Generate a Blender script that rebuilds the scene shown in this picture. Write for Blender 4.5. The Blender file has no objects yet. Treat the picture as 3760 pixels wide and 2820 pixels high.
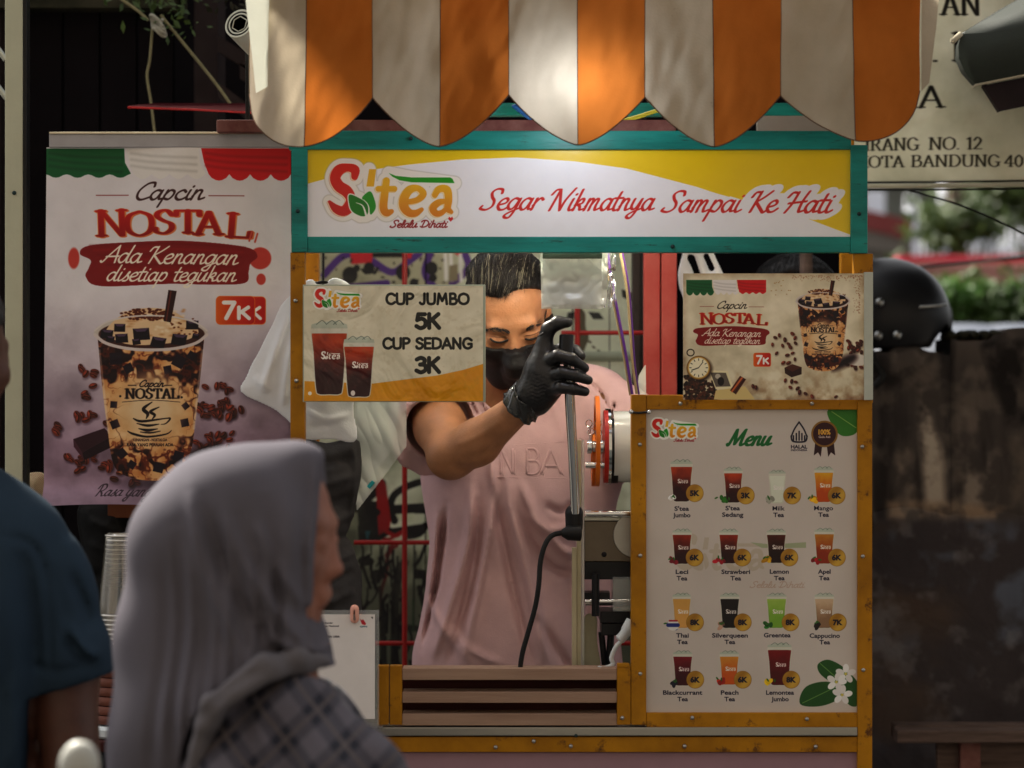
import bpy, math, random
import numpy as np
from mathutils import Vector, Matrix, noise
from mathutils.bvhtree import BVHTree
random.seed(11)
SC = bpy.context.scene
COL = SC.collection
# ------------------------------------------------------------------ camera, sky, sun, exposure
D = 4.6                                  # metres from the camera to the front of the stall
cam = bpy.data.cameras.new('camera'); camo = bpy.data.objects.new('camera', cam); COL.objects.link(camo)
camo.location = (0, -D, 1.5); camo.rotation_euler = (math.pi / 2, 0, 0)
cam.lens = 36 * D / 1.88; cam.sensor_width = 36; cam.clip_end = 500
cam.dof.use_dof = True; cam.dof.focus_distance = D + .05; cam.dof.aperture_fstop = 2.8; cam.dof.aperture_blades = 7
SC.camera = camo
wd = bpy.data.worlds.new('World'); SC.world = wd; wd.use_nodes = True
nt = wd.node_tree; nt.nodes.clear()
sky = nt.nodes.new('ShaderNodeTexSky'); sky.sky_type = 'NISHITA'; sky.sun_disc = False
SUN_EL, SUN_AZ = math.radians(47), math.radians(-40)        # azimuth from +Y towards +X
sky.sun_elevation = SUN_EL; sky.sun_rotation = SUN_AZ; sky.dust_density = 4; sky.air_density = 1.0; sky.ozone_density = 1
hs = nt.nodes.new('ShaderNodeHueSaturation'); hs.inputs['Saturation'].default_value = .12
bg = nt.nodes.new('ShaderNodeBackground'); bg.inputs['Strength'].default_value = .10
wo = nt.nodes.new('ShaderNodeOutputWorld')
nt.links.new(sky.outputs[0], hs.inputs['Color']); nt.links.new(hs.outputs[0], bg.inputs[0]); nt.links.new(bg.outputs[0], wo.inputs[0])
sl = bpy.data.lights.new('sun', 'SUN'); sl.energy = 5.0; sl.angle = math.radians(10); sl.color = (1, .93, .80)
so = bpy.data.objects.new('sun', sl); COL.objects.link(so)
_d = Vector((math.sin(SUN_AZ) * math.cos(SUN_EL), math.cos(SUN_AZ) * math.cos(SUN_EL), math.sin(SUN_EL)))
so.location = _d * 20; so.rotation_euler = _d.to_track_quat('Z', 'Y').to_euler()
SC.view_settings.view_transform = 'Standard'; SC.view_settings.look = 'None'; SC.view_settings.exposure = 1.38; SC.view_settings.gamma = 1
SC.view_settings.use_curve_mapping = False
SC.cycles.use_denoising = True; SC.cycles.max_bounces = 6; SC.cycles.transparent_max_bounces = 12
# ------------------------------------------------------------------ flat print, painted in code (no files)
_nr = np.random.RandomState(7)
def vnoise(h, w, cell, rs):
    gh, gw = int(h / cell) + 3, int(w / cell) + 3
    g = rs.rand(gh, gw)
    yy = np.arange(h) / cell; xx = np.arange(w) / cell
    y0 = yy.astype(int); x0 = xx.astype(int)
    fy = (yy - y0)[:, None]; fx = (xx - x0)[None, :]
    fy = fy * fy * (3 - 2 * fy); fx = fx * fx * (3 - 2 * fx)
    a = g[y0][:, x0]; b = g[y0][:, x0 + 1]; c = g[y0 + 1][:, x0]; d = g[y0 + 1][:, x0 + 1]
    return (a * (1 - fx) + b * fx) * (1 - fy) + (c * (1 - fx) + d * fx) * fy
def fbm(h, w, cell, rs, n=4):
    o = np.zeros((h, w)); amp = 1.0; t = 0
    for i in range(n):
        o += amp * vnoise(h, w, max(cell / 2 ** i, 1.01), rs); t += amp; amp *= .5
    return o / t
def catmull(p, n=6, closed=False):
    p = [tuple(q) for q in p]
    if len(p) < 3 and not closed: return np.array(p, float)
    q = ([p[-1]] + p + [p[0], p[1]]) if closed else ([p[0]] + p + [p[-1]])
    q = np.array(q, float); out = []
    for i in range(1, len(q) - 2):
        a, b, c, d = q[i - 1], q[i], q[i + 1], q[i + 2]
        for t in np.linspace(0, 1, n, endpoint=False):
            out.append(.5 * ((2 * b) + (c - a) * t + (2 * a - 5 * b + 4 * c - d) * t * t + (3 * b - a - 3 * c + d) * t ** 3))
    if not closed: out.append(q[-2])
    return np.array(out)
class Canvas:
    def __init__(s, x0, y0, x1, y1, k, col):
        s.x0, s.y0, s.k = x0, y0, k
        s.w = int(round((x1 - x0) * k)); s.h = int(round((y1 - y0) * k))
        s.a = np.empty((s.h, s.w, 3)); s.a[:] = col
    def box(s, xa, ya, xb, yb):
        i0 = max(0, int((xa - s.x0) * s.k) - 1); i1 = min(s.w, int((xb - s.x0) * s.k) + 2)
        j0 = max(0, int((ya - s.y0) * s.k) - 1); j1 = min(s.h, int((yb - s.y0) * s.k) + 2)
        if i1 <= i0 or j1 <= j0: return None
        X = s.x0 + (np.arange(i0, i1) + .5) / s.k; Y = s.y0 + (np.arange(j0, j1) + .5) / s.k
        return (slice(j0, j1), slice(i0, i1)), X[None, :], Y[:, None]
    def over(s, sl, m, col, al=1.0):
        m = np.clip(m * al, 0, 1)[..., None]
        s.a[sl] = s.a[sl] * (1 - m) + np.asarray(col) * m
    def poly(s, pts, col, al=1.0, smooth=False, soft=0, grow=0):
        P = catmull(pts, 6, True) if smooth else np.array(pts, float)
        g = soft + grow + 2 / s.k
        b = s.box(P[:, 0].min() - g, P[:, 1].min() - g, P[:, 0].max() + g, P[:, 1].max() + g)
        if b is None: return
        sl, X, Y = b
        d = polysd(P, X, Y) - grow
        s.over(sl, .5 - d / (soft if soft else 1 / s.k), col, al)
    def stroke(s, pts, r, col, al=1.0, smooth=True, nib=None, soft=0):
        d = strokes_d(s, [(pts, r, smooth)], nib)
        if d is None: return
        s.over(d[0], .5 - d[1] / (soft if soft else 1 / s.k), col, al)
    def ellipse(s, cx, cy, rx, ry, col, al=1.0, rot=0, soft=0):
        R = max(rx, ry) + soft + 3 / s.k
        b = s.box(cx - R, cy - R, cx + R, cy + R)
        if b is None: return
        sl, X, Y = b
        c, n = math.cos(rot), math.sin(rot)
        u = (X - cx) * c + (Y - cy) * n; v = -(X - cx) * n + (Y - cy) * c
        q = np.sqrt((u / rx) ** 2 + (v / ry) ** 2)
        s.over(sl, .5 - (q - 1) * min(rx, ry) / (soft if soft else 1 / s.k), col, al)
    def image(s, name):
        im = bpy.data.images.new(name, s.w, s.h)
        buf = np.ones((s.h, s.w, 4), np.float32)
        q = np.clip(s.a[::-1], 0, 1); buf[..., :3] = np.clip(q - .055 * np.sin(2 * np.pi * q) - .01, 0, 1)
        im.pixels.foreach_set(buf.ravel()); im.update(); im.pack()
        return im
def polysd(P, X, Y):
    X, Y = np.broadcast_arrays(X, Y)
    d = np.full(X.shape, 1e18); ins = np.zeros(X.shape, bool)
    n = len(P)
    for i in range(n):
        ax, ay = P[i][:2]; bx, by = P[(i + 1) % n][:2]
        ex, ey = bx - ax, by - ay; L = ex * ex + ey * ey + 1e-12
        t = np.clip(((X - ax) * ex + (Y - ay) * ey) / L, 0, 1)
        d = np.minimum(d, (X - ax - t * ex) ** 2 + (Y - ay - t * ey) ** 2)
        if ay != by:
            c = (ay > Y) != (by > Y)
            ins ^= c & (X < (bx - ax) * (Y - ay) / (by - ay) + ax)
    return np.where(ins, -1, 1) * np.sqrt(d)
def strokes_d(cv, items, nib=None, pad=0):
    """signed distance of a set of round (or nib-shaped) strokes; items = (pts, r, smooth); pts may carry a radius per point"""
    segs = []
    for pts, r, sm in items:
        P = [(p[0], p[1], p[2] if len(p) > 2 else (r if r else 1)) for p in pts]
        P = catmull(P, 5) if sm and len(P) > 2 else np.array(P, float)
        segs.append(P)
    A = np.concatenate(segs); R = A[:, 2].max() * (max(nib[:2]) if nib else 1) + pad + 3 / cv.k
    b = cv.box(A[:, 0].min() - R, A[:, 1].min() - R, A[:, 0].max() + R, A[:, 1].max() + R)
    if b is None: return None
    sl, X, Y = b
    X, Y = np.broadcast_arrays(X, Y)
    if nib:
        rx, ry, an = nib; c, n = math.cos(an), math.sin(an)
        f = lambda x, y: (((x * c + y * n) / rx), ((-x * n + y * c) / ry))
        U, V = f(X, Y); back = min(rx, ry)
    else:
        f = lambda x, y: (x, y); U, V = X, Y; back = 1
    d = np.full(U.shape, 1e9)
    for P in segs:
        for i in range(len(P) - 1):
            ax, ay = f(P[i][0], P[i][1]); bx, by = f(P[i + 1][0], P[i + 1][1])
            ex, ey = bx - ax, by - ay; L = ex * ex + ey * ey + 1e-12
            t = np.clip(((U - ax) * ex + (V - ay) * ey) / L, 0, 1)
            q = np.sqrt((U - ax - t * ex) ** 2 + (V - ay - t * ey) ** 2) - (P[i][2] * (1 - t) + P[i + 1][2] * t)
            np.minimum(d, q, out=d)
    return sl, d * back, b
# ---- three small stroke alphabets: script, serif capitals, round capitals ( ~ curve, | straight )
SCRIPT = {
 'a': (52, '~42,50 26,56 10,42 4,18 16,0 32,12 44,50|46,54 40,22~40,22 42,4 58,8'),
 'c': (44, '~42,44 30,56 10,40 6,16 18,0 34,2 48,14'), 'd': (56, '~42,50 26,56 10,42 4,18 16,0 32,12 44,50~56,102 44,40 42,8 50,1 62,9'),
 'e': (44, '~8,24 32,32 40,46 30,56 12,44 5,20 16,1 34,2 50,16'), 'g': (52, '~42,50 26,56 10,42 4,18 16,2 32,14 44,50~47,54 40,10 26,-34 8,-38 2,-26 24,-8 56,10'),
 'h': (52, '|18,100 4,0~6,26 24,54 40,50 36,24 38,3 54,10'), 'i': (25, '~14,55 7,14 14,0 30,10|22,76 22,78'),
 'k': (50, '|18,100 4,0~6,26 26,54 38,52 34,34 12,28~14,28 28,20 34,3 54,10'), 'l': (25, '~4,16 24,62 28,96 18,98 8,48 6,12 14,0 30,10'),
 'm': (72, '|13,55 4,0~5,20 20,54 32,50 27,20 25,0~28,24 44,54 55,50 50,22 53,2 70,10'), 'n': (50, '|13,55 4,0~5,20 23,54 37,50 33,24 36,2 54,10'),
 'p': (50, '~15,55 6,10 -5,-42~8,26 26,55 43,48 42,24 28,2 8,8'), 'r': (38, '|13,55 4,0~5,22 18,46 30,57 40,48'),
 's': (38, '~2,6 18,30 28,58 32,54 26,40 34,20 26,2 10,0'), 't': (32, '~24,88 12,30 12,5 22,0 38,10|2,58 38,60'),
 'u': (55, '~13,55 6,18 13,0 28,8 42,50|46,55 40,22~40,22 42,3 58,10'), 'y': (54, '~13,55 8,20 18,5 32,14 44,50~46,55 38,6 22,-34 6,-36 2,-24 24,-6 58,10'),
 'A': (72, '~-6,8 4,2 26,44 60,100|60,100 62,0|14,34 70,38'), 'C': (60, '~66,78 62,100 36,94 10,56 8,18 26,0 58,14'),
 'D': (78, '|32,92 16,4~0,14 20,2 60,18 76,60 54,96 20,98 2,78'), 'H': (80, '~0,74 14,96 34,94~36,98 24,44 6,0~78,102 62,50 60,6 76,8|10,44 78,54'),
 'K': (74, '~-2,72 10,94 30,95|32,98 10,0~78,100 50,70 22,48|22,48 62,0~62,0 68,-2 78,8'), 'M': (98, '~-2,8 6,0 20,50 32,100|32,100 40,6|40,6 82,100~82,100 74,16 80,0 96,10'),
 'N': (84, '~-6,76 8,98 24,100|26,100 6,0|26,100 52,0~52,0 64,50 92,106'), 'R': (72, '|26,96 10,0~-2,70 16,96 52,100 62,76 42,54 18,48~28,48 46,24 56,0 76,10'),
 'S': (62, '~66,80 62,98 40,100 24,84 30,62 44,42 42,16 20,0 -4,6 0,18'), ' ': (34, ''),
}
SERIF = {
 'A': (84, '|10,0 42,98|42,98 74,0|22,34 64,34', '10,0 74,0'), 'B': (82, '|18,0 18,100~18,99 56,97 62,76 48,54 18,53~18,53 64,50 72,26 56,3 18,1', '18,0 18,100'),
 'D': (92, '|18,0 18,100~18,99 56,97 80,66 80,34 56,3 18,1', '18,0 18,100'), 'G': (92, '~78,80 50,101 20,86 10,50 20,14 52,-2 76,12|78,40 78,8|62,40 88,40', ''),
 'I': (42, '|20,0 20,100', '20,0 20,100'), 'K': (88, '|18,0 18,100|72,98 20,42|34,58 76,0', '18,0 18,100 72,100 78,0'), 'L': (76, '|18,0 18,100|18,2 68,2|69,2 71,26', '18,0 18,100'),
 'N': (96, '|18,0 18,100|18,100 76,0|77,0 77,100', '18,0 18,100 77,100'), 'O': (94, '~46,100 16,84 8,50 16,16 46,0 76,16 84,50 76,84 46,100', ''),
 'R': (88, '|18,0 18,100~18,99 56,97 64,76 50,52 18,51|42,50 74,0', '18,0 18,100 78,0'), 'S': (72, '~60,78 44,100 20,94 14,74 32,56 56,42 58,18 38,0 12,6 8,24', ''),
 'T': (84, '|42,0 42,100|8,98 76,98|8,98 6,76|76,98 78,76', '42,0'), 'U': (92, '~18,100 18,30 30,4 52,0 70,8 76,34 76,100', '18,100 76,100'),
 '0': (66, '~32,100 12,76 10,50 12,24 32,0 52,24 54,50 52,76 32,100', ''), '1': (48, '|26,0 26,98|26,98 8,84', '26,0'), '2': (64, '~8,74 28,100 52,80 44,50 8,4|8,4 56,4', ''),
 '4': (66, '|44,0 44,98|44,98 6,30|6,28 62,28', '44,0'), '.': (28, '|12,3 12,5', ''), ' ': (40, '', ''), '-': (40, '|6,40 32,40', ''),
}
ROUND = {
 'C': (84, '~76,82 50,98 20,86 8,50 20,14 50,2 76,18'), 'U': (84, '|10,98 10,40~10,40 16,10 40,1 64,10 70,40|70,40 70,98'), 'P': (70, '|10,2 10,98~10,97 44,96 60,76 44,52 10,50'),
 'J': (56, '~4,14 16,2 34,6 40,30|40,30 40,98'), 'M': (104, '|10,2 20,98|20,98 48,30|48,30 76,98|76,98 86,2'), 'B': (76, '|10,2 10,98~10,97 42,97 54,76 42,54 10,52~10,52 48,52 64,28 48,3 10,2'),
 'O': (96, '~46,98 16,84 6,50 16,16 46,2 76,16 86,50 76,84 46,98'), 'S': (70, '~56,82 38,98 14,90 10,70 30,54 52,44 58,22 40,2 14,4 6,20'), 'E': (66, '|10,2 10,98|10,97 54,97|10,51 50,51|10,2 54,2'),
 'D': (86, '|10,2 10,98~10,97 44,96 72,78 76,50 72,22 44,4 10,2'), 'A': (88, '|6,2 42,98|42,98 78,2|20,32 64,32'), 'N': (86, '|10,2 10,98|10,98 68,2|68,2 68,98'),
 'G': (92, '~78,80 50,98 20,86 8,50 20,14 50,2 78,18|78,18 78,44|78,44 52,44'), '5': (66, '|52,97 16,97|16,97 10,56~10,56 34,66 54,50 52,14 28,0 6,14'),
 '3': (64, '~8,88 30,99 50,86 44,60 26,53~26,53 52,48 54,16 30,0 6,12'), 'K': (76, '|10,2 10,98|60,98 12,46|26,58 64,2'), '7': (62, '|6,94 54,94|54,94 20,2'), ' ': (44, ''),
}
def parse(g):
    out = []
    cur = ''
    for ch in g + '|':
        if ch in '~|':
            if len(cur) > 1:
                pts = [tuple(float(v) for v in q.split(',')) for q in cur[1:].split()]
                out.append((pts, cur[0] == '~'))
            cur = ch
        else: cur += ch
    return out
def textwidth(F, txt, track=0): return sum(F[c][0] + track for c in txt)
def glyphs(F, txt, x, y, h, width=None, slant=0, arc=0, track=0, rot=0, serif=9):
    """list of strokes in source pixels; (x, y) is the left end of the baseline, h the capital height"""
    s = h / 100.; tot = textwidth(F, txt, track); sx = width / tot if width else s
    out = []; px = 0; ca, sa = math.cos(rot), math.sin(rot)
    def m(u, v):
        gx = (px + u) * sx + v * s * slant; gy = -v * s
        if arc: gy -= arc * (1 - ((px + u) / tot * 2 - 1) ** 2)
        return (x + gx * ca - gy * sa, y + gx * sa + gy * ca)
    for c in txt:
        g = F[c]
        for pts, sm in parse(g[1]): out.append(([m(*p) for p in pts], sm))
        if len(g) > 2:
            for q in g[2].split():
                u, v = [float(t) for t in q.split(',')]
                v2 = min(max(v, 3), 97)
                out.append(([m(u - serif - 4, v2), m(u + serif + 4, v2)], False))
        px += g[0] + track
    return out
def write(cv, F, txt, x, y, h, col, r, width=None, slant=0, arc=0, track=0, rot=0, nib=None, al=1, serif=9, halo=None, soft=0, grad=None):
    g = glyphs(F, txt, x, y, h, width, slant, arc, track, rot, serif)
    for w, hc, ha in (halo or []):
        d = strokes_d(cv, [(p, r, sm) for p, sm in g], nib and (nib[0] , nib[1], nib[2]), pad=w * 2)
        if d: cv.over(d[0], .5 - (d[1] - w) * cv.k, hc, ha)
    d = strokes_d(cv, [(p, r, sm) for p, sm in g], nib, pad=soft)
    if not d: return
    m = .5 - d[1] / (soft if soft else 1 / cv.k)
    if grad is not None:
        t = np.clip((d[2][2] - (y - h)) / h, 0, 1) * np.ones(m.shape)
        col = np.asarray(col) * (1 - t[..., None]) + np.asarray(grad) * t[..., None]
    cv.over(d[0], m, col, al)
def label(cv, txt, cx, y, h, col, bold=.022, width=None, align='C', al=1):
    """plain sans lettering from the font that is built into Blender, rasterised"""
    tris = font_tris(txt, bold)
    if tris is None: return
    x0, x1 = tris[..., 0].min(), tris[..., 0].max()
    s = h / .73; sx = width / (x1 - x0) if width else s
    ox = cx - ((x0 + x1) / 2 * sx if align == 'C' else x0 * sx)
    T = np.stack([ox + tris[..., 0] * sx, y - tris[..., 1] * s], -1)
    b = cv.box(T[..., 0].min() - 1, T[..., 1].min() - 1, T[..., 0].max() + 1, T[..., 1].max() + 1)
    if b is None: return
    (sj, si), _, _ = b
    SS = 4; W = (si.stop - si.start) * SS; H = (sj.stop - sj.start) * SS
    M = np.zeros((H, W), bool)
    Q = np.stack([((T[..., 0] - cv.x0) * cv.k - si.start) * SS, ((T[..., 1] - cv.y0) * cv.k - sj.start) * SS], -1)
    for t in Q:
        xa, ya = np.floor(t.min(0)).astype(int); xb, yb = np.ceil(t.max(0)).astype(int) + 1
        xa, ya = max(xa, 0), max(ya, 0); xb, yb = min(xb, W), min(yb, H)
        if xb <= xa or yb <= ya: continue
        X = np.arange(xa, xb)[None, :] + .5; Y = np.arange(ya, yb)[:, None] + .5
        e = [(t[(i + 1) % 3][0] - t[i][0]) * (Y - t[i][1]) - (t[(i + 1) % 3][1] - t[i][1]) * (X - t[i][0]) for i in range(3)]
        M[ya:yb, xa:xb] |= ((e[0] >= 0) & (e[1] >= 0) & (e[2] >= 0)) | ((e[0] <= 0) & (e[1] <= 0) & (e[2] <= 0))
    m = M.reshape(H // SS, SS, W // SS, SS).mean((1, 3))
    cv.over((sj, si), m, col, al)
_fc = {}
def font_tris(txt, bold):
    if (txt, bold) in _fc: return _fc[(txt, bold)]
    cu = bpy.data.curves.new('t', 'FONT'); cu.body = txt; cu.offset = bold; cu.resolution_u = 3
    ob = bpy.data.objects.new('t', cu); bpy.context.scene.collection.objects.link(ob)
    dg = bpy.context.evaluated_depsgraph_get(); dg.update()
    me = bpy.data.meshes.new_from_object(ob.evaluated_get(dg))
    me.calc_loop_triangles()
    co = np.empty(len(me.vertices) * 3); me.vertices.foreach_get('co', co); co = co.reshape(-1, 3)
    ix = np.empty(len(me.loop_triangles) * 3, np.int32); me.loop_triangles.foreach_get('vertices', ix)
    bpy.data.objects.remove(ob); bpy.data.curves.remove(cu); bpy.data.meshes.remove(me)
    r = co[ix.reshape(-1, 3)][..., :2] if len(ix) else None
    _fc[(txt, bold)] = r
    return r
def rgb(h): return tuple(int(h[i:i + 2], 16) / 255. for i in (0, 2, 4))
CREAM = rgb('e9e2cf'); INK = rgb('101414'); NAVY = rgb('18152e'); REDP = rgb('b02018'); GOLD = rgb('e0a010'); GREEN = rgb('1f8a2a')
def bean(cv, x, y, r, rot, dark=1.0):
    c = np.array(rgb('5a2c1e')) * dark
    cv.ellipse(x + r * .25, y + r * .35, r * 1.15, r * .8, rgb('201018'), .35, rot, soft=r * .6)
    cv.ellipse(x, y, r, r * .68, c, 1, rot)
    cv.ellipse(x - r * .2, y - r * .25, r * .55, r * .25, np.minimum(c * 1.7, 1), .7, rot, soft=r * .3)
    ca, sa = math.cos(rot), math.sin(rot)
    cv.stroke([(x - r * .8 * ca, y - r * .8 * sa), (x + r * .15 * sa, y - r * .15 * ca), (x + r * .8 * ca, y + r * .8 * sa)], r * .09, rgb('1c0c08'))
def logo(cv, ox, oy, s, mono=None, halo=True, al=1.0, tag=True):
    """the stall's own mark; drawn on a 2000 x 1000 grid, (ox, oy) its corner, s source pixels per grid unit"""
    T = lambda L: [(ox + p[0] * s, oy + p[1] * s) + ((p[2] * s,) if len(p) > 2 else ()) for p in L]
    S1 = [T([(688, 335, 42), (690, 250, 58), (600, 222, 50), (500, 250, 66), (445, 350, 66), (490, 450, 70), (590, 520, 72), (640, 610, 62), (625, 700, 70), (550, 765, 62), (455, 735, 52), (375, 650, 20)])]
    Tt = [T([(1085, 385, 42), (1062, 560, 48), (1048, 720, 50), (1085, 785, 46), (1150, 768, 28)]), T([(985, 487, 36), (1185, 487, 36)])]
    E = [T([(1320, 655, 34), (1470, 625, 36), (1545, 550, 44), (1480, 480, 38), (1380, 495, 50), (1308, 600, 56), (1305, 710, 58), (1370, 785, 50), (1450, 790, 42), (1525, 745, 26)])]
    A = [T([(1690, 565, 36), (1745, 488, 42), (1840, 500, 50), (1862, 620, 46), (1850, 730, 42), (1895, 775, 26)]), T([(1855, 640, 24), (1740, 655, 40), (1665, 730, 46), (1710, 795, 40), (1790, 775, 32), (1852, 700, 20)])]
    ap = T([(870, 242), (957, 242), (928, 458), (835, 458)])
    sw = T([(1115, 290), (1200, 325), (1400, 345), (1880, 345), (1910, 362), (1935, 415), (1400, 405), (1250, 380), (1160, 335)])
    l1 = T([(622, 560), (750, 605), (840, 670), (860, 760), (830, 820), (760, 825), (660, 770), (622, 680)])
    l2 = T([(882, 518), (942, 640), (948, 735), (890, 808), (868, 740), (845, 660), (780, 600)])
    items = [(p, None, True) for p in S1 + Tt[:1] + E + A] + [(Tt[1], None, False)]
    fat = items + [(ap[:1] + [((ap[2][0] + ap[3][0]) / 2, ap[2][1])], 20 * s, False), (sw[:4:2] + [sw[5]], 20 * s, False), (l1[:4], 20 * s, False), (l1[3:], 20 * s, False), (l2[:5], 10 * s, False)]
    if halo:
        d = strokes_d(cv, fat, pad=90 * s)
        cv.over(d[0], .5 - (d[1] - 74 * s) / (18 * s), rgb('b6b4a6'), .8 * al)
        d2 = strokes_d(cv, fat, pad=90 * s)
        cv.over(d2[0], .5 - (d2[1] - 62 * s) * cv.k, rgb('eceade'), al)
    def put(it, c0, c1):
        off = [([(p[0] - 12 * s, p[1] + 10 * s) + tuple(p[2:]) for p in q], r, m) for q, r, m in it]
        if mono is None:
            d = strokes_d(cv, off); cv.over(d[0], .5 - (d[1] - 3 * s) * cv.k, np.array(c1) * .8 + .15, .8 * al)
            d = strokes_d(cv, off); cv.over(d[0], .5 - d[1] * cv.k, rgb('f0dcb4'), .9 * al)
        d = strokes_d(cv, it)
        m = .5 - d[1] * cv.k
        t = np.clip((d[2][2] - oy - 450 * s) / (380 * s), 0, 1) * np.ones(m.shape)
        col = mono if mono is not None else np.array(c0) * (1 - t[..., None]) + np.array(c1) * t[..., None]
        cv.over(d[0], m, col, al)
    R0, R1 = rgb('c8281a'), rgb('b81812'); G0, G1 = rgb('e3a81c'), rgb('cf7f10')
    put([(S1[0], None, True)], R0, R1)
    put([(p, None, True) for p in Tt[:1] + E + A] + [(Tt[1], None, False)], G0, G1)
    cv.poly(ap, mono if mono is not None else G0, al); cv.poly(sw, mono if mono is not None else rgb('159018'), al)
    if mono is None:
        cv.poly(l1, rgb('eceade'), al, True, grow=14 * s)
        cv.poly(l1, rgb('127a22'), al, True); cv.poly(l2, rgb('1d8f2a'), al, True)
        cv.stroke(T([(705, 660, 3), (790, 700, 8), (835, 830, 14)]), 0, rgb('eceade'), al); cv.stroke(T([(800, 620, 3), (860, 700, 7), (868, 820, 10)]), 0, rgb('eceade'), al)
        if tag:
            write(cv, SCRIPT, 'Selalu Dihati', ox + 1135 * s, oy + 968 * s, 88 * s, rgb('8c1c24'), 8 * s, width=700 * s, slant=.25, al=al)
            hx, hy = ox + 1888 * s, oy + 862 * s
            cv.poly([(hx, hy + 34 * s), (hx - 32 * s, hy), (hx - 20 * s, hy - 28 * s), (hx, hy - 12 * s), (hx + 20 * s, hy - 28 * s), (hx + 32 * s, hy)], rgb('c01422'), al)
    else:
        cv.poly(l1, mono, al, True); cv.poly(l2, mono, al, True)
def teacup(cv, x, y, w, h, c0, c1, logo_s=None, lid=True, round_=.12, seed=1, drawlogo=True):
    """a clear cup of tea: (x, y) top centre, top width w, height h"""
    b = .80
    rs = np.random.RandomState(seed)
    bx = cv.box(x - w, y - h * .15, x + w, y + h * 1.05)
    if bx is None: return
    sl, X, Y = bx
    t = np.clip((Y - y) / h, 0, 1) * np.ones_like(X * Y)
    P = catmull([(x - w / 2, y), (x - w * .47, y + h * .4), (x - w * b / 2, y + h * .9), (x - w * .3, y + h * .995), (x, y + h), (x + w * .3, y + h * .995), (x + w * b / 2, y + h * .9), (x + w * .47, y + h * .4), (x + w / 2, y), (x, y + 1)], 5, True)
    d = polysd(P, X, Y)
    n = fbm(d.shape[0], d.shape[1], max(4, w * cv.k * .3), rs, 3)
    q = np.clip((t - .12) * 1.7 + (n - .5) * .5, 0, 1)[..., None]
    col = np.array(c0) * (1 - q) + np.array(c1) * q
    edge = np.clip(1 + d / (w * .09), 0, 1)[..., None]
    col = col * (1 - .35 * edge) + np.array(rgb('b8a890')) * .35 * edge * (1 - q * .6)
    cv.over(sl, .5 - d * cv.k, rgb('c9c6b4'), .8)
    tea = (.5 - (d + w * .03) * cv.k) * (np.clip((t - .10) * h * cv.k, 0, 1))
    cv.over(sl, np.clip(tea, 0, 1), col)
    if lid:
        cv.poly([(x - w * .52, y + h * .03), (x - w * .5, y - h * .03), (x - w * .2, y - h * .07), (x + w * .2, y - h * .08), (x + w * .5, y - h * .03), (x + w * .52, y + h * .03)], rgb('aeb5a4'), .8)
        for k in (-.28, 0, .2):
            cv.stroke([(x + w * (k - .08), y - h * .03), (x + w * (k + .08), y - h * .085), (x + w * (k + .2), y - h * .03)], w * .014, rgb('6f7a72'), .7)
    if drawlogo and w * cv.k > 12:
        logo(cv, x - w * .36, y + h * .33, w * .66 / 2000 * 1.05, mono=rgb('f2ece0'), halo=False)
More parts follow.
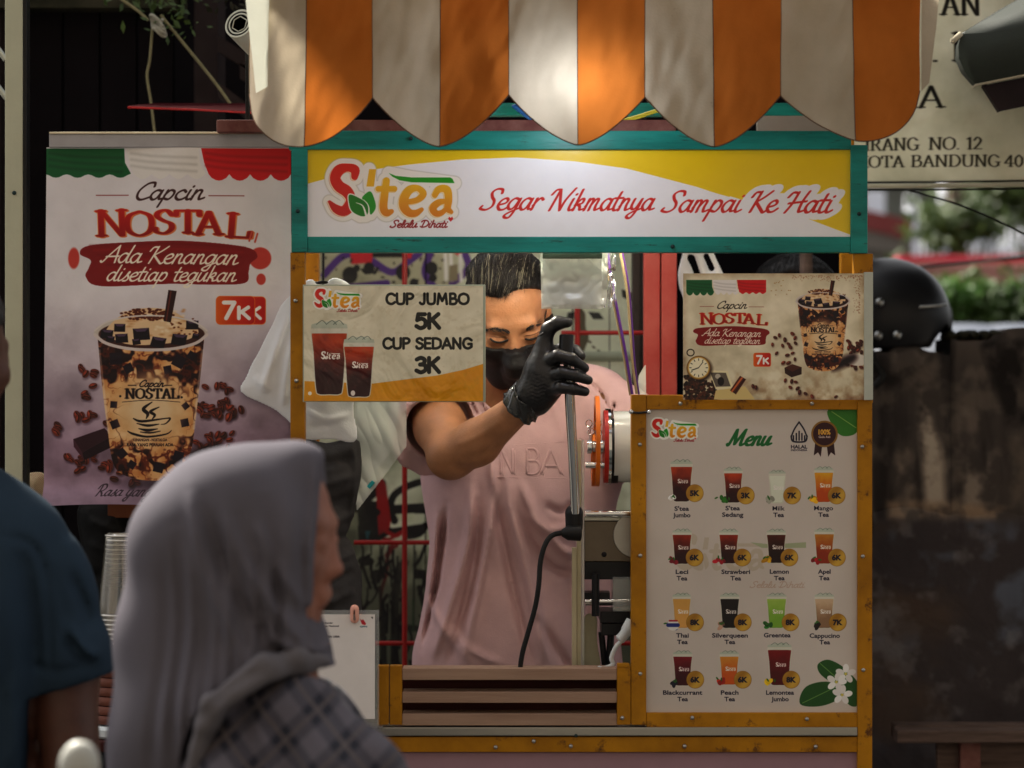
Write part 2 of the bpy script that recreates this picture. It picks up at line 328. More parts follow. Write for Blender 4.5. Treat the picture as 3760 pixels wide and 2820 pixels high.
def coffee_cup(cv, ox, oy, s, seed=3, extra=True):
    """tall tumbler of marbled iced coffee on a 1000 x 1400 grid"""
    T = lambda L: [(ox + p[0] * s, oy + p[1] * s) for p in L]
    rs = np.random.RandomState(seed)
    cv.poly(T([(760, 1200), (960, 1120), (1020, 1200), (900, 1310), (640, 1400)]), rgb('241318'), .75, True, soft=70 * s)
    body = np.concatenate([catmull(T([(122, 380), (155, 700), (195, 1000), (240, 1270), (330, 1360), (520, 1395), (700, 1350), (790, 1180), (822, 950), (852, 680), (880, 380)]), 5), np.array(T([(500, 440)]))])
    sl, X, Y = cv.box(ox, oy + 350 * s, ox + 1000 * s, oy + 1420 * s)
    d = polysd(body, X, Y); H, W = d.shape
    n1 = fbm(H, W, 110 * s * cv.k, rs, 3); n2 = fbm(H, W, 90 * s * cv.k, rs, 3); n3 = fbm(H, W, 60 * s * cv.k, rs, 3)
    t = (Y - oy) / s * np.ones_like(X); u = (X - ox) / s * np.ones_like(Y)
    cream = np.array(rgb('e0b184')); tan = np.array(rgb('b4713c')); dark = np.array(rgb('2a1210'))
    c = cream * n2[..., None] * 1.3 * .8 + tan * (1 - n2[..., None]) * .9 + .05
    ridge = np.abs(n1 - .5) * 2
    topb = np.exp(-((t - 560) / 130.) ** 2); botb = np.exp(-((t - 1260) / 120.) ** 2); side = np.clip(np.abs(u - 500) / 380, 0, 1) ** 3
    w = np.clip((topb * .75 + botb * .8 + side * .45 + .02 - ridge * 2.1) * 3, 0, 1)[..., None]
    c = c * (1 - w) + dark * w
    w2 = np.clip((topb * .5 + botb * .7 + side * .35 - np.abs(n3 - .5) * 5) * 2.5, 0, 1)[..., None]
    c = c * (1 - w2 * .85) + np.array(rgb('5a2410')) * w2 * .85
    cv.over(sl, .5 - d * cv.k, c)
    for qx, qy, r in ((250, 520, 60), (340, 590, 45), (700, 540, 60), (620, 600, 40), (240, 850, 34), (250, 990, 42), (745, 980, 40), (750, 860, 32), (300, 1200, 45), (370, 1280, 38), (700, 1220, 50), (560, 1300, 50), (790, 500, 40)):
        a = rs.rand() * 1.5
        cv.poly(T([(qx + r * math.cos(a + k * 1.57), qy + r * math.sin(a + k * 1.57)) for k in range(4)]), rgb('241622'), .9)
    cv.stroke(T([(135, 460), (205, 1050)]), 7 * s, rgb('efe0d0'), .35, soft=10 * s); cv.stroke(T([(868, 460), (810, 1020)]), 9 * s, rgb('efe0d0'), .35, soft=10 * s)
    # top: rim, cream, jelly cubes, powder, straw
    cv.ellipse(*T([(500, 335)])[0], 405 * s, 122 * s, rgb('bdb2a8'), .9)
    cv.ellipse(*T([(505, 345)])[0], 378 * s, 104 * s, rgb('4a2a20'))
    cv.poly(T([(180, 330), (300, 200), (450, 158), (620, 170), (740, 230), (840, 330), (700, 400), (350, 420)]), rgb('dcb690'), 1, True)
    for i in range(60):
        qx, qy = 300 + rs.rand() * 440, 170 + rs.rand() * 190
        cv.ellipse(*T([(qx, qy)])[0], 12 * s + rs.rand() * 16 * s, 9 * s, rgb('efd2ae') if rs.rand() < .5 else rgb('b98a62'), .6, soft=8 * s)
    for i in range(110):
        a, q = rs.rand() * 6.28, math.sqrt(rs.rand())
        cv.ellipse(*T([(470 + 190 * q * math.cos(a), 205 + 42 * q * math.sin(a))])[0], 13 * s, 8 * s, rgb('5c2a12'), .7)
    for i in range(26):
        cv.ellipse(*T([(640 + rs.rand() * 200, 230 + rs.rand() * 140)])[0], 9 * s, 6 * s, rgb('6b3a1c'), .7)
    for qx, qy, r in ((185, 345, 60), (275, 300, 55), (290, 375, 62), (430, 345, 82), (550, 405, 72), (700, 385, 75), (795, 280, 62), (395, 400, 40), (210, 380, 40), (820, 360, 34)):
        a = .5 + rs.rand() * .5
        q = [(qx + r * math.cos(a + k * 1.57), qy + .72 * r * math.sin(a + k * 1.57)) for k in range(4)]
        cv.poly(T(q), rgb('1d131c')); cv.poly(T([q[2], q[3], ((q[3][0] + qx) / 2, (q[3][1] + qy) / 2 + 4), ((q[2][0] + qx) / 2, (q[2][1] + qy) / 2 + 4)]), rgb('58465a'), .7)
    cv.stroke(T([(100, 350), (180, 410), (330, 448), (500, 458), (670, 448), (820, 410), (900, 350)]), 11 * s, rgb('c9bcb6'), .9)
    cv.stroke(T([(100, 320), (180, 260), (330, 222), (500, 212), (670, 224), (820, 262), (900, 320)]), 6 * s, rgb('cfc4bc'), .8)
    cv.poly(T([(622, 28), (682, 36), (640, 262), (588, 250)]), rgb('3a1a16')); cv.stroke(T([(640, 40), (608, 245)]), 6 * s, rgb('6a3428'), .8)
    # print on the cup
    K = rgb('1a1216')
    cv.ellipse(*T([(500, 880)])[0], 230 * s, 270 * s, rgb('e2bd94'), .55, soft=90 * s)
    write(cv, SCRIPT, 'Capcin', ox + 415 * s, oy + 722 * s, 46 * s, K, 4 * s, width=175 * s, slant=.3)
    cv.stroke(T([(340, 712), (395, 712)]), 3 * s, K, smooth=False); cv.stroke(T([(600, 712), (650, 712)]), 3 * s, K, smooth=False)
    write(cv, SERIF, 'NOSTAL', ox + 318 * s, oy + 806 * s, 70 * s, K, 1, width=385 * s, nib=(9 * s, 4 * s, 0), serif=7)
    cv.ellipse(*T([(285, 790)])[0], 8 * s, 8 * s, K); cv.ellipse(*T([(722, 798)])[0], 8 * s, 8 * s, K)
    cv.stroke(T([(300, 832, 2), (500, 818, 7), (710, 832, 2)]), 0, K)
    for q in ([(510, 832, 3), (450, 880, 12), (480, 915, 12), (470, 950, 3)], [(560, 868, 3), (500, 900, 10), (530, 925, 9), (512, 955, 3)]): cv.stroke([(ox + a * s, oy + b * s, c * s) for a, b, c in q], 0, K)
    for q in ([(380, 950, 4), (440, 970, 9), (600, 950, 4), (640, 950, 6), (610, 985, 4), (575, 992, 2)], [(405, 985, 3), (480, 1000, 9), (560, 990, 3)], [(418, 1022, 3), (480, 1034, 10), (550, 1024, 3)],
              [(340, 1040, 3), (380, 1060, 8), (480, 1080, 7), (610, 1062, 5), (650, 1035, 2)], [(430, 1046, 3), (500, 1052, 6), (570, 1040, 3)]): cv.stroke([(ox + a * s, oy + b * s, c * s) for a, b, c in q], 0, K)
    label(cv, 'KENANGAN - NOSTALGIA', ox + 500 * s, oy + 1112 * s, 20 * s, K, .02, width=240 * s)
    label(cv, 'RASA YANG PERNAH ADA', ox + 500 * s, oy + 1148 * s, 22 * s, K, .03, width=330 * s)
def valance(cv, x, y, w, h, wob=0):
    """printed tricolour valance"""
    n = 4
    for i, c in enumerate((rgb('14633a'), rgb('e2dcd4'), rgb('c41f26'))):
        xa = x + w * (.0, .33, .635)[i]; xb = x + w * (.33, .635, 1.0)[i]
        e = w * .03 * (1 if i < 2 else 0)
        P = [(xa, y), (xb - e * .3, y), (xb - e * .2, y + h * .45), (xb + e * .6, y + h * .8)]
        m = int(4)
        x2 = xb + e * .6; x1 = xa + (w * .03 if i else 0)
        for k in range(m):
            q0 = x2 + (x1 - x2) * k / m; q1 = x2 + (x1 - x2) * (k + 1) / m
            for t in (.15, .35, .5, .65, .85): P.append((q0 + (q1 - q0) * t, y + h * (.82 + wob * (i - 1) * .05) + h * .16 * math.sin(math.pi * t)))
            P.append((q1, y + h * .82))
        P.append((xa + (w * .012 if i else 0), y + h * .45))
        cv.poly(P, c)
        for k in range(3): cv.stroke([(xa + w * .02, y + h * (.15 + .2 * k)), (xa + w * .12, y + h * (.25 + .2 * k)), (xb - w * .02, y + h * (.3 + .22 * k))], h * .035, np.array(c) * .72, .6, soft=h * .1)
def pill(cv, x0, y0, x1, y1, c):
    m = (y0 + y1) / 2; H = y1 - y0; W = x1 - x0
    P = [(x0 + W * .06, y0 + H * .42), (x0, y0 + H * .28), (x0 + W * .05, y0 + H * .1), (x0 + W * .3, y0 + H * .02), (x0 + W * .6, y0), (x0 + W * .93, y0 + H * .13), (x1, y0 + H * .33), (x0 + W * .96, y0 + H * .5), (x1 - W * .05, y0 + H * .68), (x0 + W * .93, y0 + H * .93), (x0 + W * .75, y0 + H * .97), (x0 + W * .5, y0 + H * .95), (x0 + W * .12, y1), (x0 + W * .035, y0 + H * .8), (x0 + W * .05, y0 + H * .6)]
    cv.poly(P, c, 1, True)
def capcin_text(cv, X, Y, s, INKC, edge=rgb('e8a060')):
    """lettering block shared by both drink posters; grid in the big poster's own pixels"""
    f = lambda x, y: (X + x * s, Y + y * s)
    write(cv, SCRIPT, 'Capcin', *f(492, 733), 62 * s, INKC, 4.9 * s, width=252 * s, slant=.36, nib=(1.15, .62, -.6))
    cv.stroke([f(352, 716), f(470, 716)], 1.8 * s, rgb('8a3a34'), smooth=False); cv.stroke([f(768, 719), f(896, 719)], 1.8 * s, rgb('8a3a34'), smooth=False)
    for dx, dy, c, rr in ((3.5, 3, rgb('c86a40'), 1.1), (0, 0, edge, 1.16), (0, 0, rgb('b3241c'), .95)):
        for i, (ch, xx, yb, hh) in enumerate(zip('NOSTAL', (349, 456, 560, 640, 715, 825), (868, 864, 856, 856, 862, 870), (96, 88, 84, 84, 86, 90))):
            write(cv, SERIF, ch, *f(xx + dx, yb + dy), hh * s, c, 1, width=SERIF[ch][0] * 1.10 * s * (1.18 if ch in 'NL' else 1.1), nib=(12.0 * s * rr, 4.2 * s * rr, 0), serif=5, grad=(None if rr > 1 else rgb('8e1414')), slant=(.03 if i > 3 else 0), rot=(.05 if ch == 'L' else -.04 if ch == 'N' else 0))
    c = rgb('821a1c')
    pill(cv, f(294, 0)[0], f(0, 885)[1], f(945, 0)[0], f(0, 1050)[1], c)
    for k in range(7):
        cv.stroke([f(330 + k * 20, 905 + k * 20), f(600, 900 + k * 20), f(900 - k * 8, 912 + k * 19)], 3 * s, rgb('9c2424') if k % 2 else rgb('6c1014'), .35, soft=8 * s)
    W = rgb('f4e6cc')
    write(cv, SCRIPT, 'Ada Kenangan', *f(372, 965), 62 * s, W, 3.9 * s, width=492 * s, slant=.34, rot=.02, nib=(1.15, .62, -.6))
    write(cv, SCRIPT, 'disetiap tegukan', *f(388, 1030), 56 * s, W, 3.7 * s, width=470 * s, slant=.34, rot=.008, nib=(1.15, .62, -.6))
def pricetag(cv, x, y, w, h, al=1, dx=0):
    P = []
    r = h * .14
    for cx, cy, a in ((x + w - r, y + r, -90), (x + w - r, y + h - r, 0), (x + r, y + h - r, 90), (x + r, y + r, 180)):
        for k in range(5): P.append((cx + r * math.cos(math.radians(a + k * 22.5)), cy + r * math.sin(math.radians(a + k * 22.5))))
    cv.poly(P, rgb('e07020'), al, grow=h * .025)
    b = cv.box(x, y, x + w, y + h); sl, X, Y = b
    d = polysd(np.array(P), X, Y); t = (np.clip((X - x) / w, 0, 1) * np.ones_like(Y))[..., None]
    cv.over(sl, .5 - d * cv.k, np.array(rgb('d8681c')) * (1 - t) + np.array(rgb('b01c16')) * t, al)
    W = rgb('f6f0e8')
    write(cv, ROUND, '7', x + w * .14, y + h * .8, h * .62, W, h * .075, width=w * .36, slant=.05, al=al)
    write(cv, ROUND, 'K', x + w * .54, y + h * .8, h * .42, W, h * .068, width=w * .38, al=al)
def tint(cv, seed, amt=.05, cell=80, warm=(.0, .0, .0)):
    rs = np.random.RandomState(seed)
    n = fbm(cv.h, cv.w, cell * cv.k, rs, 4)[..., None] - .5
    cv.a *= (1 + n * amt * 2)
    cv.a += np.array(warm) * np.abs(n)
def print_header():
    cv = Canvas(1128, 550, 3125, 870, .62, rgb('eceff4'))
    Y1 = rgb('e3bd10')
    cv.poly([(1128, 550), (2110, 550), (1780, 585), (1420, 615), (1260, 645), (1128, 672)], Y1)
    cv.poly([(1128, 550), (1128, 540), (3140, 540), (3140, 875), (3060, 845), (2960, 800), (2560, 690), (2300, 620), (2110, 596), (1900, 580), (1700, 585), (1500, 604), (1350, 625), (1200, 655), (1128, 675)], Y1)
    cv.poly([(1128, 675), (1200, 655), (1350, 625), (1500, 604), (1700, 585), (1900, 578), (2110, 592), (2300, 618), (2560, 686), (2720, 740), (2800, 880), (1128, 880)], rgb('eceff4'))
    cv.poly([(2680, 720), (2960, 800), (3060, 838), (3125, 862), (3125, 880), (2600, 880)], rgb('eceff4'))
    logo(cv, 1100, 550, 1 / 3.403)
    g = []
    B = 782
    for t, x, w, b in (('Segar', 1765, 215, 770), ('Nikmatnya', 2012, 380, 772), ('Sampai', 2432, 280, 778)): g.append((t, x, w, b))
    for t, x, w, b in (('Ke', 2745, 100, 778), ('Hati', 2876, 170, 780)):
        write(cv, SCRIPT, t, x, b, 76, rgb('c01c18'), 5.0, width=w, slant=.36, nib=(1.2, .55, -.5), halo=[(17, rgb('eceff4'), 1)])
        g.append((t, x, w, b))
    for t, x, w, b in g:
        write(cv, SCRIPT, t, x, b, 76, rgb('c01c18'), 5.0, width=w, slant=.36, nib=(1.2, .55, -.5))
    tint(cv, 3, .03)
    return cv
def beans_at(cv, L, r, rs, f=lambda x, y: (x, y)):
    for x, y in L:
        q = f(x + rs.randn() * 2, y + rs.randn() * 2); bean(cv, q[0], q[1], r * (.85 + .3 * rs.rand()), rs.rand() * 3.1, .8 + .5 * rs.rand())
def cluster(rs, cx, cy, sx, sy, n): return [(cx + rs.uniform(-1, 1) * sx, cy + rs.uniform(-1, 1) * sy) for _ in range(n)]
def print_banner():
    x0, y0, x1, y1 = 165, 540, 1068, 1856
    cv = Canvas(x0, y0, x1, y1, .62, rgb('ddd6d8'))
    rs = np.random.RandomState(5)
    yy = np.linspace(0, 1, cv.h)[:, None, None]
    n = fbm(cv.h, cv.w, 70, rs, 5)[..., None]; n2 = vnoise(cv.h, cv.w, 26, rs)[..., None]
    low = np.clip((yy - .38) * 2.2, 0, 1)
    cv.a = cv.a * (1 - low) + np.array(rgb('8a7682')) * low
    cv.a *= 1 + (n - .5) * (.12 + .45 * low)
    s = Canvas(x0, y0, x1, y1, .62, 0); 
    valance(cv, 165, 545, 905, 115, 1)
    capcin_text(cv, 0, 0, 1.0, rgb('4a2a26'))
    for x, a in ((272, .32), (925, .34)):
        cv.ellipse(x - (0 if x < 500 else -30), 948, 22 if x < 500 else 42, 42, rgb('b84a40'), a)
    cv.ellipse(262, 948, 14, 38, rgb('ded6d0'), .0); cv.ellipse(958, 1025, 18, 22, rgb('b84a40'), .45)
    cv.stroke([(925, 850), (915, 884)], 4, rgb('c05a48'), .6, smooth=False); cv.stroke([(945, 858), (936, 888)], 4, rgb('c05a48'), .6, smooth=False)
    pill(cv, 294, 885, 945, 1050, rgb('821a1c'))
    W = rgb('f4e6cc')
    for k in range(8): cv.stroke([(330 + k * 15, 900 + k * 18), (600, 894 + k * 19), (900 - k * 8, 908 + k * 18)], 3, rgb('9c2424') if k % 2 else rgb('6c1014'), .4, soft=8)
    write(cv, SCRIPT, 'Ada Kenangan', 372, 962, 62, W, 4.0, width=496, slant=.34, rot=.02, nib=(1.15, .62, -.6))
    write(cv, SCRIPT, 'disetiap tegukan', 388, 1030, 56, W, 3.8, width=474, slant=.34, rot=.008, nib=(1.15, .62, -.6))
    pricetag(cv, 842, 1090, 132, 100, .55); pricetag(cv, 796, 1089, 138, 101)
    B = cluster(rs, 330, 1400, 25, 60, 9) + cluster(rs, 350, 1540, 60, 20, 8) + cluster(rs, 240, 1570, 40, 20, 5) + cluster(rs, 370, 1700, 80, 35, 16) + cluster(rs, 300, 1680, 60, 20, 6) + cluster(rs, 470, 1770, 60, 16, 5)
    B += cluster(rs, 790, 1500, 70, 34, 28) + cluster(rs, 800, 1430, 50, 20, 6) + cluster(rs, 780, 1620, 80, 26, 14) + [(888, 1506), (815, 1416), (850, 1595)]
    beans_at(cv, sorted(B, key=lambda q: q[1]), 15, rs)
    cv.poly([(278, 1612), (390, 1572), (420, 1600), (310, 1662)], rgb('40202a')); cv.poly([(310, 1662), (420, 1600), (420, 1640), (318, 1690)], rgb('2c141c')); cv.poly([(278, 1612), (310, 1662), (318, 1690), (280, 1640)], rgb('54303a'))
    cv.ellipse(620, 1775, 180, 26, rgb('2a1a24'), .45, soft=24)
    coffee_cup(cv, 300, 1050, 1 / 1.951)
    write(cv, SCRIPT, 'Rasa yang pernah ada', 362, 1826, 48, rgb('382830'), 3.0, width=420, slant=.35, nib=(1.1, .5, -.6))
    return cv
def print_smallposter():
    # poster 2506..3172 x 1000..1470
    cv = Canvas(2506, 1000, 3174, 1472, .9, rgb('d4c8aa'))
    rs = np.random.RandomState(9)
    cv.a *= 1 + (fbm(cv.h, cv.w, 60, rs, 5)[..., None] - .5) * .4
    yy = np.linspace(0, 1, cv.h)[:, None, None]; xx = np.linspace(0, 1, cv.w)[None, :, None]
    n = fbm(cv.h, cv.w, 26, rs, 4)[..., None]
    b = np.clip((yy - .62) * 2.2, 0, 1) * np.clip(n * 2 - .7, 0, 1)
    cv.a = cv.a * (1 - b * .7) + np.array(rgb('6a4630')) * b * .7
    e = np.clip(1 - np.minimum(np.minimum(xx, 1 - xx) * 1.4, np.minimum(yy, 1 - yy)) / .05, 0, 1) * n
    cv.a = cv.a * (1 - e * .5) + np.array(rgb('5a3420')) * e * .5
    z = 2212 / 820.
    f = lambda x, y: (2480 + x / z, 900 + y / z)
    q = f(108, 345); valance(cv, q[0], q[1], 790 / z, 150 / z, -1)
    # lettering: map big-poster grid -> small; NOSTAL width 349..930 -> 240..920 zoom
    s = (675 / z) / 581
    capcin_text(cv, f(240, 0)[0] - 349 * s, f(0, 790)[1] - 872 * s, s, rgb('241a18'))
    pricetag(cv, *f(775, 1070), 168 / z, 132 / z)
    for i in range(14): cv.ellipse(*f(940 + rs.rand() * 220, 350 + rs.rand() * 150), 1.6 + 2 * rs.rand(), 1.6, rgb('a07a4a'), .7)
    for i in range(120): cv.ellipse(*f(1160 + rs.rand() * 690, 300 + abs(rs.randn()) * 25), 2.5, 2, rgb('8a5a48'), .3)
    for i in range(80): cv.ellipse(*f(1830 - abs(rs.randn()) * 30, 300 + rs.rand() * 380), 2.5, 2, rgb('8a5a48'), .3)
    B = [(x, y) for x, y in ((990, 920), (1030, 895), (1160, 880), (1185, 920), (1085, 940), (960, 985), (1060, 1000), (1120, 975), (1140, 1010), (1190, 970), (1000, 1070), (1110, 1090), (1160, 1070), (1180, 1130), (1070, 1165), (1120, 1170), (1090, 1345), (1150, 1350), (1190, 1360), (1140, 1410), (1210, 1420), (1230, 1460), (1290, 1470), (1350, 1500), (1590, 1505), (770, 1400), (800, 1410))]
    B += cluster(rs, 1780, 1010, 70, 60, 20) + cluster(rs, 1760, 1180, 80, 50, 10)
    beans_at(cv, B, 8.5, rs, f)
    cv.poly([f(1680, 1090), f(1860, 1090), f(1860, 1190), f(1720, 1180)], rgb('cfc6b8'), .5, True)
    P = [f(1080, 1215), f(1160, 1180), f(1250, 1210), f(1250, 1280), f(1150, 1310), f(1085, 1270)]; cv.poly(P, rgb('3a1c14')); cv.poly([P[0], P[1], P[2], f(1160, 1255)], rgb('5a3020'))
    # dark pile bottom left, watch, photo, cinnamon
    for i in range(260):
        x, y = 90 + rs.rand() * 330, 1290 + rs.rand() * 250
        if y > 1290 + (x - 90) * .25: cv.ellipse(*f(x, y), 3 + rs.rand() * 7, 3 + rs.rand() * 4, np.array(rgb('4a2a1a')) * (.3 + rs.rand() * 1.1), 1, rs.rand() * 3)
    cv.poly([f(330, 1240), f(520, 1245), f(580, 1430), f(400, 1430)], rgb('e4d4a8')); cv.poly([f(345, 1262), f(500, 1265), f(548, 1400), f(400, 1405)], rgb('6a6258'))
    cv.ellipse(*f(420, 1300), 10, 9, rgb('b0a898')); cv.ellipse(*f(450, 1350), 12, 16, rgb('241c1c'))
    cv.poly([f(400, 1440), f(690, 1400), f(790, 1530), f(380, 1530)], rgb('cdb47e')); cv.poly([f(540, 1440), f(640, 1295), f(700, 1330), f(600, 1480)], rgb('5a2416'))
    cv.stroke([f(560, 1450), f(660, 1315)], 3, rgb('b86a3c'), smooth=False); cv.stroke([f(590, 1462), f(682, 1330)], 2, rgb('2a0e08'), smooth=False)
    cx, cy = f(230, 1215)
    cv.ellipse(cx + 5, cy + 6, 46, 46, rgb('1c1010'), .7, soft=12); cv.ellipse(cx, cy, 44, 44, rgb('7a5a2c')); cv.ellipse(cx, cy, 40, 40, rgb('c09a54')); cv.ellipse(cx, cy, 36, 36, rgb('efe2bc'))
    for k in range(12): a = k * math.pi / 6; cv.stroke([(cx + 27 * math.cos(a), cy + 27 * math.sin(a)), (cx + 33 * math.cos(a), cy + 33 * math.sin(a))], 1.3, INK, smooth=False)
    cv.stroke([(cx, cy), (cx - 25, cy + 9)], 1.7, INK, smooth=False); cv.stroke([(cx, cy), (cx + 16, cy - 21)], 1.2, INK, smooth=False)
    for k in range(24): a = k * math.pi / 12; cv.ellipse(f(150, 1065)[0] + 13 * math.cos(a), f(0, 1065)[1] + 12 * math.sin(a), 2.2, 2.2, rgb('2c1c14'))
    coffee_cup(cv, 2480 + 1130 / z, 900 + 330 / z, 660 / 1000 / z * 1.0, seed=4)
    return cv
def print_price():
    cv = Canvas(1116, 1050, 1776, 1474, .9, rgb('d2cbb0'))
    z = 2212 / 700.
    f = lambda x, y: (1100 + x / z, 1050 + y / z)
    cv.poly([f(60, 1105), f(180, 1110), f(850, 1135), f(1200, 1090), f(1600, 1040), f(1900, 975), f(2130, 905), f(2140, 1345), f(50, 1345)], rgb('cf8d0a'))
    logo(cv, *f(0, 0)[:1], f(0, 0)[1] + 0, .001) if False else None
    sc = (535 / z) / 1590
    logo(cv, f(168, 0)[0] - 345 * sc, f(0, 30)[1] - 165 * sc, sc)
    for t, x, yb, w, h in (('CUP JUMBO', 985, 212, 975, 130), ('5K', 1330, 490, 300, 172), ('CUP SEDANG', 950, 728, 1050, 128), ('3K', 1330, 1003, 300, 175)):
        write(cv, ROUND, t, *f(x + 14, yb), (h - 6) / z, INK, 15.5 / z if h < 150 else 24 / z, width=w / z)
    teacup(cv, f(345, 0)[0], f(0, 470)[1], 410 / z, 800 / z, rgb('a8481c'), rgb('3a0c10'), seed=2, round_=.2)
    teacup(cv, f(690, 0)[0], f(0, 640)[1], 345 / z, 655 / z, rgb('b04a1c'), rgb('3a0c10'), seed=5)
    cv.ellipse(*f(620, 1245), 8, 10, rgb('e8dcd0')); cv.ellipse(*f(120, 1248), 7, 7, rgb('f0e8d0'))
    rs = np.random.RandomState(4); cv.a *= 1 + (fbm(cv.h, cv.w, 50, rs, 5)[..., None] - .5) * .16
    n = fbm(cv.h, cv.w, 14, rs, 4); cv.over((slice(None), slice(None)), np.clip((n - .62) * 3, 0, .3), rgb('9a8a70'), .5)
    return cv
def print_menu():
    cv = Canvas(2372, 1505, 3148, 2616, .85, rgb('c0b5ab'))
    z = 2212 / 1893. * 0 + 1227 / 1050.
    f = lambda x, y: (2250 + x / z, 1400 + y / z)
    # faint mark behind the drinks
    logo(cv, f(330, 0)[0] - 150 / z, f(0, 610)[1], .245 / z, mono=rgb('b4a898'), halo=False, al=.6)
    cv.poly([f(590, 690), f(680, 700), f(830, 690), f(830, 715), f(640, 715)], rgb('9aa084'), .8)
    write(cv, SCRIPT, 'Selalu Dihati', *f(590, 885), 26 / z, rgb('b09a8c'), 1.6, width=230 / z, slant=.25)
    sc = (195 / z) / 1590
    logo(cv, f(165, 0)[0] - 345 * sc, f(0, 160)[1] - 165 * sc, sc)
    write(cv, SCRIPT, 'Menu', *f(492, 274), 66 / z, rgb('146a38'), 6.2 / z, width=182 / z, slant=.3, nib=(1.25, .7, -.4))
    K = NAVY
    # halal style mark
    for dx in (-24, -12, 0, 12, 24): cv.stroke([f(800 + dx, 252), f(800 + dx, 215 + abs(dx) * .8)], 3.2 / z, K, smooth=False)
    cv.stroke([f(766, 235), f(775, 258), f(825, 258), f(834, 235)], 3.5 / z, K); cv.stroke([f(766, 238), f(780, 205), f(800, 175)], 3.2 / z, K); cv.stroke([f(834, 238), f(820, 205), f(800, 175)], 3.2 / z, K)
    label(cv, 'HALAL', f(800, 0)[0], f(0, 288)[1], 15 / z, K, .03, width=70 / z); label(cv, 'INDONESIA', f(800, 0)[0], f(0, 299)[1], 8 / z, K, .02, width=70 / z)
    # leaves top right
    cv.poly([f(925, 122), f(1050, 120), f(1050, 215), f(990, 235), f(950, 200)], rgb('3f7a2c'), 1, True); cv.stroke([f(940, 130), f(1045, 200)], 1.5, rgb('86a860'))
    # ribbon
    for sx in (-1, 1): cv.poly([f(909 + sx * 8, 262), f(909 + sx * 40, 262), f(909 + sx * 46, 318), f(909 + sx * 28, 305), f(909 + sx * 16, 324)], rgb('3c1820'))
    cv.ellipse(*f(909, 226), 57 / z, 57 / z, rgb('8a6a2c')); cv.ellipse(*f(909, 226), 49 / z, 49 / z, rgb('42161c')); 
    label(cv, '100%', f(909, 0)[0], f(0, 228)[1], 22 / z, rgb('e0a850'), .04, width=52 / z); label(cv, 'Gula Asli', f(909, 0)[0], f(0, 243)[1], 10 / z, rgb('e8dccc'), .02, width=50 / z)
    D = [  # x centre of cup, top y, w, h, colours, price, badge xy, lines, label centre, base y, garnish
     (295, 350, 92, 168, 'a8481c', '3a0c10', '5K', (352, 480), ("S'tea", 'Jumbo'), 296, 555, 'f0ece0'),
     (517, 380, 78, 142, 'b04a1c', '3a0c10', '3K', (571, 490), ("S'tea", 'Sedang'), 515, 553, '3a7a2c'),
     (706, 392, 70, 132, 'd8dcc4', 'cfd4bc', '7K', (770, 490), ('Milk', 'Tea'), 712, 554, '88887c'),
     (906, 378, 80, 142, 'd89a28', 'b4540e', '6K', (961, 490), ('Mango', 'Tea'), 905, 553, 'e8a020'),
     (297, 645, 80, 140, '8a3010', '3a0c10', '6K', (351, 756), ('Leci', 'Tea'), 297, 826, '8c1c30'),
     (498, 645, 80, 138, '8a3010', '3a0c10', '6K', (556, 756), ('Strawberi', 'Tea'), 528, 826, 'a01c30'),
     (702, 645, 80, 136, '5a2410', '2c0c08', '6K', (758, 756), ('Lemon', 'Tea'), 715, 825, 'e0a81c'),
     (908, 642, 82, 142, 'b07a30', '8a3a14', '6K', (962, 756), ('Apel', 'Tea'), 908, 825, 'a02028'),
     (296, 920, 76, 140, 'c89858', 'd09a5c', '8K', (353, 1034), ('Thai', 'Tea'), 299, 1099, '2a3a7a'),
     (502, 920, 80, 140, '241a16', '1a1210', '8K', (558, 1034), ('Silverqueen', 'Tea'), 503, 1099, 'a08070'),
     (703, 920, 82, 140, '9ab45c', '7aa040', '8K', (763, 1034), ('Greentea',), 706, 1098, '2c6a28'),
     (908, 920, 80, 140, 'c0a488', '8a7058', '7K', (966, 1034), ('Cappucino', 'Tea'), 910, 1100, '2c201c'),
     (300, 1167, 80, 140, '7a1020', '4a0814', '6K', (354, 1280), ('Blackcurrant', 'Tea'), 300, 1344, '242438'),
     (500, 1167, 80, 136, 'c88a3c', 'c06020', '6K', (558, 1280), ('Peach', 'Tea'), 502, 1344, 'c83a20'),
     (716, 1136, 100, 170, '7a1014', '5a0a10', '8K', (766, 1280), ('Lemontea', 'Jumbo'), 718, 1344, 'e0b020')]
    rs = np.random.RandomState(12)
    for (x, y, w, h, c0, c1, pr, bd, ln, lx, ly, gc) in D:
        X, Yt = f(x, y)
        teacup(cv, X, Yt, w / z, h / z, rgb(c0), rgb(c1), seed=int(x + y), drawlogo=False)
        logo(cv, X - 27 / z, Yt + h / z * .38, 52 / z / 2000 * 1.1, mono=rgb('eae0d4'), halo=False, tag=False)
        g = f(x - w * .46, y + h * .9)
        for k in range(5): cv.ellipse(g[0] + rs.randn() * 7, g[1] + rs.randn() * 4, 8 + rs.rand() * 5, 7, np.array(rgb(gc)) * (.7 + .5 * rs.rand()), 1, rs.rand() * 3)
        for k in range(2): cv.ellipse(g[0] + rs.randn() * 10, g[1] - 8 + rs.randn() * 3, 7, 3, rgb('3a6a2c'), .9, rs.rand() * 3)
        if ln[0] == 'Thai': cv.ellipse(g[0] - 2, g[1], 22, 20, rgb('d8d4cc')); cv.stroke([(g[0] - 20, g[1]), (g[0] + 16, g[1])], 7, rgb('2a3a7a'), smooth=False); cv.stroke([(g[0] - 15, g[1] - 16), (g[0] + 12, g[1] - 16)], 3, rgb('a02030'), smooth=False)
        bx, by = f(*bd); r = 38 / z
        cv.ellipse(bx, by, r, r, rgb('8c6a24')); 
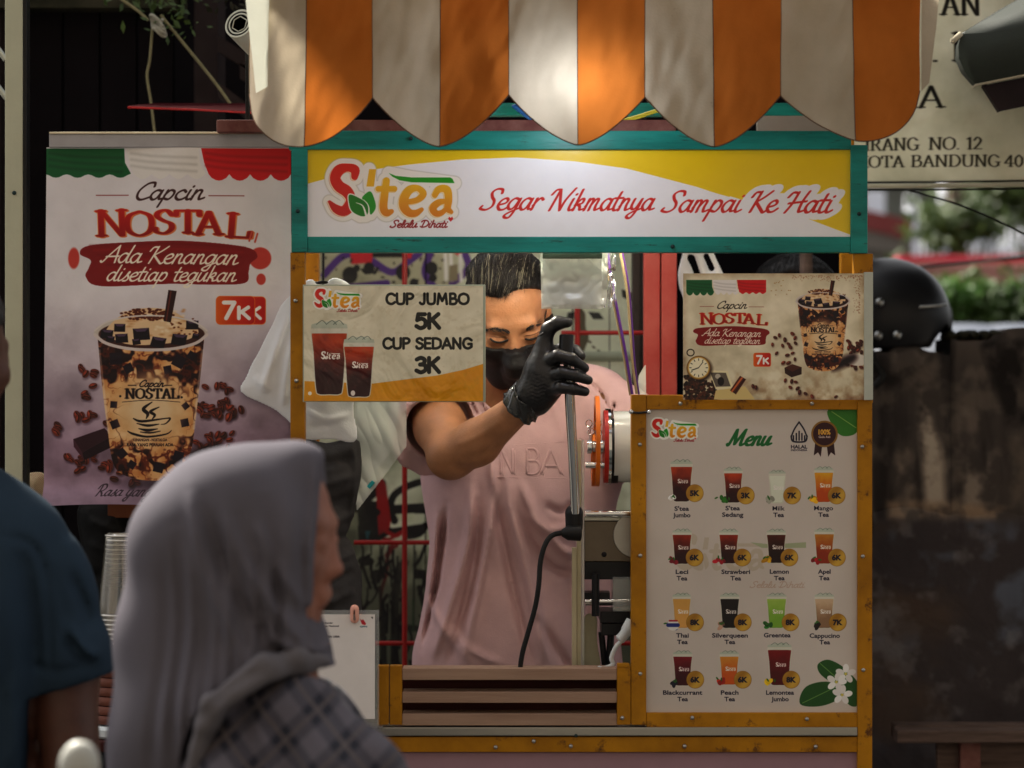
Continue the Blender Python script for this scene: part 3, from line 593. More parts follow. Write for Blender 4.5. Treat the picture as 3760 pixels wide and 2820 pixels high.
        b = cv.box(bx - r, by - r, bx + r, by + r); sl, XX, YY = b
        d = np.sqrt((XX - bx) ** 2 + (YY - by) ** 2) - r * .95
        t = (.5 + .5 * np.sin((XX - bx) / r * 2.6 + (YY - by) / r * 2.0))[..., None]
        cv.over(sl, .5 - d * cv.k, np.array(rgb('c09a48')) * t + np.array(rgb('9a7428')) * (1 - t))
        label(cv, pr, bx, by + 11 / z, 23 / z, rgb('1c1a30'), .05, width=42 / z)
        cw = 9.6 if len(ln[0]) > 6 else 10.5
        for k, t in enumerate(ln):
            n = sum(.55 if c in "il'Jt" else 1.35 if c in 'mM' else 1 for c in t)
            label(cv, t, f(lx, 0)[0], f(0, ly + k * 28)[1], 19 / z, K, .012 if 'M' in t else .022, width=n * 15.2 / z)
    # jasmine bottom right
    for P in ([(805, 1385), (830, 1310), (930, 1290), (980, 1350), (900, 1392)], [(880, 1215), (930, 1195), (1000, 1240), (960, 1295), (895, 1260)], [(980, 1240), (1050, 1290), (1050, 1390), (1000, 1370)]):
        cv.poly([f(*p) for p in P], rgb('2c5a28'), 1, True)
    cv.stroke([f(815, 1380), f(960, 1310)], 1.5, rgb('6a8a50')); cv.stroke([f(890, 1210), f(970, 1280)], 1.5, rgb('6a8a50'))
    for fx, fy in ((960, 1290), (985, 1345), (1000, 1255)):
        for k in range(5):
            a = k * 1.257 + fx; cv.ellipse(*f(fx + 26 * math.cos(a), fy + 24 * math.sin(a)), 19 / z, 13 / z, rgb('efece6') if k % 2 else rgb('dcd6d0'), 1, a)
        cv.ellipse(*f(fx, fy), 5, 5, rgb('c8b860'))
    tint(cv, 8, .05, 200)
    return cv
def print_street():
    # cream banner behind: 2440..4100 x -500..700 (source pixels of its own depth)
    cv = Canvas(2900, -300, 4100, 668, .5, rgb('d5d3b8'))
    K = rgb('25221f'); N = lambda r: (r, r * .34, 0)
    def w(t, x, yb, h, width): write(cv, SERIF, t, x, yb, h, K, 1, width=width, nib=N(h * .09), serif=6)
    w('AN', 3452, 58, 84, 150); w('N', 3490, 230, 108, 92); w('A', 3366, 398, 80, 96); w('.', 3420, 232, 100, 20)
    w('I', 3180, 550, 44, 20); w('RANG', 3200, 550, 44, 175); w('NO. 12', 3408, 550, 44, 195)
    w('KOTA', 3150, 612, 42, 172); w('BANDUNG', 3346, 612, 42, 325); w('401', 3686, 612, 42, 100)
    rs = np.random.RandomState(14); cv.a *= 1 + (fbm(cv.h, cv.w, 60, rs, 5)[..., None] - .5) * .35
    return cv
def print_wall():
    # stained concrete, drawn in photo pixels at the wall's own depth
    cv = Canvas(2560, 1180, 4300, 3400, .42, rgb('3a3531'))
    rs = np.random.RandomState(31); A = (slice(None), slice(None))
    n = fbm(cv.h, cv.w, 150, rs, 6); n2 = fbm(cv.h, cv.w, 40, rs, 5); st = fbm(cv.h // 6 + 1, cv.w, 26, rs, 4).repeat(6, 0)[:cv.h]
    cv.over(A, np.clip((n - .45) * 4, 0, 1), rgb('4e4740'), .8); cv.over(A, np.clip((st - .5) * 4, 0, 1), rgb('1c1917'), .75); cv.over(A, np.clip((n2 - .56) * 6, 0, 1), rgb('6a6156'), .45)
    def blot(P, c, al, sd):
        n_ = fbm(cv.h, cv.w, 30, np.random.RandomState(sd), 5); b = polysd(np.array(P, float), cv.x0 + (np.arange(cv.w) + .5)[None, :] / cv.k, cv.y0 + (np.arange(cv.h) + .5)[:, None] / cv.k)
        cv.over(A, np.clip((.5 - b / 40) * 1.2, 0, 1) * np.clip((n_ - .34) * 4, 0, 1), c, al)
    blot([(3370, 1440), (3410, 1430), (3425, 1560), (3455, 1660), (3470, 1850), (3400, 1860), (3385, 1650)], rgb('9c9080'), .9, 1)
    blot([(3290, 1600), (3340, 1580), (3360, 1860), (3290, 1860)], rgb('7a6e60'), .7, 2); blot([(3530, 1680), (3640, 1670), (3650, 1850), (3540, 1860)], rgb('7c7266'), .8, 3)
    blot([(3540, 1500), (3600, 1520), (3590, 1640), (3560, 1640)], rgb('6a6056'), .6, 4); blot([(3700, 1600), (3860, 1560), (3880, 1850), (3720, 1850)], rgb('5e554a'), .6, 5)
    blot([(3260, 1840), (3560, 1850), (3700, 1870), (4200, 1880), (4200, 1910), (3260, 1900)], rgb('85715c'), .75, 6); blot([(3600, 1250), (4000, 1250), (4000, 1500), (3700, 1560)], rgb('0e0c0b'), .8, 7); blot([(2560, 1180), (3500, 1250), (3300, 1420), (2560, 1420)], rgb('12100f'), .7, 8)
    m = fbm(cv.h, cv.w, 60, rs, 5); yy = (cv.y0 + np.arange(cv.h) / cv.k)[:, None]
    low = np.clip((yy - 1895) / 30, 0, 1)
    cv.over(A, low * np.ones_like(m), rgb('332f30'), .85); cv.over(A, low * np.clip((m - .48) * 6, 0, 1) * np.clip(1 - np.abs(yy - 2150) / 700, 0, 1), rgb('525a66'), .8); cv.over(A, low * np.clip((n - .52) * 6, 0, 1), rgb('4a3c30'), .6); cv.over(A, low * np.clip((n2 - .6) * 8, 0, 1), rgb('6d6c6c'), .4)
    mn = cv.a.mean((0, 1)); cv.a = (cv.a * .66 + mn * .34) * 1.38 + np.array((.030, .033, .038))
    return cv
def print_qris():
    cv = Canvas(1040, 2252, 1380, 2620, .9, rgb('e6ded8'))
    z = 1114 / 450.
    f = lambda x, y: (1050 + x / z, 2150 + y / z)
    K = rgb('2c2830')
    cv.poly([f(0, 250), f(380, 250), f(380, 262), f(0, 262)], rgb('e6ded8'))
    label(cv, 'QR Code Standar', f(252, 0)[0], f(0, 346)[1], 14 / z, K, .03, width=175 / z, align='L'); label(cv, 'Pembayaran Nasional', f(252, 0)[0], f(0, 374)[1], 14 / z, K, .03, width=228 / z, align='L')
    label(cv, 'S TEA USIA', f(345, 0)[0], f(0, 472)[1], 17 / z, K, .04, width=145 / z, align='L')
    cv.poly([f(672, 302), f(690, 318), f(700, 306), f(728, 345), f(722, 360), f(690, 352)], rgb('b83040')); label(cv, 'GPN', f(705, 0)[0], f(0, 380)[1], 15 / z, rgb('2a5a68'), .03, width=66 / z)
    cv.poly([f(770, 285), f(790, 285), f(790, 305)], rgb('3c4438'))
    tint(cv, 6, .05)
    return cv
def print_graffiti():
    # painted back wall, drawn in source pixels of the picture at the wall's own depth
    cv = Canvas(1040, 860, 2420, 2620, .45, rgb('c4cdb4'))
    rs = np.random.RandomState(21)
    K = rgb('15161a'); PU = rgb('5a3a80'); RD = rgb('8e1218'); RED2 = rgb('c02838')
    cv.a *= 1 + (fbm(cv.h, cv.w, 60, rs, 5)[..., None] - .5) * .3
    # top left tangle
    cv.poly([(1120, 900), (1700, 900), (1700, 1120), (1120, 1120)], rgb('a8a890'), .6, soft=40)
    for L in ([(1190, 1010), (1260, 940), (1340, 930)], [(1130, 1030), (1180, 1060), (1260, 1040)], [(1370, 960), (1440, 1000), (1500, 960), (1540, 930)], [(1580, 930), (1560, 1000), (1590, 1050)], [(1690, 900), (1720, 980), (1660, 1040)], [(1240, 1060), (1330, 1050), (1420, 1040)]):
        cv.stroke(L, 13, PU)
    cv.poly([(1285, 920), (1370, 925), (1365, 965), (1290, 970)], RED2); cv.poly([(1480, 920), (1515, 925), (1510, 950), (1480, 950)], RED2); cv.poly([(1640, 910), (1700, 920), (1690, 945)], RED2)
    cv.poly([(1368, 925), (1480, 925), (1480, 945), (1368, 945)], K)
    for x, y, r in ((1285, 1010, 28), (1355, 985, 20), (1310, 985, 12), (1480, 1000, 26), (1585, 985, 22), (1590, 1020, 14), (1520, 1040, 16)): cv.ellipse(x, y, r, r * 1.1, K)
    cv.stroke([(1330, 990), (1345, 1003), (1360, 990), (1375, 1003), (1385, 985)], 5, K)
    for x in (1635, 1655, 1690): cv.stroke([(x, 935), (x + 4, 1020 + rs.rand() * 20)], 7, rgb('e8e8e0'), .9, soft=6)
    cv.poly([(1650, 975), (1680, 970), (1682, 1030), (1648, 1035)], rgb('8a826c'), .9)
    for i in range(30): cv.ellipse(1150 + rs.rand() * 520, 930 + rs.rand() * 150, 2 + rs.rand() * 6, 2 + rs.rand() * 4, K, .6)
    # right side wear
    cv.poly([(2120, 1140), (2148, 1150), (2150, 1200), (2162, 1240), (2145, 1290), (2135, 1360), (2120, 1370)], rgb('5e5a48'), .9, True)
    for x, y, w in ((2165, 1255, 8), (2180, 1275, 8), (2200, 1290, 9), (2265, 1390, 7), (2275, 1410, 8)): cv.ellipse(x, y, w, w * .5, rgb('4c4836'), 1, .6)
    cv.poly([(2160, 1145), (2200, 1148), (2218, 1172), (2178, 1172)], rgb('25282a')); cv.poly([(2282, 1062), (2330, 1078), (2345, 1120), (2318, 1108), (2285, 1090)], rgb('1d2022')); cv.poly([(2085, 1148), (2110, 1146), (2108, 1170), (2080, 1172)], rgb('25282a'))
    cv.ellipse(2260, 1302, 18, 4, rgb('a87a3c'))
    # lower left black and red graffiti (z: source = 1250 + x/2.2125, 1750 + y/2.2125)
    f = lambda x, y: (1250 + x / 2.2125, 1750 + y / 2.2125)
    S = lambda L, r, c=K, al=1, sm=True: cv.stroke([f(*p) for p in L], r / 2.2125, c, al, smooth=sm)
    P = lambda L, c=K, al=1: cv.poly([f(*p) for p in L], c, al)
    S([(120, 250), (220, 170), (330, 60)], 42); P([(130, 200), (330, 200), (330, 380), (150, 420)]); P([(140, 400), (330, 370), (420, 420), (690, 380), (690, 450), (400, 470), (320, 520), (150, 540)])
    S([(640, 45), (520, 90), (430, 160), (410, 260), (440, 360)], 28); P([(430, 230), (680, 215), (690, 300), (600, 300), (560, 350), (470, 350), (430, 330)]); cv.poly([f(445, 305), f(600, 295), f(590, 355), f(520, 380), f(470, 350)], rgb('b6c0a4'))
    P([(330, 0), (370, 60), (410, 350), (400, 420), (310, 480), (285, 60)], RD); S([(340, 420), (440, 480), (500, 450)], 18, RD); S([(350, 510), (420, 500), (470, 460)], 12, RD)
    S([(460, 560), (390, 620), (375, 780), (340, 900), (330, 960)], 14, RD, 1); S([(420, 570), (380, 640)], 20, RD)
    S([(250, 440), (250, 640)], 5); S([(325, 520), (320, 670), (290, 730)], 6); S([(170, 540), (185, 620), (160, 760), (150, 1040)], 9)
    cv.ellipse(*f(205, 685), 30, 18, K); cv.ellipse(*f(295, 805), 24, 22, K); S([(290, 820), (292, 940)], 6); S([(240, 690), (238, 755)], 5); cv.ellipse(*f(285, 290), 18, 14, K)
    S([(320, 900), (330, 1040), (340, 1500)], 14, rgb('38141a')); S([(350, 1100), (345, 1500)], 22)
    S([(520, 700), (470, 820), (445, 1000), (440, 1500)], 34); S([(560, 480), (640, 460), (690, 400)], 30); S([(690, 560), (640, 680), (600, 720)], 14)
    P([(600, 750), (690, 760), (690, 830), (600, 830)]); S([(480, 1230), (600, 1230), (680, 1260)], 24); S([(600, 560), (595, 1200)], 7); S([(480, 900), (500, 1000), (490, 1100)], 7)
    cv.poly([f(200, 440), f(245, 440), f(225, 520), f(205, 500)], rgb('2a6a7a'), .7); S([(590, 1000), (590, 1260)], 6, rgb('2a7a4a'))
    S([(640, 900), (700, 1100), (820, 1300)], 20); S([(700, 1200), (690, 1600)], 26)
    # light falloff painted into the lower wall, noisy edge; black scribbles on top
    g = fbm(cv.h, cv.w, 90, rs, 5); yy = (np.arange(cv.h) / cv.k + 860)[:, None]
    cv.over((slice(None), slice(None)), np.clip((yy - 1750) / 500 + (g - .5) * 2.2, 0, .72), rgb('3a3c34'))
    for k in range(60):
        x, y = 1320 + rs.rand() * 300, 1980 + rs.rand() * 520; cv.stroke([(x, y), (x + rs.randn() * 14, y + 30), (x + rs.randn() * 10, y + 60 + rs.rand() * 60)], 2 + rs.rand() * 5, K, .7)
    n = fbm(cv.h, cv.w, 40, rs, 4); cv.over((slice(None), slice(None)), np.clip((n - .55) * 2.5, 0, .6), rgb('6f7060'), .6)
    return cv
# ------------------------------------------------------------------ helpers
def sc(y): return .0005 * (D + y) / D                       # metres per photo pixel at depth y
def W(px, py, y):                                            # where the sight line of a photo pixel meets depth y
    s = sc(y); return Vector(((px - 1880) * s, y, 1.5 - (py - 1410) * s))
def tag(o, label=None, cat=None, group=None, kind=None):
    if label: o['label'] = label
    if cat: o['category'] = cat
    if group: o['group'] = group
    if kind: o['kind'] = kind
    return o
def thing(name, label, cat, loc=(0, 0, 0), group=None):
    o = bpy.data.objects.new(name, None); COL.objects.link(o); o.location = loc; o.empty_display_size = .05
    return tag(o, label, cat, group)
def wloc(o):
    v = Vector((0, 0, 0))
    while o: v = v + o.location; o = o.parent
    return v
def mk(name, V, F, m, parent=None, smooth=False, uv=None, origin=None):
    """link one mesh object; V in world metres"""
    me = bpy.data.meshes.new(name)
    V = [Vector(v) for v in V] if not isinstance(V, np.ndarray) else V
    base = wloc(parent) if parent else Vector((0, 0, 0))
    if origin is None and parent is None:
        A = np.array([tuple(v) for v in V]); origin = Vector(((A[:, 0].min() + A[:, 0].max()) / 2, (A[:, 1].min() + A[:, 1].max()) / 2, A[:, 2].min()))
    o0 = base if parent else Vector(origin)
    if isinstance(V, np.ndarray): V = V - np.array(o0)
    else: V = [v - o0 for v in V]
    me.from_pydata(V if not isinstance(V, np.ndarray) else V.tolist(), [], F if isinstance(F, list) else F.tolist())
    if uv is not None:
        l = me.uv_layers.new(name='UVMap')
        for p in me.polygons:
            for li in p.loop_indices: l.data[li].uv = uv[me.loops[li].vertex_index]
    if smooth: me.polygons.foreach_set('use_smooth', [True] * len(me.polygons))
    if m: me.materials.append(m)
    me.update()
    o = bpy.data.objects.new(name, me); COL.objects.link(o)
    if parent: o.parent = parent
    else: o.location = o0
    return o
class MB:
    def __init__(s): s.V = []; s.F = []
    def add(s, V, F):
        n = len(s.V); s.V += [Vector(v) for v in V]; s.F += [[i + n for i in f] for f in F]; return s
    def box(s, x0, x1, y0, y1, z0, z1, b=0):
        if b <= 0:
            V = [(x, y, z) for x in (x0, x1) for y in (y0, y1) for z in (z0, z1)]
            return s.add(V, [(0, 1, 3, 2), (4, 6, 7, 5), (0, 4, 5, 1), (2, 3, 7, 6), (0, 2, 6, 4), (1, 5, 7, 3)])
        bm = bmesh.new(); bmesh.ops.create_cube(bm, size=1)
        for v in bm.verts: v.co = Vector(((x0 + x1) / 2 + v.co.x * (x1 - x0), (y0 + y1) / 2 + v.co.y * (y1 - y0), (z0 + z1) / 2 + v.co.z * (z1 - z0)))
        bmesh.ops.bevel(bm, geom=bm.edges[:], offset=b, segments=2, affect='EDGES', profile=.6)
        bm.verts.index_update(); s.add([v.co.copy() for v in bm.verts], [[v.index for v in f.verts] for f in bm.faces]); bm.free(); return s
    def tube(s, pts, r, n=10, cap=True):
        P = [Vector(p) for p in pts]; m = len(P)
        R = r if isinstance(r, (list, tuple)) else [r] * m
        V = []; up = None
        for i in range(m):
            t = (P[min(i + 1, m - 1)] - P[max(i - 1, 0)]).normalized()
            if up is None: up = t.orthogonal().normalized()
            up = (up - t * up.dot(t)); up = up.normalized() if up.length > 1e-6 else t.orthogonal().normalized()
            w = t.cross(up)
            for k in range(n):
                a = 2 * math.pi * k / n; V.append(P[i] + (up * math.cos(a) + w * math.sin(a)) * R[i])
        F = [[i * n + k, i * n + (k + 1) % n, (i + 1) * n + (k + 1) % n, (i + 1) * n + k] for i in range(m - 1) for k in range(n)]
        if cap: F += [list(range(n))[::-1], [(m - 1) * n + k for k in range(n)]]
        return s.add(V, F)
    def lathe(s, c, prof, n=32, axis='Z', cap=True):
        """prof = [(radius, height)]"""
        c = Vector(c); V = []
        for r, h in prof:
            for k in range(n):
                a = 2 * math.pi * k / n; q = (r * math.cos(a), r * math.sin(a), h)
                V.append(c + Vector(q if axis == 'Z' else (h, q[0], q[1]) if axis == 'X' else (q[0], h, q[1])))
        m = len(prof)
        F = [[i * n + k, i * n + (k + 1) % n, (i + 1) * n + (k + 1) % n, (i + 1) * n + k] for i in range(m - 1) for k in range(n)]
        if cap: F += [list(range(n))[::-1], [(m - 1) * n + k for k in range(n)]]
        return s.add(V, F)
    def prism(s, pts, d):
        """outline in world (front face), pushed back by vector d"""
        n = len(pts); P = [Vector(p) for p in pts]; d = Vector(d)
        return s.add(P + [p + d for p in P], [list(range(n)), list(range(2 * n - 1, n - 1, -1))] + [[i, i + n, (i + 1) % n + n, (i + 1) % n] for i in range(n)])
    def go(s, name, m, parent=None, smooth=False, **k):
        o = mk(name, s.V, s.F, m, parent, smooth, **k)
        bm = bmesh.new(); bm.from_mesh(o.data); bmesh.ops.recalc_face_normals(bm, faces=bm.faces[:]); bm.to_mesh(o.data); bm.free()
        if smooth == 'auto':
            pass
        return o
import bmesh
def autosmooth(o, deg=35):
    bm = bmesh.new(); bm.from_mesh(o.data)
    for e in bm.edges:
        if len(e.link_faces) == 2 and e.calc_face_angle(0) > math.radians(deg): e.smooth = False
    for f in bm.faces: f.smooth = True
    bm.to_mesh(o.data); bm.free(); return o
def pbox(name, xa, ya, xb, yb, y, d, m, parent=None, b=.0015):
    """box whose front face covers photo pixels (xa, ya)-(xb, yb) at depth y, d metres thick"""
    a = W(xa, ya, y); c = W(xb, yb, y)
    return MB().box(a.x, c.x, y, y + d, c.z, a.z, b).go(name, m, parent)
def ptube(name, P, r, m, parent=None, n=10, sm=4):
    """tube through photo pixels (px, py, depth); r in metres"""
    pts = [W(*p) for p in P]
    if sm > 1 and len(pts) > 2: pts = [Vector(q) for q in catmull([tuple(p) for p in pts], sm)]
    R = r if not isinstance(r, (list, tuple)) else [r[min(int(i / max(len(pts) - 1, 1) * (len(r) - 1)), len(r) - 1)] for i in range(len(pts))]
    o = MB().tube(pts, R, n).go(name, m, parent); return autosmooth(o, 50)
def dup(o, parent=None):
    c = o.copy(); COL.objects.link(c); c.parent = parent
    for ch in list(o.children):
        dup(ch, c)
    return c
# ------------------------------------------------------------------ materials
def mat(name, col, rough=.6, var=.15, vs=8, bump=.0, bs=60, metal=0, spec=None, col2=None, stretch=None, trans=0, tcol=None, sheen=0, coat=0, wear=None, wears=14, weart=.62, alpha=1, wearw=.05):
    m = bpy.data.materials.new(name); m.use_nodes = True; N = m.node_tree.nodes; L = m.node_tree.links
    if spec is None: spec = .06 if rough > .75 else .28
    p = N['Principled BSDF']; p.inputs['Roughness'].default_value = rough; p.inputs['Metallic'].default_value = metal
    p.inputs['Specular IOR Level'].default_value = spec; p.inputs['Coat Weight'].default_value = coat; p.inputs['Sheen Weight'].default_value = sheen
    tc = N.new('ShaderNodeTexCoord'); mp = N.new('ShaderNodeMapping'); L.new(tc.outputs['Object'], mp.inputs[0])
    if stretch: mp.inputs['Scale'].default_value = stretch
    n = N.new('ShaderNodeTexNoise'); n.inputs['Scale'].default_value = vs; n.inputs['Detail'].default_value = 6; n.inputs['Roughness'].default_value = .62; L.new(mp.outputs[0], n.inputs['Vector'])
    r = N.new('ShaderNodeValToRGB'); r.color_ramp.elements[0].position = .3; r.color_ramp.elements[1].position = .7
    c = Vector(col[:3]); a = c * (1 - var); b = c * (1 + var) if col2 is None else Vector(col2)
    r.color_ramp.elements[0].color = (*a, 1); r.color_ramp.elements[1].color = (*b, 1); L.new(n.outputs['Fac'], r.inputs[0])
    out = r.outputs[0]
    if wear is not None:
        n2 = N.new('ShaderNodeTexNoise'); n2.inputs['Scale'].default_value = wears; n2.inputs['Detail'].default_value = 9; n2.inputs['Roughness'].default_value = .7; L.new(mp.outputs[0], n2.inputs['Vector'])
        r2 = N.new('ShaderNodeValToRGB'); r2.color_ramp.elements[0].position = weart; r2.color_ramp.elements[1].position = weart + wearw
        r2.color_ramp.elements[0].color = (0, 0, 0, 1); r2.color_ramp.elements[1].color = (1, 1, 1, 1); L.new(n2.outputs['Fac'], r2.inputs[0])
        mx = N.new('ShaderNodeMix'); mx.data_type = 'RGBA'; L.new(r2.outputs[0], mx.inputs[0]); L.new(out, mx.inputs[6]); mx.inputs[7].default_value = (*wear, 1); out = mx.outputs[2]
    L.new(out, p.inputs['Base Color'])
    if bump:
        nb = N.new('ShaderNodeTexNoise'); nb.inputs['Scale'].default_value = bs; nb.inputs['Detail'].default_value = 5; L.new(mp.outputs[0], nb.inputs['Vector'])
        bp = N.new('ShaderNodeBump'); bp.inputs['Strength'].default_value = bump; bp.inputs['Distance'].default_value = .002; L.new(nb.outputs['Fac'], bp.inputs['Height']); L.new(bp.outputs[0], p.inputs['Normal'])
    mr = N.new('ShaderNodeMapRange'); mr.inputs['To Min'].default_value = max(rough - .1, .02); mr.inputs['To Max'].default_value = min(rough + .12, 1); L.new(n.outputs['Fac'], mr.inputs[0]); L.new(mr.outputs[0], p.inputs['Roughness'])
    sh = p.outputs[0]; o = N['Material Output']
    if trans:
        t = N.new('ShaderNodeBsdfTranslucent'); L.new(out, t.inputs[0]) if tcol is None else setattr(t.inputs[0], 'default_value', (*tcol, 1))
        ms = N.new('ShaderNodeMixShader'); ms.inputs[0].default_value = trans; L.new(sh, ms.inputs[1]); L.new(t.outputs[0], ms.inputs[2]); sh = ms.outputs[0]
    if alpha < 1:
        t = N.new('ShaderNodeBsdfTransparent'); ms = N.new('ShaderNodeMixShader'); ms.inputs[0].default_value = alpha; L.new(t.outputs[0], ms.inputs[1]); L.new(sh, ms.inputs[2]); sh = ms.outputs[0]
    L.new(sh, o.inputs['Surface'])
    return m
def imat(name, img, rough=.45, spec=.08, bump=.05, bs=200, wrinkle=0, trans=0, coat=0):
    m = bpy.data.materials.new(name); m.use_nodes = True; N = m.node_tree.nodes; L = m.node_tree.links
    p = N['Principled BSDF']; p.inputs['Roughness'].default_value = rough; p.inputs['Specular IOR Level'].default_value = spec; p.inputs['Coat Weight'].default_value = coat
    t = N.new('ShaderNodeTexImage'); t.image = img; t.extension = 'EXTEND'; L.new(t.outputs[0], p.inputs['Base Color'])
    tc = N.new('ShaderNodeTexCoord'); n = N.new('ShaderNodeTexNoise'); n.inputs['Scale'].default_value = bs; n.inputs['Detail'].default_value = 4; L.new(tc.outputs['Object'], n.inputs['Vector'])
    b = N.new('ShaderNodeBump'); b.inputs['Strength'].default_value = bump; b.inputs['Distance'].default_value = .002; L.new(n.outputs['Fac'], b.inputs['Height']); L.new(b.outputs[0], p.inputs['Normal'])
    if wrinkle:
        n2 = N.new('ShaderNodeTexNoise'); n2.inputs['Scale'].default_value = 7; n2.inputs['Detail'].default_value = 3; n2.inputs['Distortion'].default_value = 1.5; L.new(tc.outputs['Object'], n2.inputs['Vector'])
        b2 = N.new('ShaderNodeBump'); b2.inputs['Strength'].default_value = wrinkle; b2.inputs['Distance'].default_value = .02; L.new(n2.outputs['Fac'], b2.inputs['Height']); L.new(b.outputs[0], b2.inputs['Normal']); L.new(b2.outputs[0], p.inputs['Normal'])
    if trans:
        o = N['Material Output']; tr = N.new('ShaderNodeBsdfTranslucent'); L.new(t.outputs[0], tr.inputs[0]); ms = N.new('ShaderNodeMixShader'); ms.inputs[0].default_value = trans
        L.new(p.outputs[0], ms.inputs[1]); L.new(tr.outputs[0], ms.inputs[2]); L.new(ms.outputs[0], o.inputs['Surface'])
    return m
def film(name, col=(.9, .95, .92), a=.3, rough=.12):
    """thin clear plastic: part see-through, part glossy, a little milky"""
    m = bpy.data.materials.new(name); m.use_nodes = True; N = m.node_tree.nodes; L = m.node_tree.links
    p = N['Principled BSDF']; p.inputs['Base Color'].default_value = (*col, 1); p.inputs['Roughness'].default_value = rough; p.inputs['Specular IOR Level'].default_value = .8
    t = N.new('ShaderNodeBsdfTransparent'); g = N.new('ShaderNodeBsdfGlossy'); g.inputs['Roughness'].default_value = rough
    fr = N.new('ShaderNodeFresnel'); fr.inputs[0].default_value = 1.5
    m1 = N.new('ShaderNodeMixShader'); m1.inputs[0].default_value = a; L.new(t.outputs[0], m1.inputs[1]); L.new(p.outputs[0], m1.inputs[2])
    m2 = N.new('ShaderNodeMixShader'); L.new(fr.outputs[0], m2.inputs[0]); L.new(m1.outputs[0], m2.inputs[1]); L.new(g.outputs[0], m2.inputs[2])
    L.new(m2.outputs[0], N['Material Output'].inputs['Surface']); return m
def emit(name, col, st):
    m = bpy.data.materials.new(name); m.use_nodes = True; N = m.node_tree.nodes; N.clear()
    e = N.new('ShaderNodeEmission'); e.inputs[0].default_value = (*col, 1); e.inputs[1].default_value = st; o = N.new('ShaderNodeOutputMaterial'); m.node_tree.links.new(e.outputs[0], o.inputs[0]); return m
def plaid(name, c0, c1, c2, s=26):
    m = bpy.data.materials.new(name); m.use_nodes = True; N = m.node_tree.nodes; L = m.node_tree.links; p = N['Principled BSDF']; p.inputs['Roughness'].default_value = .9
    tc = N.new('ShaderNodeTexCoord'); mp = N.new('ShaderNodeMapping'); mp.inputs['Rotation'].default_value = (0, .75, 0); L.new(tc.outputs['Object'], mp.inputs[0])
    prev = None
    def band(dirn, sc_, th):
        w = N.new('ShaderNodeTexWave'); w.bands_direction = dirn; w.inputs['Scale'].default_value = sc_; w.inputs['Distortion'].default_value = .6; w.inputs['Detail'].default_value = 1; L.new(mp.outputs[0], w.inputs['Vector'])
        g = N.new('ShaderNodeMath'); g.operation = 'GREATER_THAN'; g.inputs[1].default_value = th; L.new(w.outputs['Fac'], g.inputs[0]); return g.outputs[0]
    def mixc(f, a, b):
        x = N.new('ShaderNodeMix'); x.data_type = 'RGBA'; L.new(f, x.inputs[0]); 
        (L.new(a, x.inputs[6]) if not isinstance(a, tuple) else setattr(x.inputs[6], 'default_value', (*a, 1)))
        x.inputs[7].default_value = (*b, 1); return x.outputs[2]
    o = mixc(band('X', s, .5), c0, c1)
    # the crossing stripes darken each other the way woven checks do
    x = N.new('ShaderNodeMix'); x.data_type = 'RGBA'; x.inputs[0].default_value = .5
    o2 = mixc(band('Z', s, .5), c0, c1); L.new(o, x.inputs[6]); L.new(o2, x.inputs[7])
    o = mixc(band('X', s * 1.0, .985), x.outputs[2], c2); o = mixc(band('Z', s * 1.0, .985), o, c2)
    L.new(o, p.inputs['Base Color']); return m
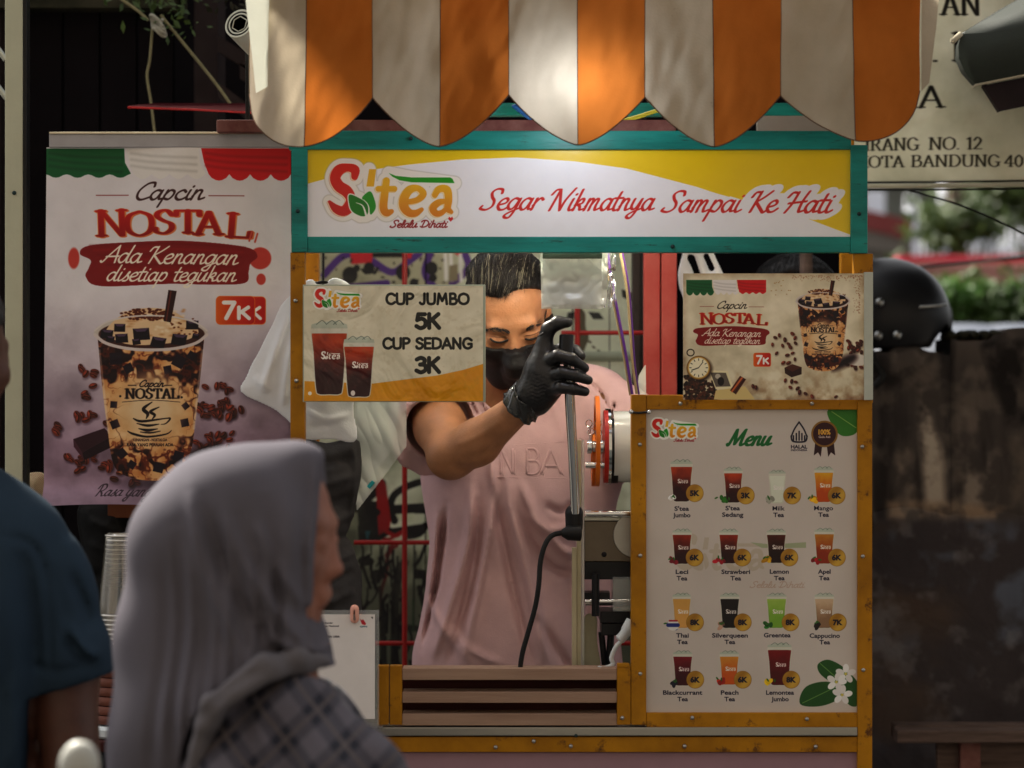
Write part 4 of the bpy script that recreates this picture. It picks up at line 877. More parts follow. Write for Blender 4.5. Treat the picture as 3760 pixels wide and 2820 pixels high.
# ------------------------------------------------------------------ organic shapes: signed distance fields turned into one mesh
class Field:
    def __init__(s, lo, hi, res, zs=None):
        s.x = np.arange(lo[0], hi[0] + res, res); s.y = np.arange(lo[1], hi[1] + res, res)
        s.z = np.arange(lo[2], hi[2] + res, res) if zs is None else np.asarray(zs)
        s.d = np.full((len(s.x), len(s.y), len(s.z)), .5)
    def sub(s, lo, hi):
        r = []
        for a, l, h in ((s.x, lo[0], hi[0]), (s.y, lo[1], hi[1]), (s.z, lo[2], hi[2])):
            i = max(0, np.searchsorted(a, l) - 1); j = min(len(a), np.searchsorted(a, h) + 1)
            if j <= i: return None
            r.append(slice(i, j))
        return tuple(r), s.x[r[0]][:, None, None], s.y[r[1]][None, :, None], s.z[r[2]][None, None, :]
    def put(s, fn, lo, hi, k=.02, mode='u'):
        pad = k + .012
        q = s.sub([v - pad for v in lo], [v + pad for v in hi])
        if q is None: return
        sl, X, Y, Z = q; n = fn(X, Y, Z); a = s.d[sl]
        if mode == 's': n = -n
        if mode == 'u':
            h = np.clip(.5 + .5 * (n - a) / k, 0, 1); s.d[sl] = n * (1 - h) + a * h - k * h * (1 - h)
        elif mode == 's':
            h = np.clip(.5 - .5 * (n - a) / k, 0, 1); s.d[sl] = n * (1 - h) + a * h + k * h * (1 - h)
        elif mode == 'i':
            s.d[sl] = np.maximum(a, n)
    def cap(s, a, b, ra, rb=None, k=.02, mode='u', sy=1):
        rb = ra if rb is None else rb; a = Vector(a); b = Vector(b); e = b - a; L = e.length_squared + 1e-12; m = max(ra, rb) * max(1, sy)
        def f(X, Y, Z):
            t = np.clip(((X - a.x) * e.x + (Y - a.y) * e.y + (Z - a.z) * e.z) / L, 0, 1)
            return np.sqrt((X - a.x - t * e.x) ** 2 + ((Y - a.y - t * e.y) / sy) ** 2 + (Z - a.z - t * e.z) ** 2) - (ra + (rb - ra) * t)
        s.put(f, [min(a[i], b[i]) - m for i in range(3)], [max(a[i], b[i]) + m for i in range(3)], k, mode)
    def chain(s, pts, rs, k=.02, sy=1, mode='u'):
        for i in range(len(pts) - 1): s.cap(pts[i], pts[i + 1], rs[i], rs[i + 1], k, mode, sy)
    def ell(s, c, r, k=.02, M=None, mode='u'):
        c = Vector(c); mr = max(r); Mi = M.inverted() if M is not None else None; q = min(r)
        def f(X, Y, Z):
            u, v, w = X - c.x, Y - c.y, Z - c.z
            if Mi is not None: u, v, w = (Mi[0][0] * u + Mi[0][1] * v + Mi[0][2] * w, Mi[1][0] * u + Mi[1][1] * v + Mi[1][2] * w, Mi[2][0] * u + Mi[2][1] * v + Mi[2][2] * w)
            k0 = np.sqrt((u / r[0]) ** 2 + (v / r[1]) ** 2 + (w / r[2]) ** 2) + 1e-9
            k1 = np.sqrt((u / r[0] ** 2) ** 2 + (v / r[1] ** 2) ** 2 + (w / r[2] ** 2) ** 2) + 1e-9
            return k0 * (k0 - 1) / k1
        s.put(f, [c[i] - mr for i in range(3)], [c[i] + mr for i in range(3)], k, mode)
    def fold(s, pts, amp, w, y, front=None):
        """ridge (amp > 0) or groove along a line of photo pixels at depth y, pressed into whatever surface lies there"""
        P = catmull([tuple(W(p[0], p[1], y)) for p in pts], 6) if len(pts) > 2 else np.array([tuple(W(p[0], p[1], y)) for p in pts])
        q = s.sub((P[:, 0].min() - 3 * w, s.y[0], P[:, 2].min() - 3 * w), (P[:, 0].max() + 3 * w, s.y[-1] if front is None else front, P[:, 2].max() + 3 * w))
        if q is None: return
        sl, X, Y, Z = q; d = np.full((X.shape[0], 1, Z.shape[2]), 1e9); tt = np.zeros_like(d); n = len(P) - 1
        for i in range(n):
            ax, az, ex, ez = P[i][0], P[i][2], P[i + 1][0] - P[i][0], P[i + 1][2] - P[i][2]; L = ex * ex + ez * ez + 1e-12
            t = np.clip(((X - ax) * ex + (Z - az) * ez) / L, 0, 1); q2 = (X - ax - t * ex) ** 2 + (Z - az - t * ez) ** 2
            m = q2 < d; d = np.where(m, q2, d); tt = np.where(m, (i + t) / n, tt)
        s.d[sl] -= amp * np.exp(-d / w ** 2) * np.clip(np.sin(np.pi * np.clip(tt, .03, .97)) * 1.6, 0, 1)
    def wob(s, amp, f, ph=0):
        X, Y, Z = s.x[:, None, None], s.y[None, :, None], s.z[None, None, :]
        s.d += amp * (np.sin(X * f + ph + 1.7 * np.sin(Z * f * .6)) * np.sin(Z * f * .8 + 2 * ph + Y * f) + .5 * np.sin(X * f * 2.1 + Z * f * 1.7 + Y * f * 1.3))
    def mesh(s, iso=0.):
        d = s.d - iso; nx, ny, nz = d.shape; ins = d < 0
        C = np.zeros((nx - 1, ny - 1, nz - 1), int)
        for i in (0, 1):
            for j in (0, 1):
                for k in (0, 1): C += ins[i:nx - 1 + i, j:ny - 1 + j, k:nz - 1 + k]
        act = (C > 0) & (C < 8); ci = np.argwhere(act); idx = np.full(act.shape, -1); idx[act] = np.arange(len(ci))
        acc = np.zeros((len(ci), 3)); cnt = np.zeros(len(ci)); g = [s.x, s.y, s.z]
        for ax in range(3):
            o = [q for q in range(3) if q != ax]
            for u in (0, 1):
                for v in (0, 1):
                    a = ci.copy(); a[:, o[0]] += u; a[:, o[1]] += v; b = a.copy(); b[:, ax] += 1
                    da = d[a[:, 0], a[:, 1], a[:, 2]]; db = d[b[:, 0], b[:, 1], b[:, 2]]; m = (da < 0) != (db < 0)
                    t = np.where(m, da / np.where(m, da - db, 1), 0)
                    pa = np.stack([g[q][a[:, q]] for q in range(3)], 1); pb = np.stack([g[q][b[:, q]] for q in range(3)], 1)
                    acc += np.where(m[:, None], pa + (pb - pa) * t[:, None], 0); cnt += m
        V = acc / np.maximum(cnt, 1)[:, None]
        F = []
        for ax in range(3):
            o = [q for q in range(3) if q != ax]
            a = [slice(None)] * 3; b = [slice(None)] * 3; a[ax] = slice(0, -1); b[ax] = slice(1, None)
            e = ins[tuple(a)] != ins[tuple(b)]; fl = ins[tuple(a)]
            E = np.argwhere(e); E = E[(E[:, o[0]] > 0) & (E[:, o[1]] > 0) & (E[:, o[0]] < d.shape[o[0]] - 1) & (E[:, o[1]] < d.shape[o[1]] - 1)]
            def c(u, v):
                q = E.copy(); q[:, o[0]] -= u; q[:, o[1]] -= v; return idx[q[:, 0], q[:, 1], q[:, 2]]
            Q = np.stack([c(1, 1), c(0, 1), c(0, 0), c(1, 0)], 1)
            f = fl[E[:, 0], E[:, 1], E[:, 2]]; f = f if ax != 1 else ~f
            Q[~f] = Q[~f][:, ::-1]; F.append(Q)
        F = np.concatenate(F); F = F[(F >= 0).all(1)]
        return V, F
def smoothV(V, F, n=1, lam=.5):
    for _ in range(n):
        A = np.zeros_like(V); c = np.zeros(len(V))
        for i in range(4):
            a, b = F[:, i], F[:, (i + 1) % 4]
            np.add.at(A, a, V[b]); np.add.at(A, b, V[a]); np.add.at(c, a, 1); np.add.at(c, b, 1)
        V = V * (1 - lam) + lam * A / np.maximum(c, 1)[:, None]
    return V
def fobj(name, fl, m, parent, sm=1, **k):
    V, F = fl.mesh(); V = smoothV(V, F, sm) if sm else V
    return mk(name, V, F, m, parent, True, **k)
def bvh(o):
    b = wloc(o); return BVHTree.FromPolygons([tuple(Vector(v.co) + b) for v in o.data.vertices], [tuple(p.vertices) for p in o.data.polygons])
def onto(tree, px, py, lift=.001):
    o = Vector((0, -D, 1.5)); d = (W(px, py, 0) - o).normalized(); h = tree.ray_cast(o, d)
    return None if h[0] is None else h[0] - d * lift
def cloth(name, poly, y, th, m, parent=None, folds=(), res=.003, wob=.002, rnd=.004, sm=1):
    P = np.array([[W(*p, y).x, W(*p, y).z] for p in poly])
    if len(P) < 40: P = catmull([tuple(p) for p in P], 4, True)
    f = Field((P[:, 0].min() - .02, y - th - .03, P[:, 1].min() - .02), (P[:, 0].max() + .02, y + th + .03, P[:, 1].max() + .02), res)
    d2 = polysd(P, f.x[:, None], f.z[None, :])[:, None, :]; a = np.abs(f.y - y)[None, :, None]
    puff = th * np.clip(np.sqrt(np.clip(-d2 / .05, 0, 1)), .3, 1)
    u, v = d2 + rnd, a - puff + rnd
    f.d = np.minimum(np.maximum(u, v), 0) + np.sqrt(np.maximum(u, 0) ** 2 + np.maximum(v, 0) ** 2) - rnd
    for q in folds: f.fold(q[0], q[1], q[2], y)
    if wob: f.wob(wob, 40, 1.3)
    return fobj(name, f, m, parent, sm)
# ------------------------------------------------------------------ materials in use
M = {}
M['ground'] = mat('asphalt', (.035, .034, .032), .9, .3, 5, .6, 90)
M['pave'] = mat('pavement', (.16, .15, .14), .9, .25, 3, .5, 50)
M['shade_black'] = mat('shade_black_wall', (.005, .004, .005), .9, .35, 3, .4, 30)  # near-black: interior shadow put into the colour of shed wall and shutters
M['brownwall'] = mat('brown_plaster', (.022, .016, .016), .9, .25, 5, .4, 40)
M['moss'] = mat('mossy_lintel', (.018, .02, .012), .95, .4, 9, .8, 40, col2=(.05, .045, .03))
M['alu'] = mat('aluminium', (.42, .43, .38), .38, .08, 30, .15, 200, metal=.85, stretch=(1, 1, .15))
M['alupaint'] = mat('cream_painted_steel', (.50, .50, .36), .45, .06, 12, .15, 150, metal=0, wear=(.16, .15, .11), wears=60, weart=.7)
M['teal'] = mat('teal_paint', (.002, .17, .145), .36, .22, 9, .35, 26, col2=(.008, .27, .23), stretch=(.6, 1, 4), wear=(.012, .075, .06), wears=26, weart=.585, wearw=.08)
M['yellow'] = mat('ochre_paint', (.33, .125, .002), .46, .2, 9, .35, 60, spec=.2, col2=(.50, .21, .004), wear=(.10, .035, .008), wears=30, weart=.575, wearw=.10)
M['redpaint'] = mat('faded_red_paint', (.30, .016, .012), .6, .2, 9, .3, 70, col2=(.33, .06, .05), wear=(.10, .05, .045), wears=40, weart=.66)
M['redbeam'] = mat('dusty_red_beam', (.16, .035, .028), .7, .35, 18, .4, 60, col2=(.24, .11, .09))
M['redrod'] = mat('glossy_red_rod', (.33, .012, .01), .3, .15, 30, 0)
M['chrome'] = mat('chrome', (.62, .63, .62), .12, .05, 20, 0, metal=1)
M['steel'] = mat('brushed_steel', (.36, .35, .31), .3, .1, 20, .1, 150, metal=.9, stretch=(.1, 1, 1))
M['black'] = mat('black_plastic', (.005, .005, .006), .35, .2, 20, .05)
M['blackrub'] = mat('black_rubber', (.005, .005, .005), .55, .2, 20, .1)
M['orange'] = mat('orange_plastic', (.75, .17, .01), .35, .08)
M['red'] = mat('red_plastic', (.45, .02, .012), .35, .1)
M['cream'] = mat('yellowed_acrylic', (.45, .40, .25), .3, .12, 10, .1, 60)
M['screw'] = mat('screw_head', (.4, .4, .38), .3, .2, 200, 0, metal=.9)
M['darkscrew'] = mat('sunk_screw', (.01, .03, .03), .5, .2, 100)
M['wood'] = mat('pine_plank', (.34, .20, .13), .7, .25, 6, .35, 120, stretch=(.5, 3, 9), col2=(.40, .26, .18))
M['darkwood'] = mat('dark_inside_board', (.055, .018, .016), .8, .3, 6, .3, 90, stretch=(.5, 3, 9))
M['oldwood'] = mat('weathered_wood', (.10, .07, .058), .8, .35, 8, .5, 70, stretch=(1, 1, 10), col2=(.16, .11, .09))
M['pink'] = mat('pink_panel', (.34, .20, .235), .5, .06, 8, .05)
M['clothwhite'] = mat('white_cotton', (.86, .88, .90), .95, .04, 20, .25, 300, trans=.08)
M['clothblack'] = mat('black_cloth', (.010, .010, .010), .85, .25, 20, .3, 250)
M['concrete'] = None
M['foliage'] = mat('leaf_green', (.035, .075, .015), .6, .5, 3, col2=(.09, .14, .03), trans=.2)
M['rope'] = mat('straw_rope', (.20, .18, .10), .9, .2, 80, .5, 300)
M['purple'] = mat('purple_strap', (.10, .025, .22), .4, .1)
M['tan'] = mat('tan_strap', (.33, .25, .13), .6, .1)
M['white'] = mat('white_plastic', (.62, .66, .66), .4, .04)
M['film'] = film('clear_film', a=.16); M['film2'] = film('crinkled_film', (.72, .75, .70), a=.66, rough=.3)
M['whitepaint'] = mat('white_wall', (.62, .62, .58), .8, .1, 2)
# concrete boundary wall: dark, streaked, paler patches
def wallmat():
    m = mat('stained_concrete', (.026, .022, .019), .92, .4, 2.6, .9, 22, col2=(.085, .073, .060), wear=(.17, .15, .115), wears=2.6, weart=.50, wearw=.22)
    N = m.node_tree.nodes; L = m.node_tree.links
    mp = [n for n in N if n.type == 'MAPPING'][0]; mp.inputs['Scale'].default_value = (2.0, 1, 1.1)
    return m
M['concrete'] = wallmat()
M['concrete2'] = mat('bluish_concrete', (.028, .028, .032), .9, .35, 5, .8, 30, col2=(.066, .068, .078))
# ------------------------------------------------------------------ ground and the far street
def struct(o): return tag(o, kind='structure')
struct(mk('ground', [(-90, -60, 0), (90, -60, 0), (90, 140, 0), (-90, 140, 0)], [(0, 1, 2, 3)], M['ground']))
struct(MB().box(-8, 8, -.8, 3.2, .004, .13, .01).go('pavement', M['pave']))
# unseen house front added behind the camera to cut low sky light
hs_ = thing('added_house_front', 'two-storey house front across the street, behind the viewer', 'house', (0, -9.5, 0))
MB().box(-22, 22, -9.9, -9.5, 0, 10.5).go('wall', mat('house_render', (.20, .17, .14), .9, .15, 1), hs_)
for i in range(10):
    for j in range(2): MB().box(-20 + i * 4.2, -18.4 + i * 4.2, -9.49, -9.45, 1.2 + j * 3.6, 3.0 + j * 3.6, .01).go('window', mat('house_pane', (.03, .035, .04), .2) if not (i or j) else bpy.data.materials['house_pane'], hs_)
MB().box(-22.5, 22.5, -9.9, -8.9, 10.5, 10.7).go('roof', M['redbeam'], hs_)
# dark shed behind the stall (left and middle)
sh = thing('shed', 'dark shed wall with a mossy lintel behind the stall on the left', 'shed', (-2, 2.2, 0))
MB().box(-5, .95, 2.2, 2.4, .13, 4.6).go('wall', M['shade_black'], sh)
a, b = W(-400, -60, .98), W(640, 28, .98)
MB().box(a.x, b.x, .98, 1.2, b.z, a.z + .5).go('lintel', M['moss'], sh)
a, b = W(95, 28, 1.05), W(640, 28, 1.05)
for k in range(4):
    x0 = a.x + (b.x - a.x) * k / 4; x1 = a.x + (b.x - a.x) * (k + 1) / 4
    MB().box(x0 + .003, x1 - .003, 1.05, 1.08, .13, b.z - .003, .002).go('shutter_board', M['shade_black'], sh)
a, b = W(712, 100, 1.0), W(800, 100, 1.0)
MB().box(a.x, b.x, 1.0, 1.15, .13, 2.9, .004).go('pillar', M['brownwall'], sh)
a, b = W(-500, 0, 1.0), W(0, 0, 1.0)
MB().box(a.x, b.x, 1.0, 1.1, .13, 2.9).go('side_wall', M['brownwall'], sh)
for (p, q) in (((800, 130), (1010, 260)), ((880, 230), (1100, 360)), ((800, 300), (1150, 560))):
    A, B = W(*p, .9), W(*q, .9); MB().prism([A, B, B + Vector((0, 0, -.035)), A + Vector((0, 0, -.035))], (0, .04, 0)).go('rafter', M['brownwall'], sh)
# painted wall behind the seller
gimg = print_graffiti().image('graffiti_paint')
gw = thing('graffiti_wall', 'pale green wall with black, red and purple graffiti behind the seller', 'wall', (.1, 1.2, 0))
def panel_uv(name, x0, y0, x1, y1, y, img_box, m, parent, d=.01, bend=None):
    """printed sheet: front face carries the print; the print canvas covers img_box in photo pixels"""
    nx, nz = (1, 1) if bend is None else (48, 48)
    V = []; F = []; UV = []
    for j in range(nz + 1):
        for i in range(nx + 1):
            px = x0 + (x1 - x0) * i / nx; py = y1 + (y0 - y1) * j / nz
            p = W(px, py, y); 
            if bend: p = p + Vector(bend(i / nx, j / nz))
            V.append(p); UV.append(((px - img_box[0]) / (img_box[2] - img_box[0]), (img_box[3] - py) / (img_box[3] - img_box[1])))
    n = nx + 1
    F = [[j * n + i, j * n + i + 1, (j + 1) * n + i + 1, (j + 1) * n + i] for j in range(nz) for i in range(nx)]
    return mk(name, V, F, m, parent, bend is not None, uv=UV)
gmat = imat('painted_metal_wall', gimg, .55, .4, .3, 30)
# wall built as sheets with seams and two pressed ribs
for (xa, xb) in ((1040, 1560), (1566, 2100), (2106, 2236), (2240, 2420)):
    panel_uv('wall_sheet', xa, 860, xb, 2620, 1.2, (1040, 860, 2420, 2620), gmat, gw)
for (py, r) in ((1308, .012),):
    A, B = W(1040, py, 1.2), W(2420, py, 1.2); MB().tube([A, B], r, 10).go('rib', mat('rib_paint', (.42, .47, .36), .5, .12, 10), gw, True)
A, B = W(1040, 2620, 1.215), W(2420, 2620, 1.215); MB().box(A.x, B.x, 1.215, 1.3, .13, 1.95).go('wall_core', M['brownwall'], gw)
A, B = W(2322, 900, .95), W(2352, 900, .95)
pst = thing('door_post', 'dark brown steel post between the green wall and the red posts', 'post', (A.x, .95, .13))
MB().box(A.x, B.x, .95, 1.0, .13, 2.1, .003).go('upright', mat('dark_brown_steel', (.035, .022, .02), .5, .3, 20), pst)
MB().box(B.x, B.x + .012, .96, 1.0, .13, 2.1, .002).go('door_edge', M['black'], pst)
# two red uprights
for k, (xa, xb, lb) in enumerate(((2364, 2424, 'left one of the two faded red square posts under the sign'), (2428, 2486, 'right one of the two faded red square posts under the sign'))):
    A, B = W(xa, 900, .42), W(xb, 900, .42)
    o = MB().box(A.x, B.x, .42, .45, .13, 1.95, .003).go('red_post', M['redpaint']); tag(o, lb, 'post', 'red square posts')
# ------------------------------------------------------------------ concrete boundary wall, right
cw = thing('concrete_wall', 'tall stained concrete wall behind the stall on the right', 'wall', (1.6, 1.3, 0))
def wallblock(x0, x1, y0, y1, z0, z1, nm, m, seed=0, rough=.012):
    nx, nz = 60, 40; V = []; F = []
    for s_, yy in ((0, y0), (1, y1)):
        for j in range(nz + 1):
            for i in range(nx + 1):
                x = x0 + (x1 - x0) * i / nx; z = z0 + (z1 - z0) * j / nz; q = noise.noise(Vector((x * 5, z * 5, seed))) + .5 * noise.noise(Vector((x * 14, z * 14, seed)))
                zz = z + (noise.noise(Vector((x * 7, seed + 4, 0))) * .03 + noise.noise(Vector((x * 30, seed + 4, 2))) * .012 if j == nz else 0)
                V.append((x, yy + (q * rough if not s_ else 0), zz))
    n = nx + 1; o = (nx + 1) * (nz + 1)
    for j in range(nz):
        for i in range(nx):
            a = j * n + i; F.append([a, a + 1, a + n + 1, a + n]); F.append([o + a, o + a + n, o + a + n + 1, o + a + 1])
    for i in range(nx): a = nz * n + i; F.append([a, a + 1, o + a + 1, o + a])
    for j in range(nz):
        for i in (0, nx): a = j * n + i; F.append([a, a + n, o + a + n, o + a] if i else [a, o + a, o + a + n, a + n])
    uv = []
    for q in V:
        s_ = sc(1.3); uv.append(((q[0] / s_ + 1880 - 2560) / 1740., (3400 - (1410 - (q[2] - 1.5) / s_)) / 2220.))
    return mk(nm, V, F, m, cw, True, uv=uv)
wimg = print_wall().image('wall_stains'); M['concrete'] = M['concrete2'] = imat('stained_concrete_face', wimg, .92, .05, .9, 25, .5)
x0, x1 = W(2560, 0, 1.3).x, W(3490, 0, 1.3).x; x2 = W(5200, 0, 1.3).x
zt, zn, zs = W(0, 1232, 1.3).z, W(0, 1292, 1.3).z, W(0, 1880, 1.3).z
wallblock(x0, x1, 1.3, 1.52, .1, zn, 'lower_wall_end', M['concrete'], 3)
wallblock(x1 + .001, x2, 1.3, 1.52, .1, zt, 'wall_face', M['concrete'], 3)
wallblock(x0, x2, 1.285, 1.31, .1, zs, 'wall_base', M['concrete2'], 8, .006)
# mossy broken capping stones
for i in range(16):
    px = 3500 + i * 42 + random.uniform(-6, 6); A = W(px, 1232, 1.32); r = .018 + random.random() * .012
    bm = bmesh.new(); bmesh.ops.create_icosphere(bm, subdivisions=2, radius=1)
    for v in bm.verts: v.co = Vector((v.co.x * .017, v.co.y * .07, v.co.z * r * .6)) * (1 + .35 * noise.noise(v.co * 2 + Vector((i, 0, 0)))) + Vector((A.x, 1.38, zt + .0))
    q = mk('capping_stone', [v.co.copy() for v in bm.verts], [[v.index for v in f.verts] for f in bm.faces], M['moss'], cw, True); bm.free()
# rough wooden table at the foot of the wall
tb = thing('wooden_table', 'rough reddish wooden table in front of the concrete wall', 'table', (W(3560, 0, .85).x, .95, .13))
xl = W(3295, 0, .85).x; z1 = W(0, 2682, .85).z
for k in range(2):
    MB().box(xl + k * .004, 2.1, .85 + k * .062, .85 + k * .062 + .059, z1 - .028, z1 + .003 * (k % 2), .004).go('plank', M['oldwood'], tb)
for (lx, ly) in ((W(3520, 0, .9).x, .88), (1.9, .88), (W(3520, 0, .9).x, .925), (1.9, .925)):
    MB().box(lx, lx + .045, ly, ly + .035, .13, z1 - .028, .004).go('leg', M['redbeam'], tb)
MB().box(W(3440, 0, .9).x, 1.95, .9, .92, z1 - .1, z1 - .03, .003).go('apron_board', M['oldwood'], tb)
# ------------------------------------------------------------------ street sign banner, upper right
simg = print_street().image('street_sign_print')
sb = thing('street_banner', 'large cream banner with black serif address lettering, upper right', 'banner', (W(3500, 0, .75).x, .75, 1.9))
panel_uv('sheet', 2900, -300, 4100, 668, .75, (2900, -300, 4100, 668), imat('weathered_banner', simg, .8, .2, .3, 60, .25), sb, bend=lambda u, v: (0, .012 * math.sin(u * 9) + .01 * math.sin(v * 7 + u * 4), 0))
for px in (2960, 4120): A = W(px, 0, .79); MB().tube([(A.x, .79, .13), (A.x, .79, W(0, -300, .75).z)], .014, 12).go('support_pole', M['oldwood'], sb, True)
MB().tube([W(2900, -290, .79), W(4120, -290, .79)], .010, 10).go('top_pole', M['oldwood'], sb, True)
ptube('hem_roll', [(2880, 684, .745), (3400, 682, .74), (4120, 672, .745)], .0055, mat('cream_hem', (.45, .43, .33), .8, .15, 20, .3), sb)
ptube('hem_shadow_cord', [(2880, 671, .742), (3400, 668, .742), (4120, 658, .742)], .0018, M['blackrub'], sb)
ptube('hem_cord', [(2880, 698, .745), (3400, 697, .745), (4120, 687, .745)], .0022, M['blackrub'], sb)
o = ptube('cable', [(3340, 700, .76), (3500, 745, .76), (3640, 800, .77), (3800, 880, .78)], .0022, M['blackrub']); tag(o, 'thin black cable sagging down below the cream banner', 'cable')
o = ptube('cable', [(3160, 1000, 2.6), (3330, 985, 2.6), (3500, 968, 2.6), (3800, 940, 2.6)], .005, M['blackrub']); tag(o, 'blurred black cable crossing the far red roof', 'cable')
# ------------------------------------------------------------------ helmet on the wall
hm = thing('motorcycle_helmet', 'black open-face motorcycle helmet with a peak, lying on the concrete wall', 'helmet', tuple(W(3270, 1290, 1.4)))
c = W(3255, 1165, 1.4); s_ = sc(1.4)
f = Field((c.x - .17, 1.4 - .15, c.z - .13), (c.x + .2, 1.4 + .15, c.z + .17), .005)
f.ell((c.x, 1.4, c.z), (.152, .125, .142), .01)
f.put(lambda X, Y, Z: (c.z - .075 - Z) + 0 * X + 0 * Y, (c.x - .3, 1, c.z - .3), (c.x + .3, 2, c.z), 0.01, 'i')
f.d = np.maximum(f.d, (c.z - .082) - f.z[None, None, :])
f.ell((c.x + .16, 1.4, c.z - .075), (.085, .10, .065), .01, mode='s')
fobj('shell', f, mat('matt_black_shell', (.012, .012, .014), .38, .1, 10), hm)
P = [(3440, 1118), (3472, 1112), (3490, 1145), (3492, 1190), (3485, 1222), (3450, 1222), (3400, 1190), (3345, 1165), (3360, 1128)]
cloth('peak', P, 1.4, .085, M['black'], hm, wob=0, res=.004)
for (px, py) in ((3230, 1110), (3225, 1232), (3295, 1230)):
    q = W(px, py, 1.262); MB().lathe((q.x, q.y, q.z), [(.001, -.006), (.009, -.004), (.011, .002)], 12, 'Y').go('snap_button', M['screw'], hm, True)
ptube('visor_edge', [(3375, 1128, 1.285), (3440, 1124, 1.28), (3475, 1118, 1.30)], .0035, M['screw'], hm)
ptube('strap', [(3190, 1270, 1.27), (3210, 1330, 1.265), (3240, 1380, 1.262), (3210, 1420, 1.265)], .009, M['blackrub'], hm)
# ------------------------------------------------------------------ far street on the right: walls, roof, hedge
def far(name, xa, ya, xb, yb, y, d, m, label=None, cat=None, parent=None):
    a, b_ = W(xa, ya, y), W(xb, yb, y)
    return MB().box(a.x, b_.x, y, y + d, b_.z, a.z, .01).go(name, m, parent)
FB = thing('white_house', 'blurred white house with columns and railing beyond the wall', 'house', (W(3500, 0, 12).x, 13, 0))
mg = mat('grey_render', (.17, .175, .15), .9, .2, 1); mw2 = mat('bright_white_wall', (.75, .77, .85), .7, .05, 1); mcr = mat('cream_render', (.50, .47, .33), .9, .1, 1)
mrs = mat('rust_roof', (.28, .06, .06), .7, .3, 2); mpk = mat('pink_roof', (.42, .2, .17), .8, .2, 2); mrd = mat('crimson_fascia', (.42, .03, .06), .6, .15, 2)
far('wall', 2400, 250, 4400, 1300, 14, .3, mg, parent=FB)
far('upper_wall', 3480, 600, 3590, 770, 13.6, .2, mcr, parent=FB); far('upper_wall', 2500, 930, 3200, 1010, 13.6, .2, mcr, parent=FB); far('upper_wall', 3185, 700, 3250, 800, 13.6, .2, mw2, parent=FB)
for (xa, ya, xb, yb) in ((3338, 712, 3372, 850), (3336, 880, 3376, 1010), (3470, 835, 3500, 935), (3462, 640, 3500, 740), (3590, 870, 3640, 925), (3680, 880, 3730, 925), (3520, 850, 3560, 925)):
    far('column', xa, ya, xb, yb, 13.0, .2, mw2, parent=FB)
for k in range(16): far('railing_bar', 3390 + k * 24, 840, 3396 + k * 24, 935, 12.8, .05, mw2, parent=FB)
for k in range(5): far('window', 3260 + k * 110, 640, 3310 + k * 110, 690, 13.9, .05, mat('dark_pane', (.04, .045, .05), .2), parent=FB)
cr = thing('small_roof', 'blurred grey sloping roof left of the white columns', 'roof', tuple(W(3250, 940, 11)))
A, B, C_, D_ = W(3100, 810, 11), W(3350, 870, 11), W(3350, 935, 11), W(3100, 905, 11)
MB().prism([A, B, C_, D_], (0, .8, 0)).go('roof_sheet', mat('grey_roof', (.22, .2, .18), .8, .15, 2), cr)
MB().prism([A + Vector((0, -.02, .1)), B + Vector((0, -.02, .1)), B + Vector((0, -.02, -.02)), A + Vector((0, -.02, -.02))], (0, .3, 0)).go('ridge', mrs, cr)
rf = thing('low_building', 'low building with a crimson fascia and pink roof above the far hedge', 'building', tuple(W(3600, 1100, 9)))
far('fascia', 3300, 938, 4400, 965, 9, .2, mrd, parent=rf); far('roof', 3270, 968, 4400, 1040, 8.8, .4, mpk, parent=rf); far('wall', 3270, 1042, 4400, 1260, 9.1, .2, mat('dull_green_wall', (.04, .05, .03), .9), parent=rf)
def leaves(name, box, n, size, m, label, cat=None, kind=None, parent=None, seed=1, sp=2.2):
    """a crown or hedge of many small leaf faces in uneven clumps; box = photo px box, depth range"""
    r_ = random.Random(seed); xa, ya, xb, yb, y0, y1 = box; V = []; F = []
    cl = [(r_.uniform(xa, xb), r_.uniform(ya, yb), r_.uniform(y0, y1), r_.uniform(.6, 1.5)) for _ in range(max(6, n // 60))]
    for i in range(n):
        c0 = r_.choice(cl); p = W(c0[0], c0[1], c0[2]) + Vector((r_.gauss(0, 1), r_.gauss(0, 1), r_.gauss(0, 1))) * size * sp * c0[3]
        u = Vector((r_.gauss(0, 1), r_.gauss(0, 1), r_.gauss(0, 1))).normalized(); w = u.orthogonal().normalized(); s2 = size * r_.uniform(.5, 1.2)
        k = len(V); V += [p - u * s2, p + w * s2 * .45, p + u * s2, p - w * s2 * .45]; F.append([k, k + 1, k + 2, k + 3])
    o = mk(name, V, F, m, parent)
    return tag(o, label, cat, kind=kind)
mlf2 = mat('bright_leaf', (.06, .16, .02), .6, .4, 2, col2=(.12, .26, .04), trans=.25)
leaves('hedge', (3300, 1085, 4300, 1190, 7.0, 7.4), 6000, .04, M['foliage'], 'blurred green hedge beyond the concrete wall', 'hedge', 'stuff', seed=3, sp=1.2)
leaves('hedge_top', (3300, 1070, 4300, 1100, 7.0, 7.3), 1800, .035, mlf2, 'bright green top growth of the far hedge', 'hedge', 'stuff', seed=4, sp=.8)
def far_tree(lab, bx, n, seed):
    t = thing('tree', lab, 'tree', (W((bx[0] + bx[2]) / 2, 0, bx[4]).x, bx[4], 0), 'trees beyond the wall')
    c = W((bx[0] + bx[2]) / 2, bx[3], (bx[4] + bx[5]) / 2)
    MB().tube([(c.x, c.y, 0), (c.x + .05, c.y, c.z * .6), (c.x - .05, c.y, c.z + .3)], [.12, .09, .04], 10).go('trunk', M['oldwood'], t, True)
    leaves('crown', bx, n, .05, M['foliage'], None, parent=t, seed=seed, sp=1.3)
